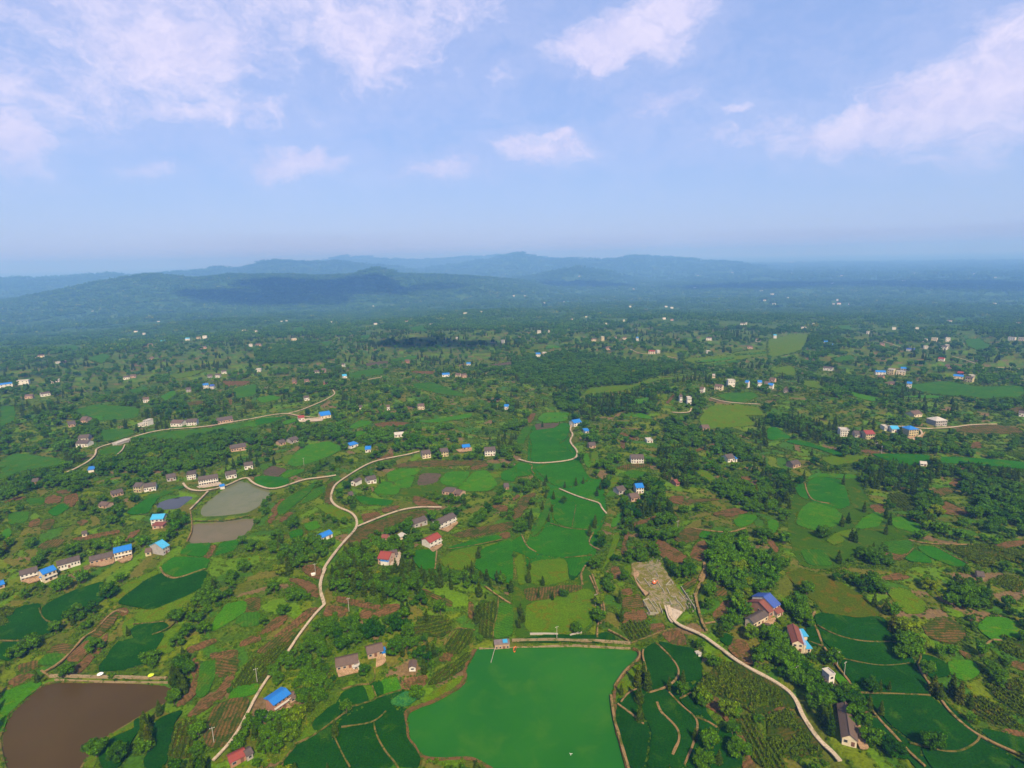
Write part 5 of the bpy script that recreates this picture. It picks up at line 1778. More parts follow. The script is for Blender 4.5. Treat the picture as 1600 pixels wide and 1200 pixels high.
FARS = """
10,606,16,8,blue,white 36,601,15,9,flat,white 293,532,8,6,cyan,white 310,530,7,6,brown,cream 320,529,8,8,flat,white 187,516,4,5,flat,white 212,519,6,5,grey,white 225,523,5,6,flat,white
235,541,7,5,brown,pink 255,536,8,5,cyan,white 381,518,7,5,flat,white 392,542,6,6,flat,white 62,559,12,5,brown,cream 92,568,5,4,flat,white 101,567,5,5,brown,pink 238,563,6,6,brown,pink
322,607,9,7,blue,white 331,608,7,6,navy,white 198,593,9,5,grey,white 208,591,8,5,brown,pink 229,629,9,6,brown,white 295,613,8,6,grey,grey 351,584,8,5,grey,white 90,597,5,5,flat,white 82,599,4,5,flat,white
145,487,4,4,flat,white 340,590,8,5,grey,white 329,590,7,4,grey,grey 72,619,12,5,grey,white 45,623,10,5,brown,pink 318,545,10,4,brown,pink 248,503,4,4,flat,white
460,532,10,5,flat,cream 404,542,9,6,brown,pink 518,504,5,5,flat,white 587,507,7,5,grey,white 635,504,7,6,brown,white 643,500,4,4,flat,pink 674,508,6,5,flat,white 727,491,8,7,flat,white 752,489,5,7,flat,white
583,479,4,4,flat,white 714,530,5,4,flat,white 697,589,15,5,blue,white 715,590,10,6,brown,cream 726,590,10,5,brown,pink 637,568,8,7,brown,brick 539,591,8,5,cyan,white 495,585,9,6,grey,white 505,582,7,6,brown,pink
404,581,8,6,flat,white 460,600,7,5,brown,brick 536,574,5,7,grey,white 658,640,13,6,brown,cream 607,641,6,5,brown,white 791,640,9,5,blue,white 732,571,8,4,blue,white 785,536,7,6,flat,white 402,521,5,4,brown,pink
480,598,8,4,brown,pink 508,601,7,4,brown,brick 480,626,9,5,grey,white 563,642,6,5,grey,white 440,503,4,4,flat,white 448,502,4,4,flat,white 400,519,5,5,flat,white
842,521,8,7,flat,white 858,520,3,6,flat,white 841,558,9,6,blue,white 851,556,8,6,flat,cream 872,474,5,6,flat,white 881,473,3,5,flat,white 887,473,4,5,cyan,white 850,474,4,4,flat,white 1009,485,7,6,flat,white
1050,482,6,7,flat,white 1041,480,5,4,flat,white 1038,499,7,5,flat,white 1050,501,6,4,brown,pink 942,533,7,10,flat,yellow 928,533,10,4,brown,cream 976,531,9,5,brown,cream 964,529,9,4,grey,grey 996,533,5,8,blue,white
951,547,9,5,brown,pink 1018,553,12,5,red,cream 1029,552,6,5,flat,white 1160,508,9,5,brown,white 1166,507,3,5,flat,white 1108,532,12,6,grey,white 1185,534,10,6,grey,white 985,480,4,4,flat,white 916,496,4,4,flat,white
975,502,3,5,flat,white 1000,467,4,4,flat,white 952,494,4,4,flat,white 1143,605,13,12,flat,white 1122,610,14,7,brown,cream 1096,614,7,7,brown,white 1166,606,6,10,blue,white 1187,606,7,10,blue,white 1199,606,9,8,brown,cream
1077,632,8,10,flat,white 1064,629,5,9,grey,white 1115,593,5,8,flat,cream 1107,552,7,4,flat,white 1172,545,10,4,brown,pink 1086,450,5,4,flat,white 1090,431,5,4,flat,white 1190,455,7,5,flat,white 1195,470,5,4,flat,white
905,432,4,4,flat,white 820,463,4,5,flat,white 803,463,4,5,flat,white 990,452,4,4,flat,white 1145,426,6,4,flat,white 947,507,3,4,flat,white 893,500,4,4,brown,cream
1211,529,6,8,cyan,white 1256,514,9,5,flat,white 1271,509,4,7,flat,white 1279,497,6,4,flat,white 1290,539,7,7,blue,white 1298,543,7,6,blue,white 1293,579,15,5,grey,white 1302,476,4,5,flat,white 1311,476,7,6,red,white
1308,470,3,7,flat,white 1328,476,4,5,flat,white 1484,504,8,7,brown,white 1554,477,5,8,flat,white 1397,515,6,6,flat,white 1433,514,5,4,flat,white 1444,534,7,6,flat,white 1459,534,9,9,flat,cream 1481,534,7,9,flat,white
1473,547,10,7,grey,white 1480,545,5,8,flat,grey 1594,507,9,6,grey,white 1580,532,10,7,flat,white 1376,586,15,6,blue,white 1391,585,9,10,flat,yellow 1407,586,13,7,flat,cream 1413,579,10,4,blue,white 1420,606,7,8,blue,white
1423,549,12,4,navy,white 1497,592,13,5,blue,cream 1513,597,10,8,grey,yellow 1519,591,7,5,flat,white 1500,586,8,4,red,brick 1470,564,8,5,red,white 1595,533,8,7,flat,cream 1355,522,4,7,flat,white 1362,520,4,5,flat,white
1481,576,9,6,brown,pink 1203,608,9,7,blue,white 1393,603,9,5,brown,pink 1375,592,8,4,brown,brick 1206,597,9,5,brown,pink 1597,651,8,5,grey,white 1228,614,7,4,grey,grey 1378,540,7,4,brown,pink 1447,545,6,5,flat,white
1237,427,4,4,flat,white 1322,439,5,4,flat,white 1385,439,4,4,flat,white 1412,439,7,4,flat,white 1420,443,4,5,flat,white 1375,443,4,4,flat,white 1439,446,4,4,flat,white 1302,443,8,4,flat,white 1522,428,3,4,flat,white
1555,434,4,5,flat,white 1569,416,3,4,flat,white 1206,460,8,4,flat,white 1231,466,4,4,flat,white 1315,431,4,4,flat,white 1471,451,3,4,flat,white 1379,427,4,4,flat,white 1298,422,7,4,flat,pink 1315,422,5,4,flat,white
1217,409,10,6,flat,pink 1238,409,12,7,flat,white 1252,409,14,7,flat,white 1268,410,12,6,flat,white 1209,476,6,5,flat,white 1264,495,5,4,flat,white 1516,432,4,4,flat,white 1430,427,8,4,flat,white
""".split()


def far_area(x, y):
    if y < 415:
        return 'in the white settlement on the hazy horizon'
    if y < 462:
        return 'in the hazy plain below the right horizon' if x > 1150 else 'on the far hills under the haze'
    if y < 520:
        return ('at the foot of the long dark hill' if x < 560 else 'in the far woods left of centre' if x < 820 else 'in the far woods right of centre' if x < 1150 else 'in the far woods toward the right edge')
    if y < 570:
        return ('below the dark hill at left' if x < 360 else 'near the shaded wood patch' if x < 800 else 'around the far valley bridge' if x < 1150 else 'along the pale road far right')
    return ('above the far left paddies' if x < 360 else 'in woods beyond the blue barn' if x < 800 else 'in the hamlet above the yellow-green valley' if x < 1240 else 'in the hamlet among far right fields')


_hp = []
for n_ in NEAR:
    _hp.append(pixels(n_[3]))
_fp = []
for t_ in FARS:
    x_, y_, w_, h_, rf, wl = t_.split(',')
    x_, y_, w_ = float(x_), float(y_), float(w_)
    rs_ = random.Random(int(x_ * 7 + y_ * 13))
    tilt = rs_.uniform(-.9, .9)
    _fp.append(np.array([(x_ - w_ / 2, y_ + tilt * .12 * w_ * .5), (x_ + w_ / 2, y_ - tilt * .12 * w_ * .5)]))
_hw = unproject_many(_hp + _fp)
HOUSE_W = []
for n_, w in zip(NEAR, _hw[:len(NEAR)]):
    label, cat, nm, _, D, h, roof, rm, wl, win, opt = n_
    Cc = w[2] if len(w) > 2 else None
    px = _hp[len(HOUSE_W)]
    fine = px[:, 1].max() > 800
    HOUSE_W.append(w.mean(0))
    if not fine:
        mid_ = (w[0] + w[1]) / 2
        w = np.vstack([mid_ + (w[0] - mid_) * .82, mid_ + (w[1] - mid_) * .82, w[2:]])
    house(nm, label, cat, w[0], w[1], D, h, roof, rm, wl, win, C=Cc, fine=fine, **opt)
COLN = {'blue': 'blue-roofed', 'navy': 'dark blue-roofed', 'cyan': 'light blue-roofed', 'flat': 'flat-roofed', 'brown': 'brown-roofed', 'grey': 'grey-roofed', 'red': 'red-roofed'}
for t_, w in zip(FARS, _hw[len(NEAR):]):
    x_, y_, w_, h_, rf, wl = t_.split(',')
    x_, y_ = float(x_), float(y_)
    c_ = w.mean(0)
    d_ = (w[1] - w[0]) * .5
    # far walls are seen almost end on: keep the width the photo shows, turn only a little
    L_ = float(np.hypot(*d_)) * 2
    vx = np.array([c_[1], -c_[0]]) / np.hypot(*c_)
    tn = random.Random(int(x_ + y_ * 3)).uniform(-.35, .35)
    vx = np.array([vx[0] * math.cos(tn) - vx[1] * math.sin(tn), vx[0] * math.sin(tn) + vx[1] * math.cos(tn)])
    wm = float(w_) * (.78 if y_ > 540 else .68) * np.hypot(c_[0], c_[1]) / FPX
    A_, B_ = c_ - vx * wm / 2, c_ + vx * wm / 2
    ar = far_area(x_, y_)
    size = 'tall ' if float(h_) >= 8 else ('wide ' if float(w_) >= 12 else '')
    lab = f"far {size}{wl} {COLN[rf]} house {ar}"
    rm = 'roof_pale' if rf == 'flat' else 'roof_' + rf
    hm = float(h_) * (1.0 if y_ > 560 else 1.3 if y_ > 480 else 2.1)
    tiny = y_ < 520
    house('far_house', lab, 'house', A_, B_, 9 if y_ > 480 else 14, hm, 'flat' if rf == 'flat' else 'gable', rm, wl,
          (0, 1) if tiny else (3, 2 if hm > 5.5 else 1), fine=False, group='houses ' + ar, ov=.4)
    HOUSE_W.append(c_)

# ------------------------------------------------------------------ trees
class Leafy:
    """collects leaf-clump faces and rough cores; each vertex carries a tone with painted-in crown shade"""
    def __init__(s, seed):
        s.rs = np.random.RandomState(seed)
        s.V, s.F, s.T, s.M = [], [], [], []
        s.n = 0

    def add(s, V, F, T, m):
        s.V.append(np.asarray(V, float))
        s.T.append(np.asarray(T, float))
        for f in F:
            s.F.append(tuple(int(i) + s.n for i in f))
            s.M.append(m)
        s.n += len(V)

    def lobe(s, c, r, n, size, flat=.8, tone=.5, core=True, up=.15):
        rs = s.rs
        c = np.asarray(c, float)
        if core:
            nn, mm = 7, 4
            V, T = [], []
            for j in range(mm + 1):
                th = math.pi * j / mm
                for i in range(nn):
                    ph = 2 * math.pi * (i + .5 * j) / nn
                    d = np.array([math.sin(th) * math.cos(ph), math.sin(th) * math.sin(ph), math.cos(th) * flat])
                    V.append(c + d * r * rs.uniform(.62, .88))
                    T.append(tone * .5 + rs.uniform(-.12, .12) + .12 * d[2])  # core toned darker: shade inside the crown painted in, easing upwards
            F = []
            for j in range(mm):
                for i in range(nn):
                    a, b = j * nn + i, j * nn + (i + 1) % nn
                    F.append((a, a + nn, b + nn, b))
            s.add(V, F, T, 0)
        d = rs.normal(size=(n, 3))
        d /= np.linalg.norm(d, axis=1)[:, None]
        d[:, 2] = np.where(d[:, 2] < -.35, -d[:, 2], d[:, 2])
        p = c + d * np.array([1, 1, flat]) * r * rs.uniform(.72, 1.08, (n, 1))
        nrm = d + rs.normal(size=(n, 3)) * .45 + np.array([0, 0, up])
        nrm /= np.linalg.norm(nrm, axis=1)[:, None]
        a = np.cross(nrm, rs.normal(size=(n, 3)))
        a /= np.linalg.norm(a, axis=1)[:, None]
        b = np.cross(nrm, a)
        sz = size * rs.uniform(.55, 1.25, n)[:, None] * .5
        asp = rs.uniform(.55, 1.0, n)[:, None]
        V = np.stack([p - a * sz - b * sz * asp * .4, p + a * sz * .3 - b * sz * asp, p + a * sz + b * sz * asp * .3, p - a * sz * .2 + b * sz * asp], 1).reshape(-1, 3)
        tt = np.repeat(np.clip(tone + rs.normal(size=n) * .22 + d[:, 2] * .16, 0, 1.3), 4)  # random tone per leaf, plus painted light: paler on upward sides
        F = np.arange(4 * n).reshape(n, 4)
        s.add(V, F, tt, 0)

    def wood(s, p, q, r0, r1, n=6):
        mb = MB().tube(p, q, r0, r1, n)
        s.add(mb.v, mb.f, np.full(len(mb.v), .5), 1)

    def mesh(s, name, mats, only=None):
        V = np.vstack(s.V)
        T = np.concatenate(s.T)
        fs = [f for f, m in zip(s.F, s.M) if only is None or m == only]
        ms = [m for m in s.M if only is None or m == only]
        me = bpy.data.meshes.new(name)
        if only is not None:
            used = np.zeros(len(V), bool)
            for f in fs:
                used[list(f)] = True
            new = np.cumsum(used) - 1
            fs = [tuple(int(new[i]) for i in f) for f in fs]
            V, T = V[used], T[used]
        me.from_pydata(V.tolist(), [], fs)
        for m in mats:
            me.materials.append(MATS[m])
        if only is None:
            me.polygons.foreach_set('material_index', ms)
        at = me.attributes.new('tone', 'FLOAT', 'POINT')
        at.data.foreach_set('value', T.astype(np.float32))
        me.update()
        return me


def make_broad(seed, H=6.5, W=5.2, n=13, leaf=.62, per=34):
    L = Leafy(seed)
    rs = L.rs
    th = H * .34
    L.wood((0, 0, -.8), (rs.uniform(-.2, .2), rs.uniform(-.2, .2), th), .20, .14)
    for i in range(n):
        if i == 0:
            c, r = (0, 0, H * .74), W * .24
        else:
            a = i * 2.4 + rs.uniform(-.4, .4)
            lev = rs.uniform(0, 1)
            rad = W * .5 * (.38 + .42 * math.sqrt(1 - (lev * .85) ** 2)) * rs.uniform(.6, 1.0)
            c = (math.cos(a) * rad, math.sin(a) * rad, H * (.36 + .46 * lev))
            r = W * rs.uniform(.15, .25)
        if i < 6:
            L.wood((0, 0, th * .8), (c[0] * .8, c[1] * .8, c[2]), .09, .04, 5)
        L.lobe(c, r, per, leaf, .82, rs.uniform(.32, .72))
    return L


def make_conifer(seed, H=8.5, W=3.0, leaf=.5):
    L = Leafy(seed)
    rs = L.rs
    L.wood((0, 0, -.8), (0, 0, H * .9), .16, .04)
    lev = 13
    for j in range(lev):
        t = j / (lev - 1)
        z = H * (.10 + .86 * t)
        rad = W * .5 * (1 - t) ** .75 * (.75 + .25 * math.sin(j * 2.1)) + .12
        k = max(2, int(6 * (1 - t) + 2))
        for i in range(k):
            a = 2 * math.pi * i / k + j * 1.3 + rs.uniform(-.4, .4)
            c = (math.cos(a) * rad * .62, math.sin(a) * rad * .62, z + rs.uniform(-.2, .2))
            L.lobe(c, rad * .48 + .16, 9, leaf, 1.25, rs.uniform(.3, .68), core=(j % 2 == 0), up=.1)
    return L


def make_bamboo(seed, H=8.0, W=6.0):
    L = Leafy(seed)
    rs = L.rs
    for i in range(15):
        a = rs.uniform(0, 6.28)
        b = rs.uniform(.1, .4) * W
        foot = (math.cos(a) * b * .35, math.sin(a) * b * .35, -.5)
        lean = (math.cos(a) * b, math.sin(a) * b, H * rs.uniform(.55, .8))
        L.wood(foot, lean, .07, .04, 4)
        for k in range(4):
            t = .45 + k * .19
            c = (foot[0] + (lean[0] - foot[0]) * t * 1.25, foot[1] + (lean[1] - foot[1]) * t * 1.25, lean[2] * min(1.0, t * 1.05) + (0 if k < 3 else -.3))
            L.lobe(c, rs.uniform(.55, .95), 16, .6, .8, rs.uniform(.35, .8), core=(k % 2 == 0))
    return L


def make_bush(seed):
    L = Leafy(seed)
    rs = L.rs
    for i in range(6):
        a = rs.uniform(0, 6.28)
        d = rs.uniform(0, .9)
        L.lobe((math.cos(a) * d, math.sin(a) * d, rs.uniform(.25, .75)), rs.uniform(.45, .8), 16, .46, .75, rs.uniform(.25, .75))
    return L


def make_grove(seed, n=16, span=26.0):
    """a stand of trees for the far distance"""
    L = Leafy(seed)
    rs = L.rs
    for i in range(n):
        x, y = rs.uniform(-.5, .5, 2) * span
        H = rs.uniform(4.5, 9.0)
        W = rs.uniform(4.5, 7.5)
        tone = rs.uniform(.2, .8)
        if rs.rand() < .35:
            for k in range(3):
                L.lobe((x, y, H * (.3 + .3 * k)), W * (.26 - .06 * k), 7, 1.3, 1.3, tone, core=True)
        else:
            for k in range(3):
                L.lobe((x + rs.uniform(-1.4, 1.4), y + rs.uniform(-1.4, 1.4), H * rs.uniform(.4, .75)), W * rs.uniform(.26, .36), 9, 1.5, .8, tone + rs.uniform(-.1, .1))
    return L


def make_maize(seed):
    L = Leafy(seed)
    rs = L.rs
    for i in range(3):
        L.lobe((rs.uniform(-.25, .25), (i - 1) * .42, rs.uniform(.4, .7)), .42, 9, .5, 1.1, rs.uniform(.3, .7), core=(i == 1))
    return L


BROAD = [make_broad(11, 6.4, 6.4, 15), make_broad(12, 7.2, 6.0, 16), make_broad(13, 5.8, 6.8, 15), make_broad(14, 6.6, 7.4, 18), make_broad(15, 7.6, 5.4, 14)]
CONIF = [make_conifer(21, 8.4, 3.5), make_conifer(22, 9.0, 3.8), make_conifer(23, 7.8, 3.2), make_conifer(24, 8.6, 4.4)]
BAMB = [make_bamboo(31), make_bamboo(32, 8.6, 6.6), make_bamboo(33, 7.2, 5.6)]
BUSH = [make_bush(41), make_bush(42), make_bush(43)]
GROVE = [make_grove(51), make_grove(52), make_grove(53, 18), make_grove(54, 13)]
MAIZE = [make_maize(61), make_maize(62), make_maize(63)]


def protos(name, ls, mats):
    out = []
    for L in ls:
        o = bpy.data.objects.new(name, L.mesh(name, mats))
        out.append(o)
    return out


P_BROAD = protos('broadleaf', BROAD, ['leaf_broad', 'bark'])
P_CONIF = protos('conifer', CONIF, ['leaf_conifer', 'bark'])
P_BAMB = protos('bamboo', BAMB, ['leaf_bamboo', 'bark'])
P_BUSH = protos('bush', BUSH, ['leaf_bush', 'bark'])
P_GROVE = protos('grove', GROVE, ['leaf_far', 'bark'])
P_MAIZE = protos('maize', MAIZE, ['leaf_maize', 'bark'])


def scatter(name, X, Y, Z, S, protolist, label, cat, seed, rot=None, parent=None, kind='stuff'):
    """many copies of a few plants as one object"""
    rs = np.random.RandomState(seed)
    n = len(X)
    me = bpy.data.meshes.new(name)
    me.vertices.add(n)
    me.vertices.foreach_set('co', np.stack([X, Y, Z], 1).astype(np.float32).ravel())
    for key, val, typ in (('sc', S, 'FLOAT'), ('rot', rs.uniform(0, 6.283, n) if rot is None else rot, 'FLOAT'), ('var', rs.randint(0, len(protolist), n), 'INT')):
        a = me.attributes.new(key, typ, 'POINT')
        a.data.foreach_set('value', np.asarray(val, np.int32 if typ == 'INT' else np.float32))
    o = link(bpy.data.objects.new(name, me), parent)
    if kind:
        o['kind'] = kind
    if label:
        tag(o, label, cat)
    ng = bpy.data.node_groups.new(name, 'GeometryNodeTree')
    ng.interface.new_socket('Geometry', in_out='INPUT', socket_type='NodeSocketGeometry')
    ng.interface.new_socket('Geometry', in_out='OUTPUT', socket_type='NodeSocketGeometry')
    N, Lk = ng.nodes, ng.links
    gi, go = N.new('NodeGroupInput'), N.new('NodeGroupOutput')
    ip = N.new('GeometryNodeInstanceOnPoints')
    jn = N.new('GeometryNodeJoinGeometry')
    for po in protolist:
        oi = N.new('GeometryNodeObjectInfo')
        oi.inputs['Object'].default_value = po
        oi.inputs['As Instance'].default_value = True
        Lk.new(oi.outputs['Geometry'], jn.inputs[0])
    Lk.new(gi.outputs[0], ip.inputs['Points'])
    Lk.new(jn.outputs[0], ip.inputs['Instance'])
    ip.inputs['Pick Instance'].default_value = True

    def attr(nm, typ):
        x = N.new('GeometryNodeInputNamedAttribute')
        x.data_type = typ
        x.inputs['Name'].default_value = nm
        return x.outputs[0]
    Lk.new(attr('var', 'INT'), ip.inputs['Instance Index'])
    cx = N.new('ShaderNodeCombineXYZ')
    Lk.new(attr('rot', 'FLOAT'), cx.inputs[2])
    Lk.new(cx.outputs[0], ip.inputs['Rotation'])
    Lk.new(attr('sc', 'FLOAT'), ip.inputs['Scale'])
    Lk.new(ip.outputs[0], go.inputs[0])
    md = o.modifiers.new('scatter', 'NODES')
    md.node_group = ng
    return o


# woods read off the photograph: b broadleaf, c conifer, k bamboo (dense); n keeps clear
WOODS = """
c F 500,1100 490,980 560,890 760,900 900,1000 1100,1020 1350,1010 1400,1080 1350,1120 900,1130 600,1130
b F 560,870 700,800 760,780 900,780 980,850 960,1000 830,1000 760,980 760,900 600,900
c B 430,60 560,0 700,20 900,20 1000,60 1000,150 960,230 740,245 600,225 480,185 420,150
b B 60,720 200,530 330,400 480,320 600,330 900,330 900,400 820,420 700,470 620,490 500,550 470,600 465,690 500,740 480,800 300,880 200,860 100,720
b B 900,420 1040,400 1090,450 1060,520 1020,600 900,590 800,540 790,470
b B 0,930 60,900 200,870 300,900 220,1030 150,1130 100,1200 0,1200
c B 320,330 420,290 440,330 330,420
k G 1240,830 1320,790 1450,850 1600,960 1600,1120 1250,1120 1200,980
b G 680,920 880,880 1000,960 1160,970 1180,1000 1120,1090 1000,1040 880,950
k C 1160,60 1300,170 1400,60 1500,20 1500,200 1380,300 1330,380 1230,390 1290,280 1290,220 1200,100
c G 660,640 920,560 1000,600 1000,690 900,740 760,770 680,760
c G 900,260 1050,240 1180,360 1220,460 1100,500 950,450 900,380
b G 660,440 760,420 940,470 940,560 820,600 680,620
b G 1160,450 1500,480 1600,420 1600,640 1500,650 1300,540
b G 1000,40 1160,110 1340,130 1460,210 1580,330 1440,330 1300,260 1100,250 960,140
c I 480,450 720,420 900,440 1000,470 1000,520 900,530 760,520 560,480
b I 940,540 1060,540 1080,640 1020,760 930,700 900,620
c I 560,320 760,310 1040,380 1280,350 1600,400 1600,460 1230,430 1010,440 700,420 560,370
b I 1200,460 1320,440 1500,480 1600,500 1600,640 1400,620 1230,580
b I 560,780 720,770 740,880 820,960 800,1000 640,980 560,900
k I 1250,560 1420,600 1600,680 1600,740 1320,660
c I 0,440 140,420 160,520 110,600 0,640
b I 380,180 480,190 640,210 720,200 900,210 1000,190 1240,190 1260,270 1000,280 720,250 560,250
c I 0,60 150,50 300,100 440,180 380,200 200,170 60,110
b D 760,320 880,330 850,440 760,480
b D 0,440 110,400 100,520 300,560 370,620 270,720 180,700 60,640 0,600
c D 280,860 340,830 400,960 400,1010 320,1010
b D 180,760 300,730 420,760 540,780 600,880 600,1000 640,1080 560,1080 510,880 420,840 300,840 200,880
b D 1080,120 1290,100 1300,260 1200,300 1000,230
c A 1020,560 1090,540 1110,640 1080,740 1010,760 980,700
c A 830,900 910,860 900,1080 820,1100
b E 780,240 1100,150 1600,130 1600,200 1450,220 1400,340 1200,380 800,390 650,420 560,440 620,340 700,290
b E 180,390 420,400 560,420 540,480 400,490 200,510 60,560 0,580 0,480
b E 400,0 540,0 620,90 640,190 560,190 470,160 430,60
c E 400,260 500,250 510,350 410,360
b F 120,160 460,120 470,190 280,200 140,230 0,200
b F 480,760 620,700 640,640 560,560 500,560 500,620 470,600
b F 120,880 330,820 480,830 500,900 400,960 200,960 100,920
b E 620,560 760,580 760,640 600,660
b F 1040,500 1180,480 1280,540 1330,600 1160,600 1060,560
b K 0,700 380,680 520,760 260,800 0,790
b L 0,760 400,720 760,780 1000,800 1100,820 760,920 400,960 0,900
b L 240,1000 420,960 440,1060 380,1120 300,1080
c L 480,1000 800,960 900,1010 900,1090 600,1120 400,1130
b L 1090,960 1200,980 1200,1100 1120,1130 1080,1050
b M 240,620 420,640 420,720 250,710
b M 420,880 700,900 900,1000 640,1010 500,950
b M 1340,1020 1500,1020 1480,1080 1360,1070
"""
_pl = parse_lines(WOODS)
WOOD_POLYS = [(k, u) for (k, t), u in zip(_pl, unproject_many([pixels(t) for k, t in _pl]))]
WOODMASK = np.zeros((RH, RW), np.uint8)
for k, poly in WOOD_POLYS:
    lo = np.floor(poly.min(0)).astype(int)
    hi = np.ceil(poly.max(0)).astype(int)
    x0, x1, y0, y1 = max(lo[0], RX0), min(hi[0], RX0 + RW), max(lo[1], RY0), min(hi[1], RY0 + RH)
    if x1 <= x0 or y1 <= y0:
        continue
    X, Y = np.meshgrid(np.arange(x0, x1) + .5, np.arange(y0, y1) + .5)
    m = inside(poly, X, Y)
    WOODMASK[y0 - RY0:y1 - RY0, x0 - RX0:x1 - RX0][m] = {'b': 1, 'c': 2, 'k': 3}[k]


def wood_at(x, y):
    ix = np.clip((x - RX0).astype(int), 0, RW - 1)
    iy = np.clip((y - RY0).astype(int), 0, RH - 1)
    return np.where((x < RX0) | (x >= RX0 + RW) | (y < RY0) | (y >= RY0 + RH), 0, WOODMASK[iy, ix])


RS = np.random.RandomState(2024)


def grid_points(r0, r1, sp, jitter=.48):
    m = math.sin(RAD(49)) * r1
    xs = np.arange(-m, m, sp)
    ys = np.arange(max(40, r0 * .55), r1, sp)
    X, Y = np.meshgrid(xs, ys)
    X = X.ravel() + RS.uniform(-jitter, jitter, X.size) * sp
    Y = Y.ravel() + RS.uniform(-jitter, jitter, Y.size) * sp
    r = np.hypot(X, Y)
    ok = (r >= r0) & (r < r1) & (np.abs(np.arctan2(X, Y)) < RAD(48))
    return X[ok], Y[ok]


def clear_of(x, y, rad):
    """nothing but rough ground within a radius"""
    ok = mask_at(x, y) == 0
    for a in range(6):
        dx, dy = math.cos(a * 1.047) * rad, math.sin(a * 1.047) * rad
        k = mask_at(x + dx, y + dy)
        ok &= k < 2
    return ok


def hides(x, y, z, H):
    """how much of the tree's height may stand before it would hide a lane, house, pond (2) or field (1) seen behind it"""
    r = np.hypot(x, y)
    dz = np.maximum(CAM_H - z, 8)
    best = np.ones(len(x))
    for k in (1.0, .8, .6, .4, .22):
        back = H * k * r / dz
        f = 1 + back / r
        mm = mask_at(x * f, y * f)
        bad = ((mm >= 2) & ((mm != 4) | (RS.rand(len(x)) < .75))) | ((mm == 1) & (RS.rand(len(x)) < .8))
        best = np.where(bad, np.minimum(best, k - .2), best)
    return best


TX, TY, TH, TK = [], [], [], []     # trees: position, height, kind (0 broad, 1 conifer, 2 bamboo)


def plant(X, Y, H, K):
    TX.append(X), TY.append(Y), TH.append(H), TK.append(K)


for (r0, r1, sp, sca, pw, pd) in ((120, 330, 3.2, .84, .82, .62), (330, 620, 3.9, .90, .82, .58), (620, 1000, 5.2, .98, .85, .60), (1000, 1650, 7.4, 1.2, .9, .70)):
    X, Y = grid_points(r0, r1, sp)
    wd = wood_at(X, Y)
    n1 = fbm(X, Y, 55, 3, 51)
    n2 = fbm(X, Y, 16, 2, 57)
    pr = np.where(wd > 0, pw, pd * sstep(.44, .60, n1 * .55 + n2 * .45) + .05)
    pr = np.where((wd == 0) & plot_crop(X, Y), pr * .10, np.where(wd == 0, pr * (1.4 if r0 < 300 else .95), pr))
    ok = (RS.rand(len(X)) < pr) & clear_of(X, Y, 1.6)
    X, Y, wd, n1 = X[ok], Y[ok], wd[ok], n1[ok]
    sp2 = fbm(X, Y, 70, 2, 63) + RS.uniform(-.16, .16, len(X))
    K = np.where(wd == 1, (RS.rand(len(X)) < .10) * 1, np.where(wd == 2, (RS.rand(len(X)) < .60) * 1, np.where(wd == 3, np.where(RS.rand(len(X)) < .45, 2, 0), np.where(sp2 > .68, 1, np.where(sp2 < .30, 2, 0)))))
    H = np.where(K == 1, RS.uniform(5.5, 10.0, len(X)), np.where(K == 2, RS.uniform(5.0, 8.5, len(X)), RS.uniform(3.6, 7.8, len(X)))) * sca
    Z = hgt(X, Y)
    f = hides(X, Y, Z, H)
    f = np.where(wd > 0, np.maximum(f, .58), f)
    H = H * np.where(f < 1, np.maximum(f, 0), 1)
    ok = H > 2.2
    plant(X[ok], Y[ok], H[ok], K[ok])

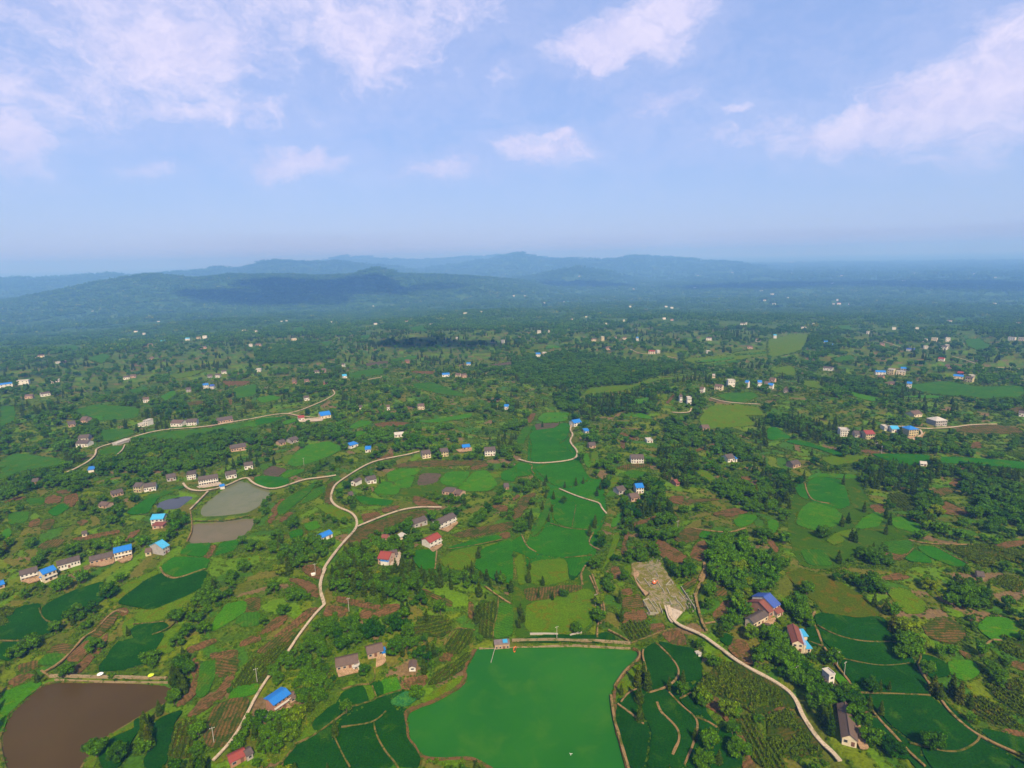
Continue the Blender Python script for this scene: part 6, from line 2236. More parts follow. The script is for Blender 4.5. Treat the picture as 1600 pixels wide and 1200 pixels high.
# trees that stand out singly in the photograph: kind, height, foot
SINGLE = """
0,6 D 220,740 0,6 D 255,800 0,6 D 300,790 1,8 D 330,960 1,8.5 D 365,1005 1,8 D 310,930 0,6.5 D 260,700 0,6 D 120,565 0,6 D 170,610 0,6 D 60,600 0,6 D 210,660 0,6 D 470,790 0,6 D 520,860 0,6.5 D 560,970 0,6 D 600,1050 0,6 D 440,840 0,6 D 500,930 0,5.5 D 400,800 0,6.5 D 40,475 0,6 D 80,490 0,6 D 0,440 0,6 C 1400,440 0,5 C 1250,405 0,6 C 1440,610 0,5 C 1130,810 0,5 C 1110,840 0,6 C 1470,560 0,5.5 C 1300,380 0,6 D 140,690 0,5.5 D 190,720
0,5 B 112,655 0,5 B 165,590 0,4.5 B 135,705 0,4.5 A 1465,960 0,4.5 A 1430,1040 0,4.5 A 1395,1090
0,5.5 D 605,750 1,5 D 655,752 1,4.5 D 708,750 0,6.5 D 960,1085 0,6 D 740,1130 0,7 D 385,600 1,7 D 620,255 1,7.5 D 685,300 1,9 D 725,400 0,8 D 805,430 0,8 D 780,510 0,8.5 D 830,530 1,7.5 D 970,760 1,9 D 1075,770 1,9 D 1120,820
1,7 D 1005,800 1,7.5 D 545,150 0,7 D 225,190 1,6 D 660,890 0,6.5 D 600,130 1,6 D 1180,850 0,6 D 930,660 0,6.5 D 800,560 1,6.5 D 590,860 0,5 D 900,500 0,6 D 500,830
0,5 C 380,400 0,6.5 C 1000,790 0,6.5 C 1265,890 1,9 C 745,820 1,9 C 770,690 1,8.5 C 795,740 1,9 C 735,720 1,6 C 920,740 0,5 C 1100,500 1,7 C 750,930 0,7 C 1155,1090 0,6 C 1125,1195 1,5 C 640,770 0,6 C 1110,820 1,6 C 1000,700 1,5.5 C 1070,1040 1,5 C 183,130 1,5 C 155,200 1,4.5 C 237,215 0,4.5 C 305,195 1,6 C 40,360 1,6 C 60,330 1,6 C 50,290 1,7 C 100,110 0,5 C 1180,600 1,6.5 C 630,230 1,6.5 C 640,330 0,6 C 510,330 0,6 C 510,250 1,6 C 1210,1180 0,6 C 1330,1130 0,5.5 C 1290,1010
0,8 A 625,210 0,7.5 A 650,200 0,6 A 880,560 1,8 A 1075,560 1,9 A 1050,700 1,9 A 1030,740 1,8.5 A 1080,740 1,8 A 1010,680 1,6.5 A 935,880 1,9.5 A 860,1000 1,10 A 875,1090 0,7 A 700,1170 0,7 A 420,350 0,6.5 A 190,500 0,6.5 A 105,555 1,5 A 750,415 0,6 A 560,500 0,6 A 330,410 0,7 A 550,300 0,6.5 A 460,310 0,7 A 1200,220 0,6.5 A 1160,260 0,6 A 1100,310 0,7 A 1040,350 0,6 A 1100,420 0,6.5 A 1200,410 0,6 A 1040,470 0,6 A 1020,810 0,7 A 570,1140
1,7 B 465,1010 0,5 B 940,760 1,8 B 1290,320 1,8 B 1310,290 0,7 B 1080,280 0,6 B 1440,130 1,7 B 1355,110 1,5 B 1410,95 1,5 B 1435,95 0,5.5 B 530,870 0,6 B 970,240 1,7 B 890,300 1,7 B 860,290 1,7 B 1000,330
1,6 G 400,475 1,5.5 G 445,465 1,5 G 330,490 1,6 G 205,480 1,6 G 215,450 1,6 G 190,110 0,5 G 325,590 1,7 G 515,740 1,7 G 485,790 1,7 G 520,720 1,5.5 G 190,1100 1,5.5 G 100,1080 1,5.5 G 110,1000 1,6 G 230,700 1,6 G 250,640 1,6 G 260,560 1,6 G 550,500 1,6 G 575,460 1,6 G 530,540
1,7 F 1350,1020 1,6.5 F 1440,1070 1,7 F 1390,930 1,5 F 1505,1060 1,5 F 1530,1060
1,7.5 I 470,470 1,8 I 735,680 1,7.5 I 760,720 1,7 I 735,780 1,7.5 I 520,820 1,7.5 I 545,830 0,7 I 345,800 0,6.5 I 480,300 1,7 I 440,960 1,7 I 600,640 1,7 I 460,730 1,7 I 500,710
"""
_sp, _sk = [], []
toks = SINGLE.split()
i = 0
while i < len(toks):
    k, hh = toks[i].split(',')
    _sk.append((int(k), float(hh)))
    _sp.append(pixels(toks[i + 1] + ' ' + toks[i + 2])[0])
    i += 3
_sw = unproject(_sp)
plant(_sw[:, 0], _sw[:, 1], np.array([h for _, h in _sk]), np.array([k for k, _ in _sk]))

TX, TY, TH, TK = map(np.concatenate, (TX, TY, TH, TK))
TZ = hgt(TX, TY)
PXX, PYY, DEP = project(TX, TY, TZ)
keep = (PXX > -120) & (PXX < 1720) & (PYY < 1330) & (DEP > 10)
TX, TY, TH, TK, TZ, PXX, PYY, DEP = [a[keep] for a in (TX, TY, TH, TK, TZ, PXX, PYY, DEP)]
APP = TH / DEP * ((PXX > 3) & (PXX < 1597) & (PYY < 1196))

LANDMARKS = [((180, 1100), 'beside the brown pond'), ((250, 1000), 'on the terraces above the brown pond'), ((435, 1130), 'around the blue-roofed house by the white lane'),
             ((540, 1010), 'in the wood round the brown-tiled farmhouses'), ((620, 930), 'in the wood below the crimson-roofed house'), ((700, 990), 'on the terraces left of the green pond'),
             ((560, 1150), 'among the paddies left of the green pond'), ((850, 960), 'near the lime field behind the dam'), ((1010, 1090), 'among the curved paddies right of the green pond'),
             ((1130, 1060), 'by the maize field inside the lane bend'), ((1040, 870), 'above the foundation site'), ((1150, 900), 'on the bright wooded slope by the dirt track'), ((1210, 990), 'around the red and blue roofed farmstead'),
             ((1280, 1080), 'between the white tower house and the long shed'), ((1340, 1150), 'beside the long brown shed'), ((1380, 1000), 'along the edge of the big rice fields'), ((1480, 1100), 'beyond the big rice fields near the right edge'),
             ((1500, 960), 'in the scrub near the right edge'), ((900, 850), 'along the valley paddies'), ((480, 900), 'along the pale lane'), ((100, 930), 'below the left row of houses'), ((330, 960), 'on the slope left of the pale lane'),
             ((1300, 860), 'in the grassy hollow at right'), ((760, 880), 'by the rice fields below the white red-roofed house'), ((20, 1080), 'at the left edge of the brown pond'), ((1420, 1180), 'in the bottom right corner')]
LANDMARKS += [((1450, 870), 'on the wooded rise at right below the hamlet'), ((1130, 800), 'in the wood left of the grassy hollow'), ((1560, 850), 'in the wood at the right edge'), ((1000, 800), 'below the blue-roofed tall house'), ((1230, 780), 'at the foot of the right wood'), ((1340, 920), 'on the left flank of the long yellow meadow'),
              ((1390, 940), 'along the hedge right of the yellow meadow'), ((520, 940), 'just right of the pale lane bend'), ((660, 900), 'under the crimson-roofed house'), ((560, 960), 'on the knoll above the brown-tiled farmhouses'), ((480, 1040), 'between the pale lane and the brown-tiled farmhouse'), ((400, 1170), 'beside the red-roofed shed'), ((1100, 950), 'along the dirt track'), ((1170, 1030), 'along the curving lane'), ((450, 830), 'below the forking lane'), ((230, 920), 'beside the big left paddy'), ((300, 1090), 'on the bare terraces right of the brown pond')]
LMX = np.array([p for p, _ in LANDMARKS], float)


def place_words(px, py, used={}):
    d = np.hypot((LMX[:, 0] - px), (LMX[:, 1] - py) * 1.3)
    return LANDMARKS[int(np.argmin(d))][1]


def individual(kind, Ls, leafmat, tname, words_, n, seed):
    rs = np.random.RandomState(seed)
    sel = np.where((TK == kind) & (APP > 0))[0]
    sel = sel[np.argsort(-APP[sel])][:n]
    crowns = [L.mesh('crown', [leafmat], 0) for L in Ls]
    trunks = [L.mesh('trunk', ['bark', 'bark'], 1) for L in Ls]
    hs = [float(np.max(np.vstack(L.V)[:, 2])) for L in Ls]
    for i in sel:
        v = rs.randint(len(Ls))
        wh = place_words(PXX[i], PYY[i])
        size = words_[0] if TH[i] < words_[3] else words_[1]
        e = empty(tname, (TX[i], TY[i], TZ[i]), rs.uniform(0, 6.28), f"{size} {words_[2]} {wh}", 'tree', f"{size} {words_[2]}s {wh}")
        s_ = TH[i] / hs[v]
        e.scale = (s_ * rs.uniform(.9, 1.12), s_ * rs.uniform(.9, 1.12), s_)
        for me_, nm in ((trunks[v], 'trunk'), (crowns[v], 'crown')):
            link(bpy.data.objects.new(nm, me_), e)
    return sel


s0 = individual(0, BROAD, 'leaf_broad', 'broadleaf_tree', ('low', 'tall', 'round green broadleaf tree', 4.8), 300, 5)
s1 = individual(1, CONIF, 'leaf_conifer', 'conifer_tree', ('short', 'tall', 'pointed dark conifer', 6.2), 300, 6)
s2 = individual(2, BAMB, 'leaf_bamboo', 'bamboo_clump', ('low', 'tall', 'feathery bright bamboo clump', 5.5), 120, 7)
done = np.zeros(len(TX), bool)
done[s0] = done[s1] = done[s2] = True


def hmax(Ls):
    return np.mean([float(np.max(np.vstack(L.V)[:, 2])) for L in Ls])


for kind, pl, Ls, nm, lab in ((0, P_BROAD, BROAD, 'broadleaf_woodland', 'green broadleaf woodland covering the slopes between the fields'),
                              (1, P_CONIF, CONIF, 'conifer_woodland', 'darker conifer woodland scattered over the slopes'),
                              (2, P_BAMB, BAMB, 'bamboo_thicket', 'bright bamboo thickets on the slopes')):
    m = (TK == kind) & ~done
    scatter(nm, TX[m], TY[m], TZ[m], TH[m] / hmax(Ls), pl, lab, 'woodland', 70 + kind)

# undergrowth: shrubs on the rough ground
bx, by, bs = [], [], []
for (r0, r1, sp, k) in ((120, 330, 1.75, .80), (330, 600, 2.5, .95), (600, 900, 3.8, 1.25)):
    X, Y = grid_points(r0, r1, sp)
    n1 = fbm(X, Y, 12, 3, 91)
    ok = clear_of(X, Y, .7) & (RS.rand(len(X)) < .42 + .56 * sstep(.34, .55, n1))
    ok &= ~(plot_crop(X, Y) & (wood_at(X, Y) == 0) & (RS.rand(len(X)) < .88))
    X, Y = X[ok], Y[ok]
    S = RS.uniform(.45, 1.25, len(X)) * k
    Z = hgt(X, Y)
    f = hides(X, Y, Z, S * 1.4)
    S = S * np.clip(f, .25, 1)
    ok = S > .3
    bx.append(X[ok]), by.append(Y[ok]), bs.append(S[ok])
# hedges along field edges and between plots
for cls, w in FIELD_POLYS:
    dist = float(np.hypot(*w.mean(0)))
    if dist > 1700:
        continue
    st = .95 if dist < 330 else 1.5 if dist < 560 else 2.4 if dist < 850 else 5.0
    e = resample(swell(w, .55), st)
    gate = vnoise(e[:, 0] / 6.0, e[:, 1] / 6.0, 411) + RS.uniform(-.2, .2, len(e))
    ok = (gate > .40) & (mask_at(e[:, 0], e[:, 1]) < 2)
    e = e[ok] + RS.uniform(-.45, .45, (int(ok.sum()), 2))
    bx.append(e[:, 0]), by.append(e[:, 1]), bs.append(RS.uniform(.28, .62, len(e)) * (.9 if dist < 330 else 1.15 if dist < 560 else 1.5 if dist < 850 else 3.2))
for (r0, r1, sp, k) in ((130, 340, 1.15, .50), (340, 620, 1.7, .70), (620, 950, 2.8, 1.05)):
    X, Y = grid_points(r0, r1, sp)
    pid, pe = parcels(X, Y)
    ok = (pe < .085) & (mask_at(X, Y) == 0) & (RS.rand(len(X)) < .75)
    X, Y = X[ok], Y[ok]
    bx.append(X), by.append(Y), bs.append(RS.uniform(.6, 1.25, len(X)) * k)
bx, by, bs = map(np.concatenate, (bx, by, bs))
bz = hgt(bx, by)
qx, qy, qd = project(bx, by, bz)
ok = (qx > -60) & (qx < 1660) & (qy < 1260)
scatter('undergrowth', bx[ok], by[ok], bz[ok] - .1, bs[ok], P_BUSH, 'low green scrub and shrubs on the rough ground between fields', 'undergrowth', 90)

# far woods: whole stands
gx, gy, gs = [], [], []
for (r0, r1, sp, k) in ((1550, 3300, 27, 1.1), (3300, 7500, 52, 2.1), (7500, 17000, 125, 4.6)):
    X, Y = grid_points(r0, r1, sp)
    n1 = fbm(X, Y, 230, 3, 101)
    n2 = fbm(X, Y, 90, 2, 105)
    hill = sstep(-140, -95, hgt0(X, Y)) * (np.hypot(X, Y) > 3300)
    pr = .26 + .66 * sstep(.40, .56, n1 * .5 + n2 * .5) + .75 * hill
    ok = RS.rand(len(X)) < pr
    ok &= mask_at(X, Y) == 0
    X, Y = X[ok], Y[ok]
    # keep far fields and houses free
    for cls, w in FIELD_POLYS:
        c = w.mean(0)
        if np.hypot(*c) > 1250:
            rad = np.hypot(*(w - c).T).max() + sp * .5
            near = np.where(np.hypot(X - c[0], Y - c[1]) < rad)[0]
            if len(near):
                bad = inside(w, X[near], Y[near]) | (seg_dist(w, X[near], Y[near]) < sp * .35)
                kk = np.ones(len(X), bool)
                kk[near[bad]] = False
                X, Y = X[kk], Y[kk]
    HW = np.array([h for h in HOUSE_W if np.hypot(*h) > 1300])
    kk = np.ones(len(X), bool)
    for h in HW:
        rr_ = np.hypot(*h)
        u = h / rr_
        al = (X - h[0]) * u[0] + (Y - h[1]) * u[1]
        ac = -(X - h[0]) * u[1] + (Y - h[1]) * u[0]
        kk &= ~((al < 22 * k) & (al > -rr_ / 290 * 4.0 - 22 * k) & (np.abs(ac) < 16 * k))
    X, Y = X[kk], Y[kk]
    gx.append(X), gy.append(Y), gs.append(RS.uniform(.75, 1.3, len(X)) * k)
gx, gy, gs = map(np.concatenate, (gx, gy, gs))
gs = np.where(gs > 2.5, gs, gs)
scatter('far_woodland', gx, gy, hgt0(gx, gy) - .4, gs, P_GROVE, 'hazy far-off woodland reaching to the hills and the horizon', 'woodland', 95)

# crop rows in the row fields
for (fi, dirp) in ROW_FIELDS:
    cls, w = FIELD_POLYS[fi]
    d = dirp[1] - dirp[0]
    d = d / np.hypot(*d)
    nrm = np.array([-d[1], d[0]])
    c = w.mean(0)
    u, v = (w - c) @ d, (w - c) @ nrm
    dist = float(np.hypot(*c))
    gap = 1.75 if dist < 420 else 2.4
    U, Vv = np.meshgrid(np.arange(u.min(), u.max(), .85 if dist < 420 else 1.3), np.arange(v.min(), v.max(), gap))
    U = U.ravel() + RS.uniform(-.15, .15, U.size)
    Vv = Vv.ravel() + RS.uniform(-.1, .1, Vv.size)
    X, Y = c[0] + d[0] * U + nrm[0] * Vv, c[1] + d[1] * U + nrm[1] * Vv
    ok = inside(w, X, Y) & (RS.rand(len(X)) > .05) & (mask_at(X, Y) < 2)
    X, Y = X[ok], Y[ok]
    scatter('crop_rows', X, Y, hgt(X, Y) + .30, RS.uniform(.75, 1.15, len(X)) * (1.0 if dist < 420 else 1.3), P_MAIZE, None, None, 200 + fi, parent=FIELD_OBJS[fi], rot=np.full(len(X), math.atan2(d[1], d[0]) - math.pi / 2))
# tall maize in the other maize fields
mx, my = [], []
for fi, (cls, w) in enumerate(FIELD_POLYS):
    if cls == 'm' and fi not in [f for f, _ in ROW_FIELDS] and np.hypot(*w.mean(0)) < 650:
        lo, hi = w.min(0), w.max(0)
        X, Y = np.meshgrid(np.arange(lo[0], hi[0], 1.15), np.arange(lo[1], hi[1], 1.15))
        X = X.ravel() + RS.uniform(-.4, .4, X.size)
        Y = Y.ravel() + RS.uniform(-.4, .4, Y.size)
        ok = inside(w, X, Y) & (fbm(X, Y, 7, 2, 131) > .36) & (mask_at(X, Y) < 2)
        mx.append(X[ok]), my.append(Y[ok])
mx, my = np.concatenate(mx), np.concatenate(my)
scatter('maize_crop', mx, my, hgt(mx, my) + .25, RS.uniform(.8, 1.3, len(mx)), P_MAIZE, 'dense standing maize filling the olive green fields', 'crop', 140)
print('trees', len(TX), 'bushes', int(ok.sum()), len(bx), 'groves', len(gx), 'maize', len(mx))

# ------------------------------------------------------------------ dams, banks and small things
def at(txt):
    return unproject(pixels(txt))


wl = at("O 748,1002 800,1004 900,1006 985,1009")
wall_along('dam_wall', wl, .5, -2.6, .62, 'stone_bank', 'pale stone dam wall along the far side of the green pond', 'dam')
wall_along('dam_wall', at("A 318,668 640,671 978,673"), .4, -2.6, .55, 'stone_bank', 'pale stone dam wall along the far side of the brown pond', 'dam')
for k_, (t_, w_) in enumerate((("O 800,996.5 860,998.5 930,1000.5 985,1003", 1.0), ("A 290,655 330,652 640,652 975,654", .9))):
    ribbon('dam_path', at(t_), w_, 'stone_bank', 1.0 + .01 * k_, th=.9, wob=.3)
wall_along('retaining_wall', at("C 105,405 200,408 270,412"), .5, -.5, .9, 'stone', 'low stone wall below the lime field behind the dam', 'wall')
wall_along('retaining_wall', at("C 340,420 380,405 410,404"), .5, -.5, .9, 'stone', 'short curved stone wall at the right end of the lime field', 'wall')

# earth bank round the green pond, except along the dam
poly, lev = POND['green']
c_ = poly.mean(0)
qx_, qy_, _ = project(poly[:, 0], poly[:, 1], np.full(len(poly), lev))
shore = [i for i in range(len(poly)) if qy_[i] > 1016 and qy_[i] < 1260]
runs, cur = [], []
for i in range(len(poly)):
    if i in set(shore):
        cur.append(i)
    elif cur:
        runs.append(cur)
        cur = []
if cur:
    runs.append(cur)
for rn in runs:
    if len(rn) > 4:
        pts = poly[rn]
        out = pts + (pts - c_) / np.hypot(*(pts - c_).T)[:, None] * .9
        ribbon('pond_bank', chaikin(out, False, 1), 1.5, 'soil_bank', .22, th=1.2, wob=.5)
poly, lev = POND['brown']
c_ = poly.mean(0)
pts = poly[[i for i in range(len(poly))]]
out = pts + (pts - c_) / np.hypot(*(pts - c_).T)[:, None] * .6
ribbon('pond_bank', np.vstack([out, out[:1]])[len(out) // 8:], .7, 'bund', .12, th=1.0, wob=.6)

# building site: low foundation walls and rubble
SEGS = ["450,800 500,880 560,980", "530,780 600,870 690,990", "700,860 750,970", "640,470 730,610", "460,460 560,600", "350,470 400,540", "650,380 690,440", "750,620 780,690",
        "820,620 860,700", "1010,680 1100,800", "1110,860 1150,920", "880,480 920,560", "950,750 1000,850", "1000,820 1090,950", "800,560 890,565", "450,800 540,775", "560,975 690,985", "880,490 810,570", "590,470 640,460", "1040,590 1260,930", "600,800 680,900", "640,760 690,800", "860,800 900,880", "880,740 960,760"]
ws = unproject_many([pixels('S ' + s) for s in SEGS])
for s_, w in zip(SEGS, ws):
    wall_along('foundation_wall', w, .26, -.3, 1.15, 'foundation', 'low pale foundation wall on the bare building site', 'wall')['group'] = 'foundation walls on the building site'
rs = np.random.RandomState(8)
mbx = MB()
for (cx_, cy_, n_, sp_) in ((600, 260, 60, 90), (560, 370, 20, 50), (860, 830, 30, 110), (620, 560, 16, 60), (960, 880, 20, 80), (600, 900, 10, 70), (870, 530, 14, 50), (1150, 760, 20, 70), (1210, 860, 12, 50)):
    P = np.stack([rs.normal(cx_, sp_ * .7, n_), rs.normal(cy_, sp_ * .7, n_)], 1)
    w = unproject([(960 + a / 10, 860 + b / 10) for a, b in P])
    z = hgt(w[:, 0], w[:, 1])
    for (x, y), zz in zip(w, z):
        a, b, c3 = rs.uniform(.08, .36, 3)
        mbx.box(x - a, x + a, y - b, y + b, zz + .2, zz + .75 + c3 * .5)
rb = mbx.build('rubble', 'rubble', None, 'stuff')
tag(rb, 'grey stone rubble strewn over the building site', 'rubble')

p = at("S 620,545")[0]
m = empty('excavator', (p[0], p[1], h1(*p) + .75), .4, 'small orange machine standing among the foundation walls', 'machine')
m.scale = (.6, .6, .6)
for q in (-1, 1):
    MB().prism([(-1.5, 0), (1.5, 0), (1.8, .35), (1.5, .7), (-1.5, .7), (-1.8, .35)], 'y', q * 1.0 - .22, q * 1.0 + .22).build('track', 'dark_iron', m)
bd = MB().box(-1.3, 1.0, -.95, .95, .75, 1.5).box(-1.5, -.7, -.85, .85, 1.5, 1.8)
bd.build('body', 'orange_paint', m)
MB().box(-.1, 1.0, .1, .95, 1.503, 2.6).build('cab', 'white_paint', m)
MB().box(-.2, 1.1, 0, 1.05, 2.603, 2.75).build('cab_roof', 'orange_paint', m)
MB().tube((.9, -.4, 1.3), (2.8, -.4, 3.0), .22, .18).tube((2.8, -.4, 3.0), (3.7, -.4, 1.0), .17, .14).build('boom', 'orange_paint', m)
MB().prism([(3.3, .2), (3.9, .1), (4.0, .9), (3.6, 1.1)], 'y', -.8, 0).build('bucket', 'red_paint', m)

# rowing boat at the dam
p = at("O 804.5,1008")[0]
lev = POND['green'][1]
m = empty('rowing_boat', (p[0], p[1], lev), RAD(80), 'small orange rowing boat moored at the dam beside the shed', 'boat')
V, F_ = [], []
secs = [(-1.6, .35), (-.9, .62), (0, .7), (.9, .58), (1.6, .12)]
for (x, w_) in secs:
    V += [(x, -w_, .55), (x, -w_ * .6, -.1), (x, w_ * .6, -.1), (x, w_, .55)]
for i in range(4):
    for j in range(3):
        a = i * 4 + j
        F_.append((a, a + 4, a + 5, a + 1))
F_ += [(0, 1, 2, 3), (19, 18, 17, 16)]
mesh_obj('hull', V, F_, 'orange_paint', m)
for x in (-.7, .5):
    MB().box(x - .14, x + .14, -.52, .52, .33, .39).build('seat', 'door_wood', m)

p = at("C 345,1112")[0]
m = empty('pond_float', (p[0], p[1], lev), .3, 'small white three-armed float lying on the green pond', 'float')
m.scale = (.55, .55, .55)
for a in range(3):
    MB().tube((0, 0, .12), (math.cos(a * 2.09) * 1.1, math.sin(a * 2.09) * 1.1, .12), .10, .10, 6).build('arm', 'white_paint', m)
MB().tube((0, 0, 0), (0, 0, .4), .22, .18, 8).build('hub', 'white_paint', m)
p0, p1 = at("O 773,1005 767,1027")
o = MB().tube((p0[0], p0[1], lev + .6), (p1[0], p1[1], lev + .25), .12, .09, 6).tube((p1[0], p1[1], lev - .8), (p1[0], p1[1], lev + .9), .1, .1, 6).build('mooring_boom', 'pole', None)
tag(o, 'thin wooden boom reaching into the green pond from the dam shed', 'boom')
o = MB().tube((0, 0, 0), (0, 0, .06), .5, .5).build('roof_tank', 'roof_cyan', None)
bpy.data.objects.remove(o)
hs_ = at("O 789,1005")[0]
o = MB().box(-1.0, 1.0, -1.2, 1.2, 0, .12).box(-.9, .9, -1.1, 1.1, .12, .2).build('blue_tarp', 'roof_cyan', None)
o.location = (hs_[0], hs_[1] + 1.9, h1(*hs_) + 2.95)
o.rotation_euler = (0, 0, .1)
tag(o, 'pale blue tarp lying on the roof of the dam shed', 'tarp')

for (txt, colm, lab) in (("A 588,655", 'white_paint', 'white parasol standing on the dam of the brown pond'), ("A 885,658", 'lime_cloth', 'yellow-green parasol standing on the dam of the brown pond')):
    p = at(txt)[0]
    m = empty('parasol', (p[0], p[1], h1(*p) + .9), 0, lab, 'parasol')
    MB().tube((0, 0, 0), (0, 0, 1.75), .03, .03, 6).build('pole', 'dark_iron', m)
    n = 10
    V = [(0, 0, 1.95)] + [(math.cos(2 * math.pi * i / n) * .75, math.sin(2 * math.pi * i / n) * .75, 1.62) for i in range(n)] + [(math.cos(2 * math.pi * i / n) * 1.15, math.sin(2 * math.pi * i / n) * 1.15, 1.35) for i in range(n)]
    F_ = [(0, 1 + i, 1 + (i + 1) % n) for i in range(n)] + [(1 + i, 1 + n + i, 1 + n + (i + 1) % n, 1 + (i + 1) % n) for i in range(n)]
    mesh_obj('canopy', V, F_, colm, m)

# power poles
POLES = ["A 1255,1055", "B 350,72", "B 8,700", "D 405,605", "D 445,665", "C 263,438", "I 930,272", "I 708,277", "B 545,280", "D 165,690", "F 300,350", "I 800,95", "C 490,250", "G 1035,760", "E 1565,300"]
PLAB = ['above the red-roofed shed', 'on the bare plot beside the pale lane', 'beside the pale lane near the left maize slope', 'at the corner of the big rice field', 'second along the big rice field', 'in front of the lime field behind the dam',
        'in the right band of rice fields, right one', 'in the right band of rice fields, left one', 'on the bare terrace left of the lane bend wood', 'under the trees beside the curving lane', 'beside the yellow plot above the pond lane', 'at the far right road',
        'beside the footpath right of the lime field', 'on the bare plot above the right wood', 'in the wood above the left pond']
for p, lb in zip(unproject([pixels(t)[0] for t in POLES]), PLAB):
    m = empty('power_pole', (p[0], p[1], h1(*p)), .5, 'slim concrete power pole ' + lb, 'pole')
    MB().tube((0, 0, -.8), (0, 0, 6.4), .13, .09, 8).build('shaft', 'pole', m)
    MB().box(-.8, .8, -.05, .05, 5.9, 6.0).build('crossarm', 'pole', m)
    for x in (-.7, 0, .7):
        MB().tube((x, 0, 6.003), (x, 0, 6.22), .05, .04, 6).build('insulator', 'white_paint', m)
p = at("B 336,72")[0]
m = empty('grave_shrine', (p[0], p[1], h1(*p)), .3, 'small white concrete box on the bare plot beside the pale lane', 'shrine')
MB().box(-.8, .8, -.6, .6, -.3, 1.1).build('body', 'wall_white', m)
MB().prism([(-.8, 1.103), (.8, 1.103), (0, 1.5)], 'x', -1.0, 1.0).build('roof', 'wall_white', m)
for k_, (t_, lb) in enumerate((("C 1085,525", 'upper'), ("C 1100,535", 'lower'))):
    p = at(t_)[0]
    m = empty('field_tomb', (p[0], p[1], h1(*p)), .3 + k_, lb + ' of two small white tombs beside the rice terrace', 'tomb')
    MB().box(-.7, .7, -.5, .5, -.3, 1.0).build('stone_body', 'wall_white', m)
    MB().box(-.9, .9, -.65, .65, 1.003, 1.15).build('cap', 'stone', m)

# ------------------------------------------------------------------ same words on several things: say which by their order
ORD = ['leftmost'] + [k_ + ' from left' for k_ in ('second', 'third', 'fourth', 'fifth', 'sixth', 'seventh', 'eighth', 'ninth', 'tenth', 'eleventh')]
by = {}
bpy.context.view_layer.update()
for o in SC.objects:
    if o.parent is None and o.get('label'):
        by.setdefault(o['label'], []).append(o)
for lab, os_ in by.items():
    if 2 <= len(os_) <= 11:
        def _x(o):
            l_ = o.matrix_world.translation
            if o.type == 'MESH' and l_.length < .01:
                l_ = Vector(o.data.vertices[0].co)
            return float(project(l_.x, l_.y, l_.z)[0])
        os_.sort(key=_x)
        names = ORD[:len(os_)]
        if len(os_) > 1:
            names[-1] = 'rightmost'
        for o, w_ in zip(os_, names):
            if len((lab + ' ' + w_).split()) <= 16:
                o['label'] = lab + ', ' + w_

SHADE_SPOTS = [(690, 542, 140, 50, 8), (560, 450, 850, 380, 18), (420, 468, 650, 280, 12), (1250, 445, 1500, 600, 22), (1530, 445, 1000, 600, 18), (900, 445, 700, 380, 10)]
HAZE_COL = (0.20, 0.46, 1.0, 1.0)
HAZE_ABS = (0.48, 0.33, 1.0, 1.0)
HAZE_D = 1.65e-4

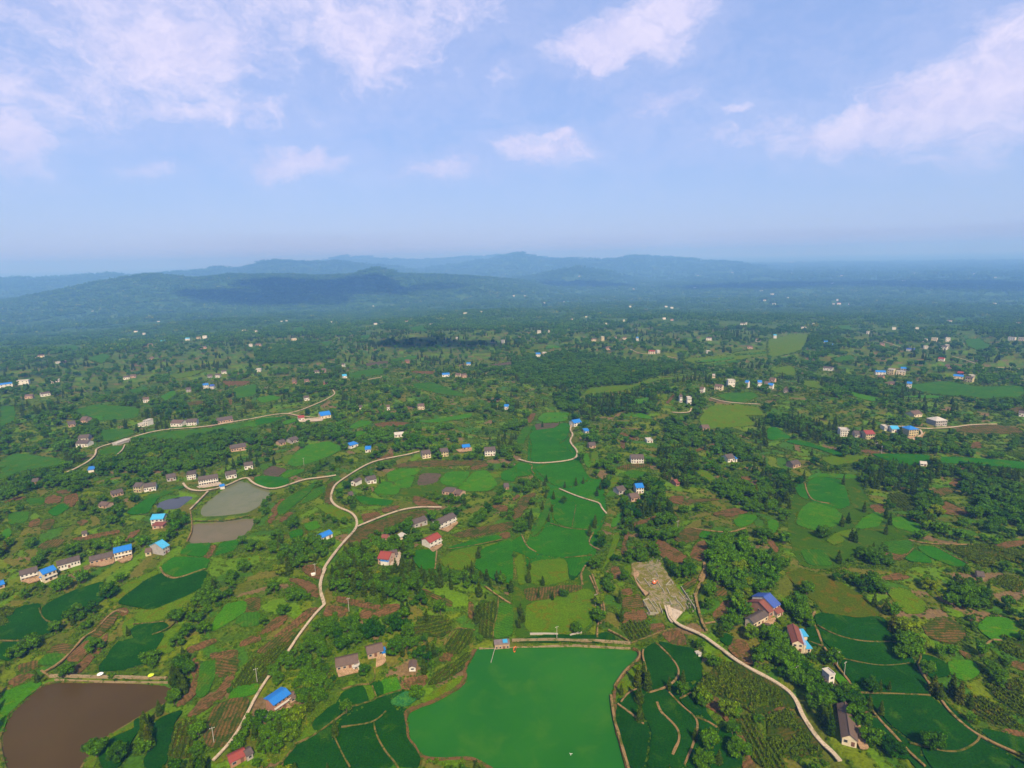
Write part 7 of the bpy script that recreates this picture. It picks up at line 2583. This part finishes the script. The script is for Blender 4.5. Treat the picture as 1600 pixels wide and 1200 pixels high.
# ------------------------------------------------------------------ fair-weather clouds overhead (they shade the far hills) and the haze
def cloud_blob(verts, faces, c, rx, ry, rz, seed):
    rs = np.random.RandomState(seed)
    n, m = 14, 8
    b = len(verts)
    for j in range(m + 1):
        th = math.pi * j / m
        for i in range(n):
            ph = 2 * math.pi * i / n
            d = np.array([math.sin(th) * math.cos(ph), math.sin(th) * math.sin(ph), math.cos(th)])
            k = 0.75 + 0.5 * rs.rand()
            z = d[2] * rz * (0.35 if d[2] < 0 else 1.0)
            verts.append((c[0] + d[0] * rx * k, c[1] + d[1] * ry * k, c[2] + z * k))
    for j in range(m):
        for i in range(n):
            a, a2 = b + j * n + i, b + j * n + (i + 1) % n
            faces.append((a, a + n, a2 + n, a2))


cv, cf = [], []
rs = np.random.RandomState(12)
CLOUD_Z = 3200.0
for (px, py, wx, wy, n), g2 in zip(SHADE_SPOTS, unproject([s_[:2] for s_ in SHADE_SPOTS])):
    gz = h1(*g2)
    k = (CLOUD_Z - gz) / sun_dir.z
    cx, cy = g2[0] + sun_dir.x * k, g2[1] + sun_dir.y * k
    for i in range(n):
        u, v = rs.uniform(-1, 1), rs.uniform(-1, 1)
        cloud_blob(cv, cf, (cx + u * wx * .7, cy + v * wy * .7, CLOUD_Z + rs.uniform(-20, 60)), wx * rs.uniform(.25, .5), wy * rs.uniform(.35, .6), rs.uniform(60, 120), rs.randint(1 << 30))
m_, t_ = new_mat('cloud')
d_ = t_.node('ShaderNodeBsdfDiffuse', i_Color=(.9, .9, .92, 1))
e_ = t_.node('ShaderNodeBsdfTranslucent', i_Color=(.9, .9, .92, 1))
x_ = t_.node('ShaderNodeMixShader', i_0=.25, i_1=d_.outputs[0], i_2=e_.outputs[0])
tp_ = t_.node('ShaderNodeBsdfTransparent')
y_ = t_.node('ShaderNodeMixShader', i_0=.55, i_1=x_.outputs[0], i_2=tp_.outputs[0])
t_.node('ShaderNodeOutputMaterial', i_Surface=y_.outputs[0])
MATS['cloud'] = m_
co = mesh_obj('clouds', cv, cf, 'cloud', None, True, 'stuff')
tag(co, 'white fair weather clouds drifting high above the valley', 'clouds')

m_, t_ = new_mat('haze')
pv = t_.node('ShaderNodeVolumePrincipled')
pv.inputs['Color'].default_value = HAZE_COL
pv.inputs['Density'].default_value = HAZE_D
pv.inputs['Absorption Color'].default_value = HAZE_ABS
pv.inputs['Anisotropy'].default_value = 0.1
t_.node('ShaderNodeOutputMaterial', i_Volume=pv.outputs[0])
MATS['haze'] = m_
zmin = float(GZ.min()) - 4
mb = MB().box(-42000, 42000, -42000, 42000, zmin, 330)
hz = mb.build('haze', 'haze', None, 'stuff')
tag(hz, 'thin blue summer haze lying over the whole valley', 'haze')
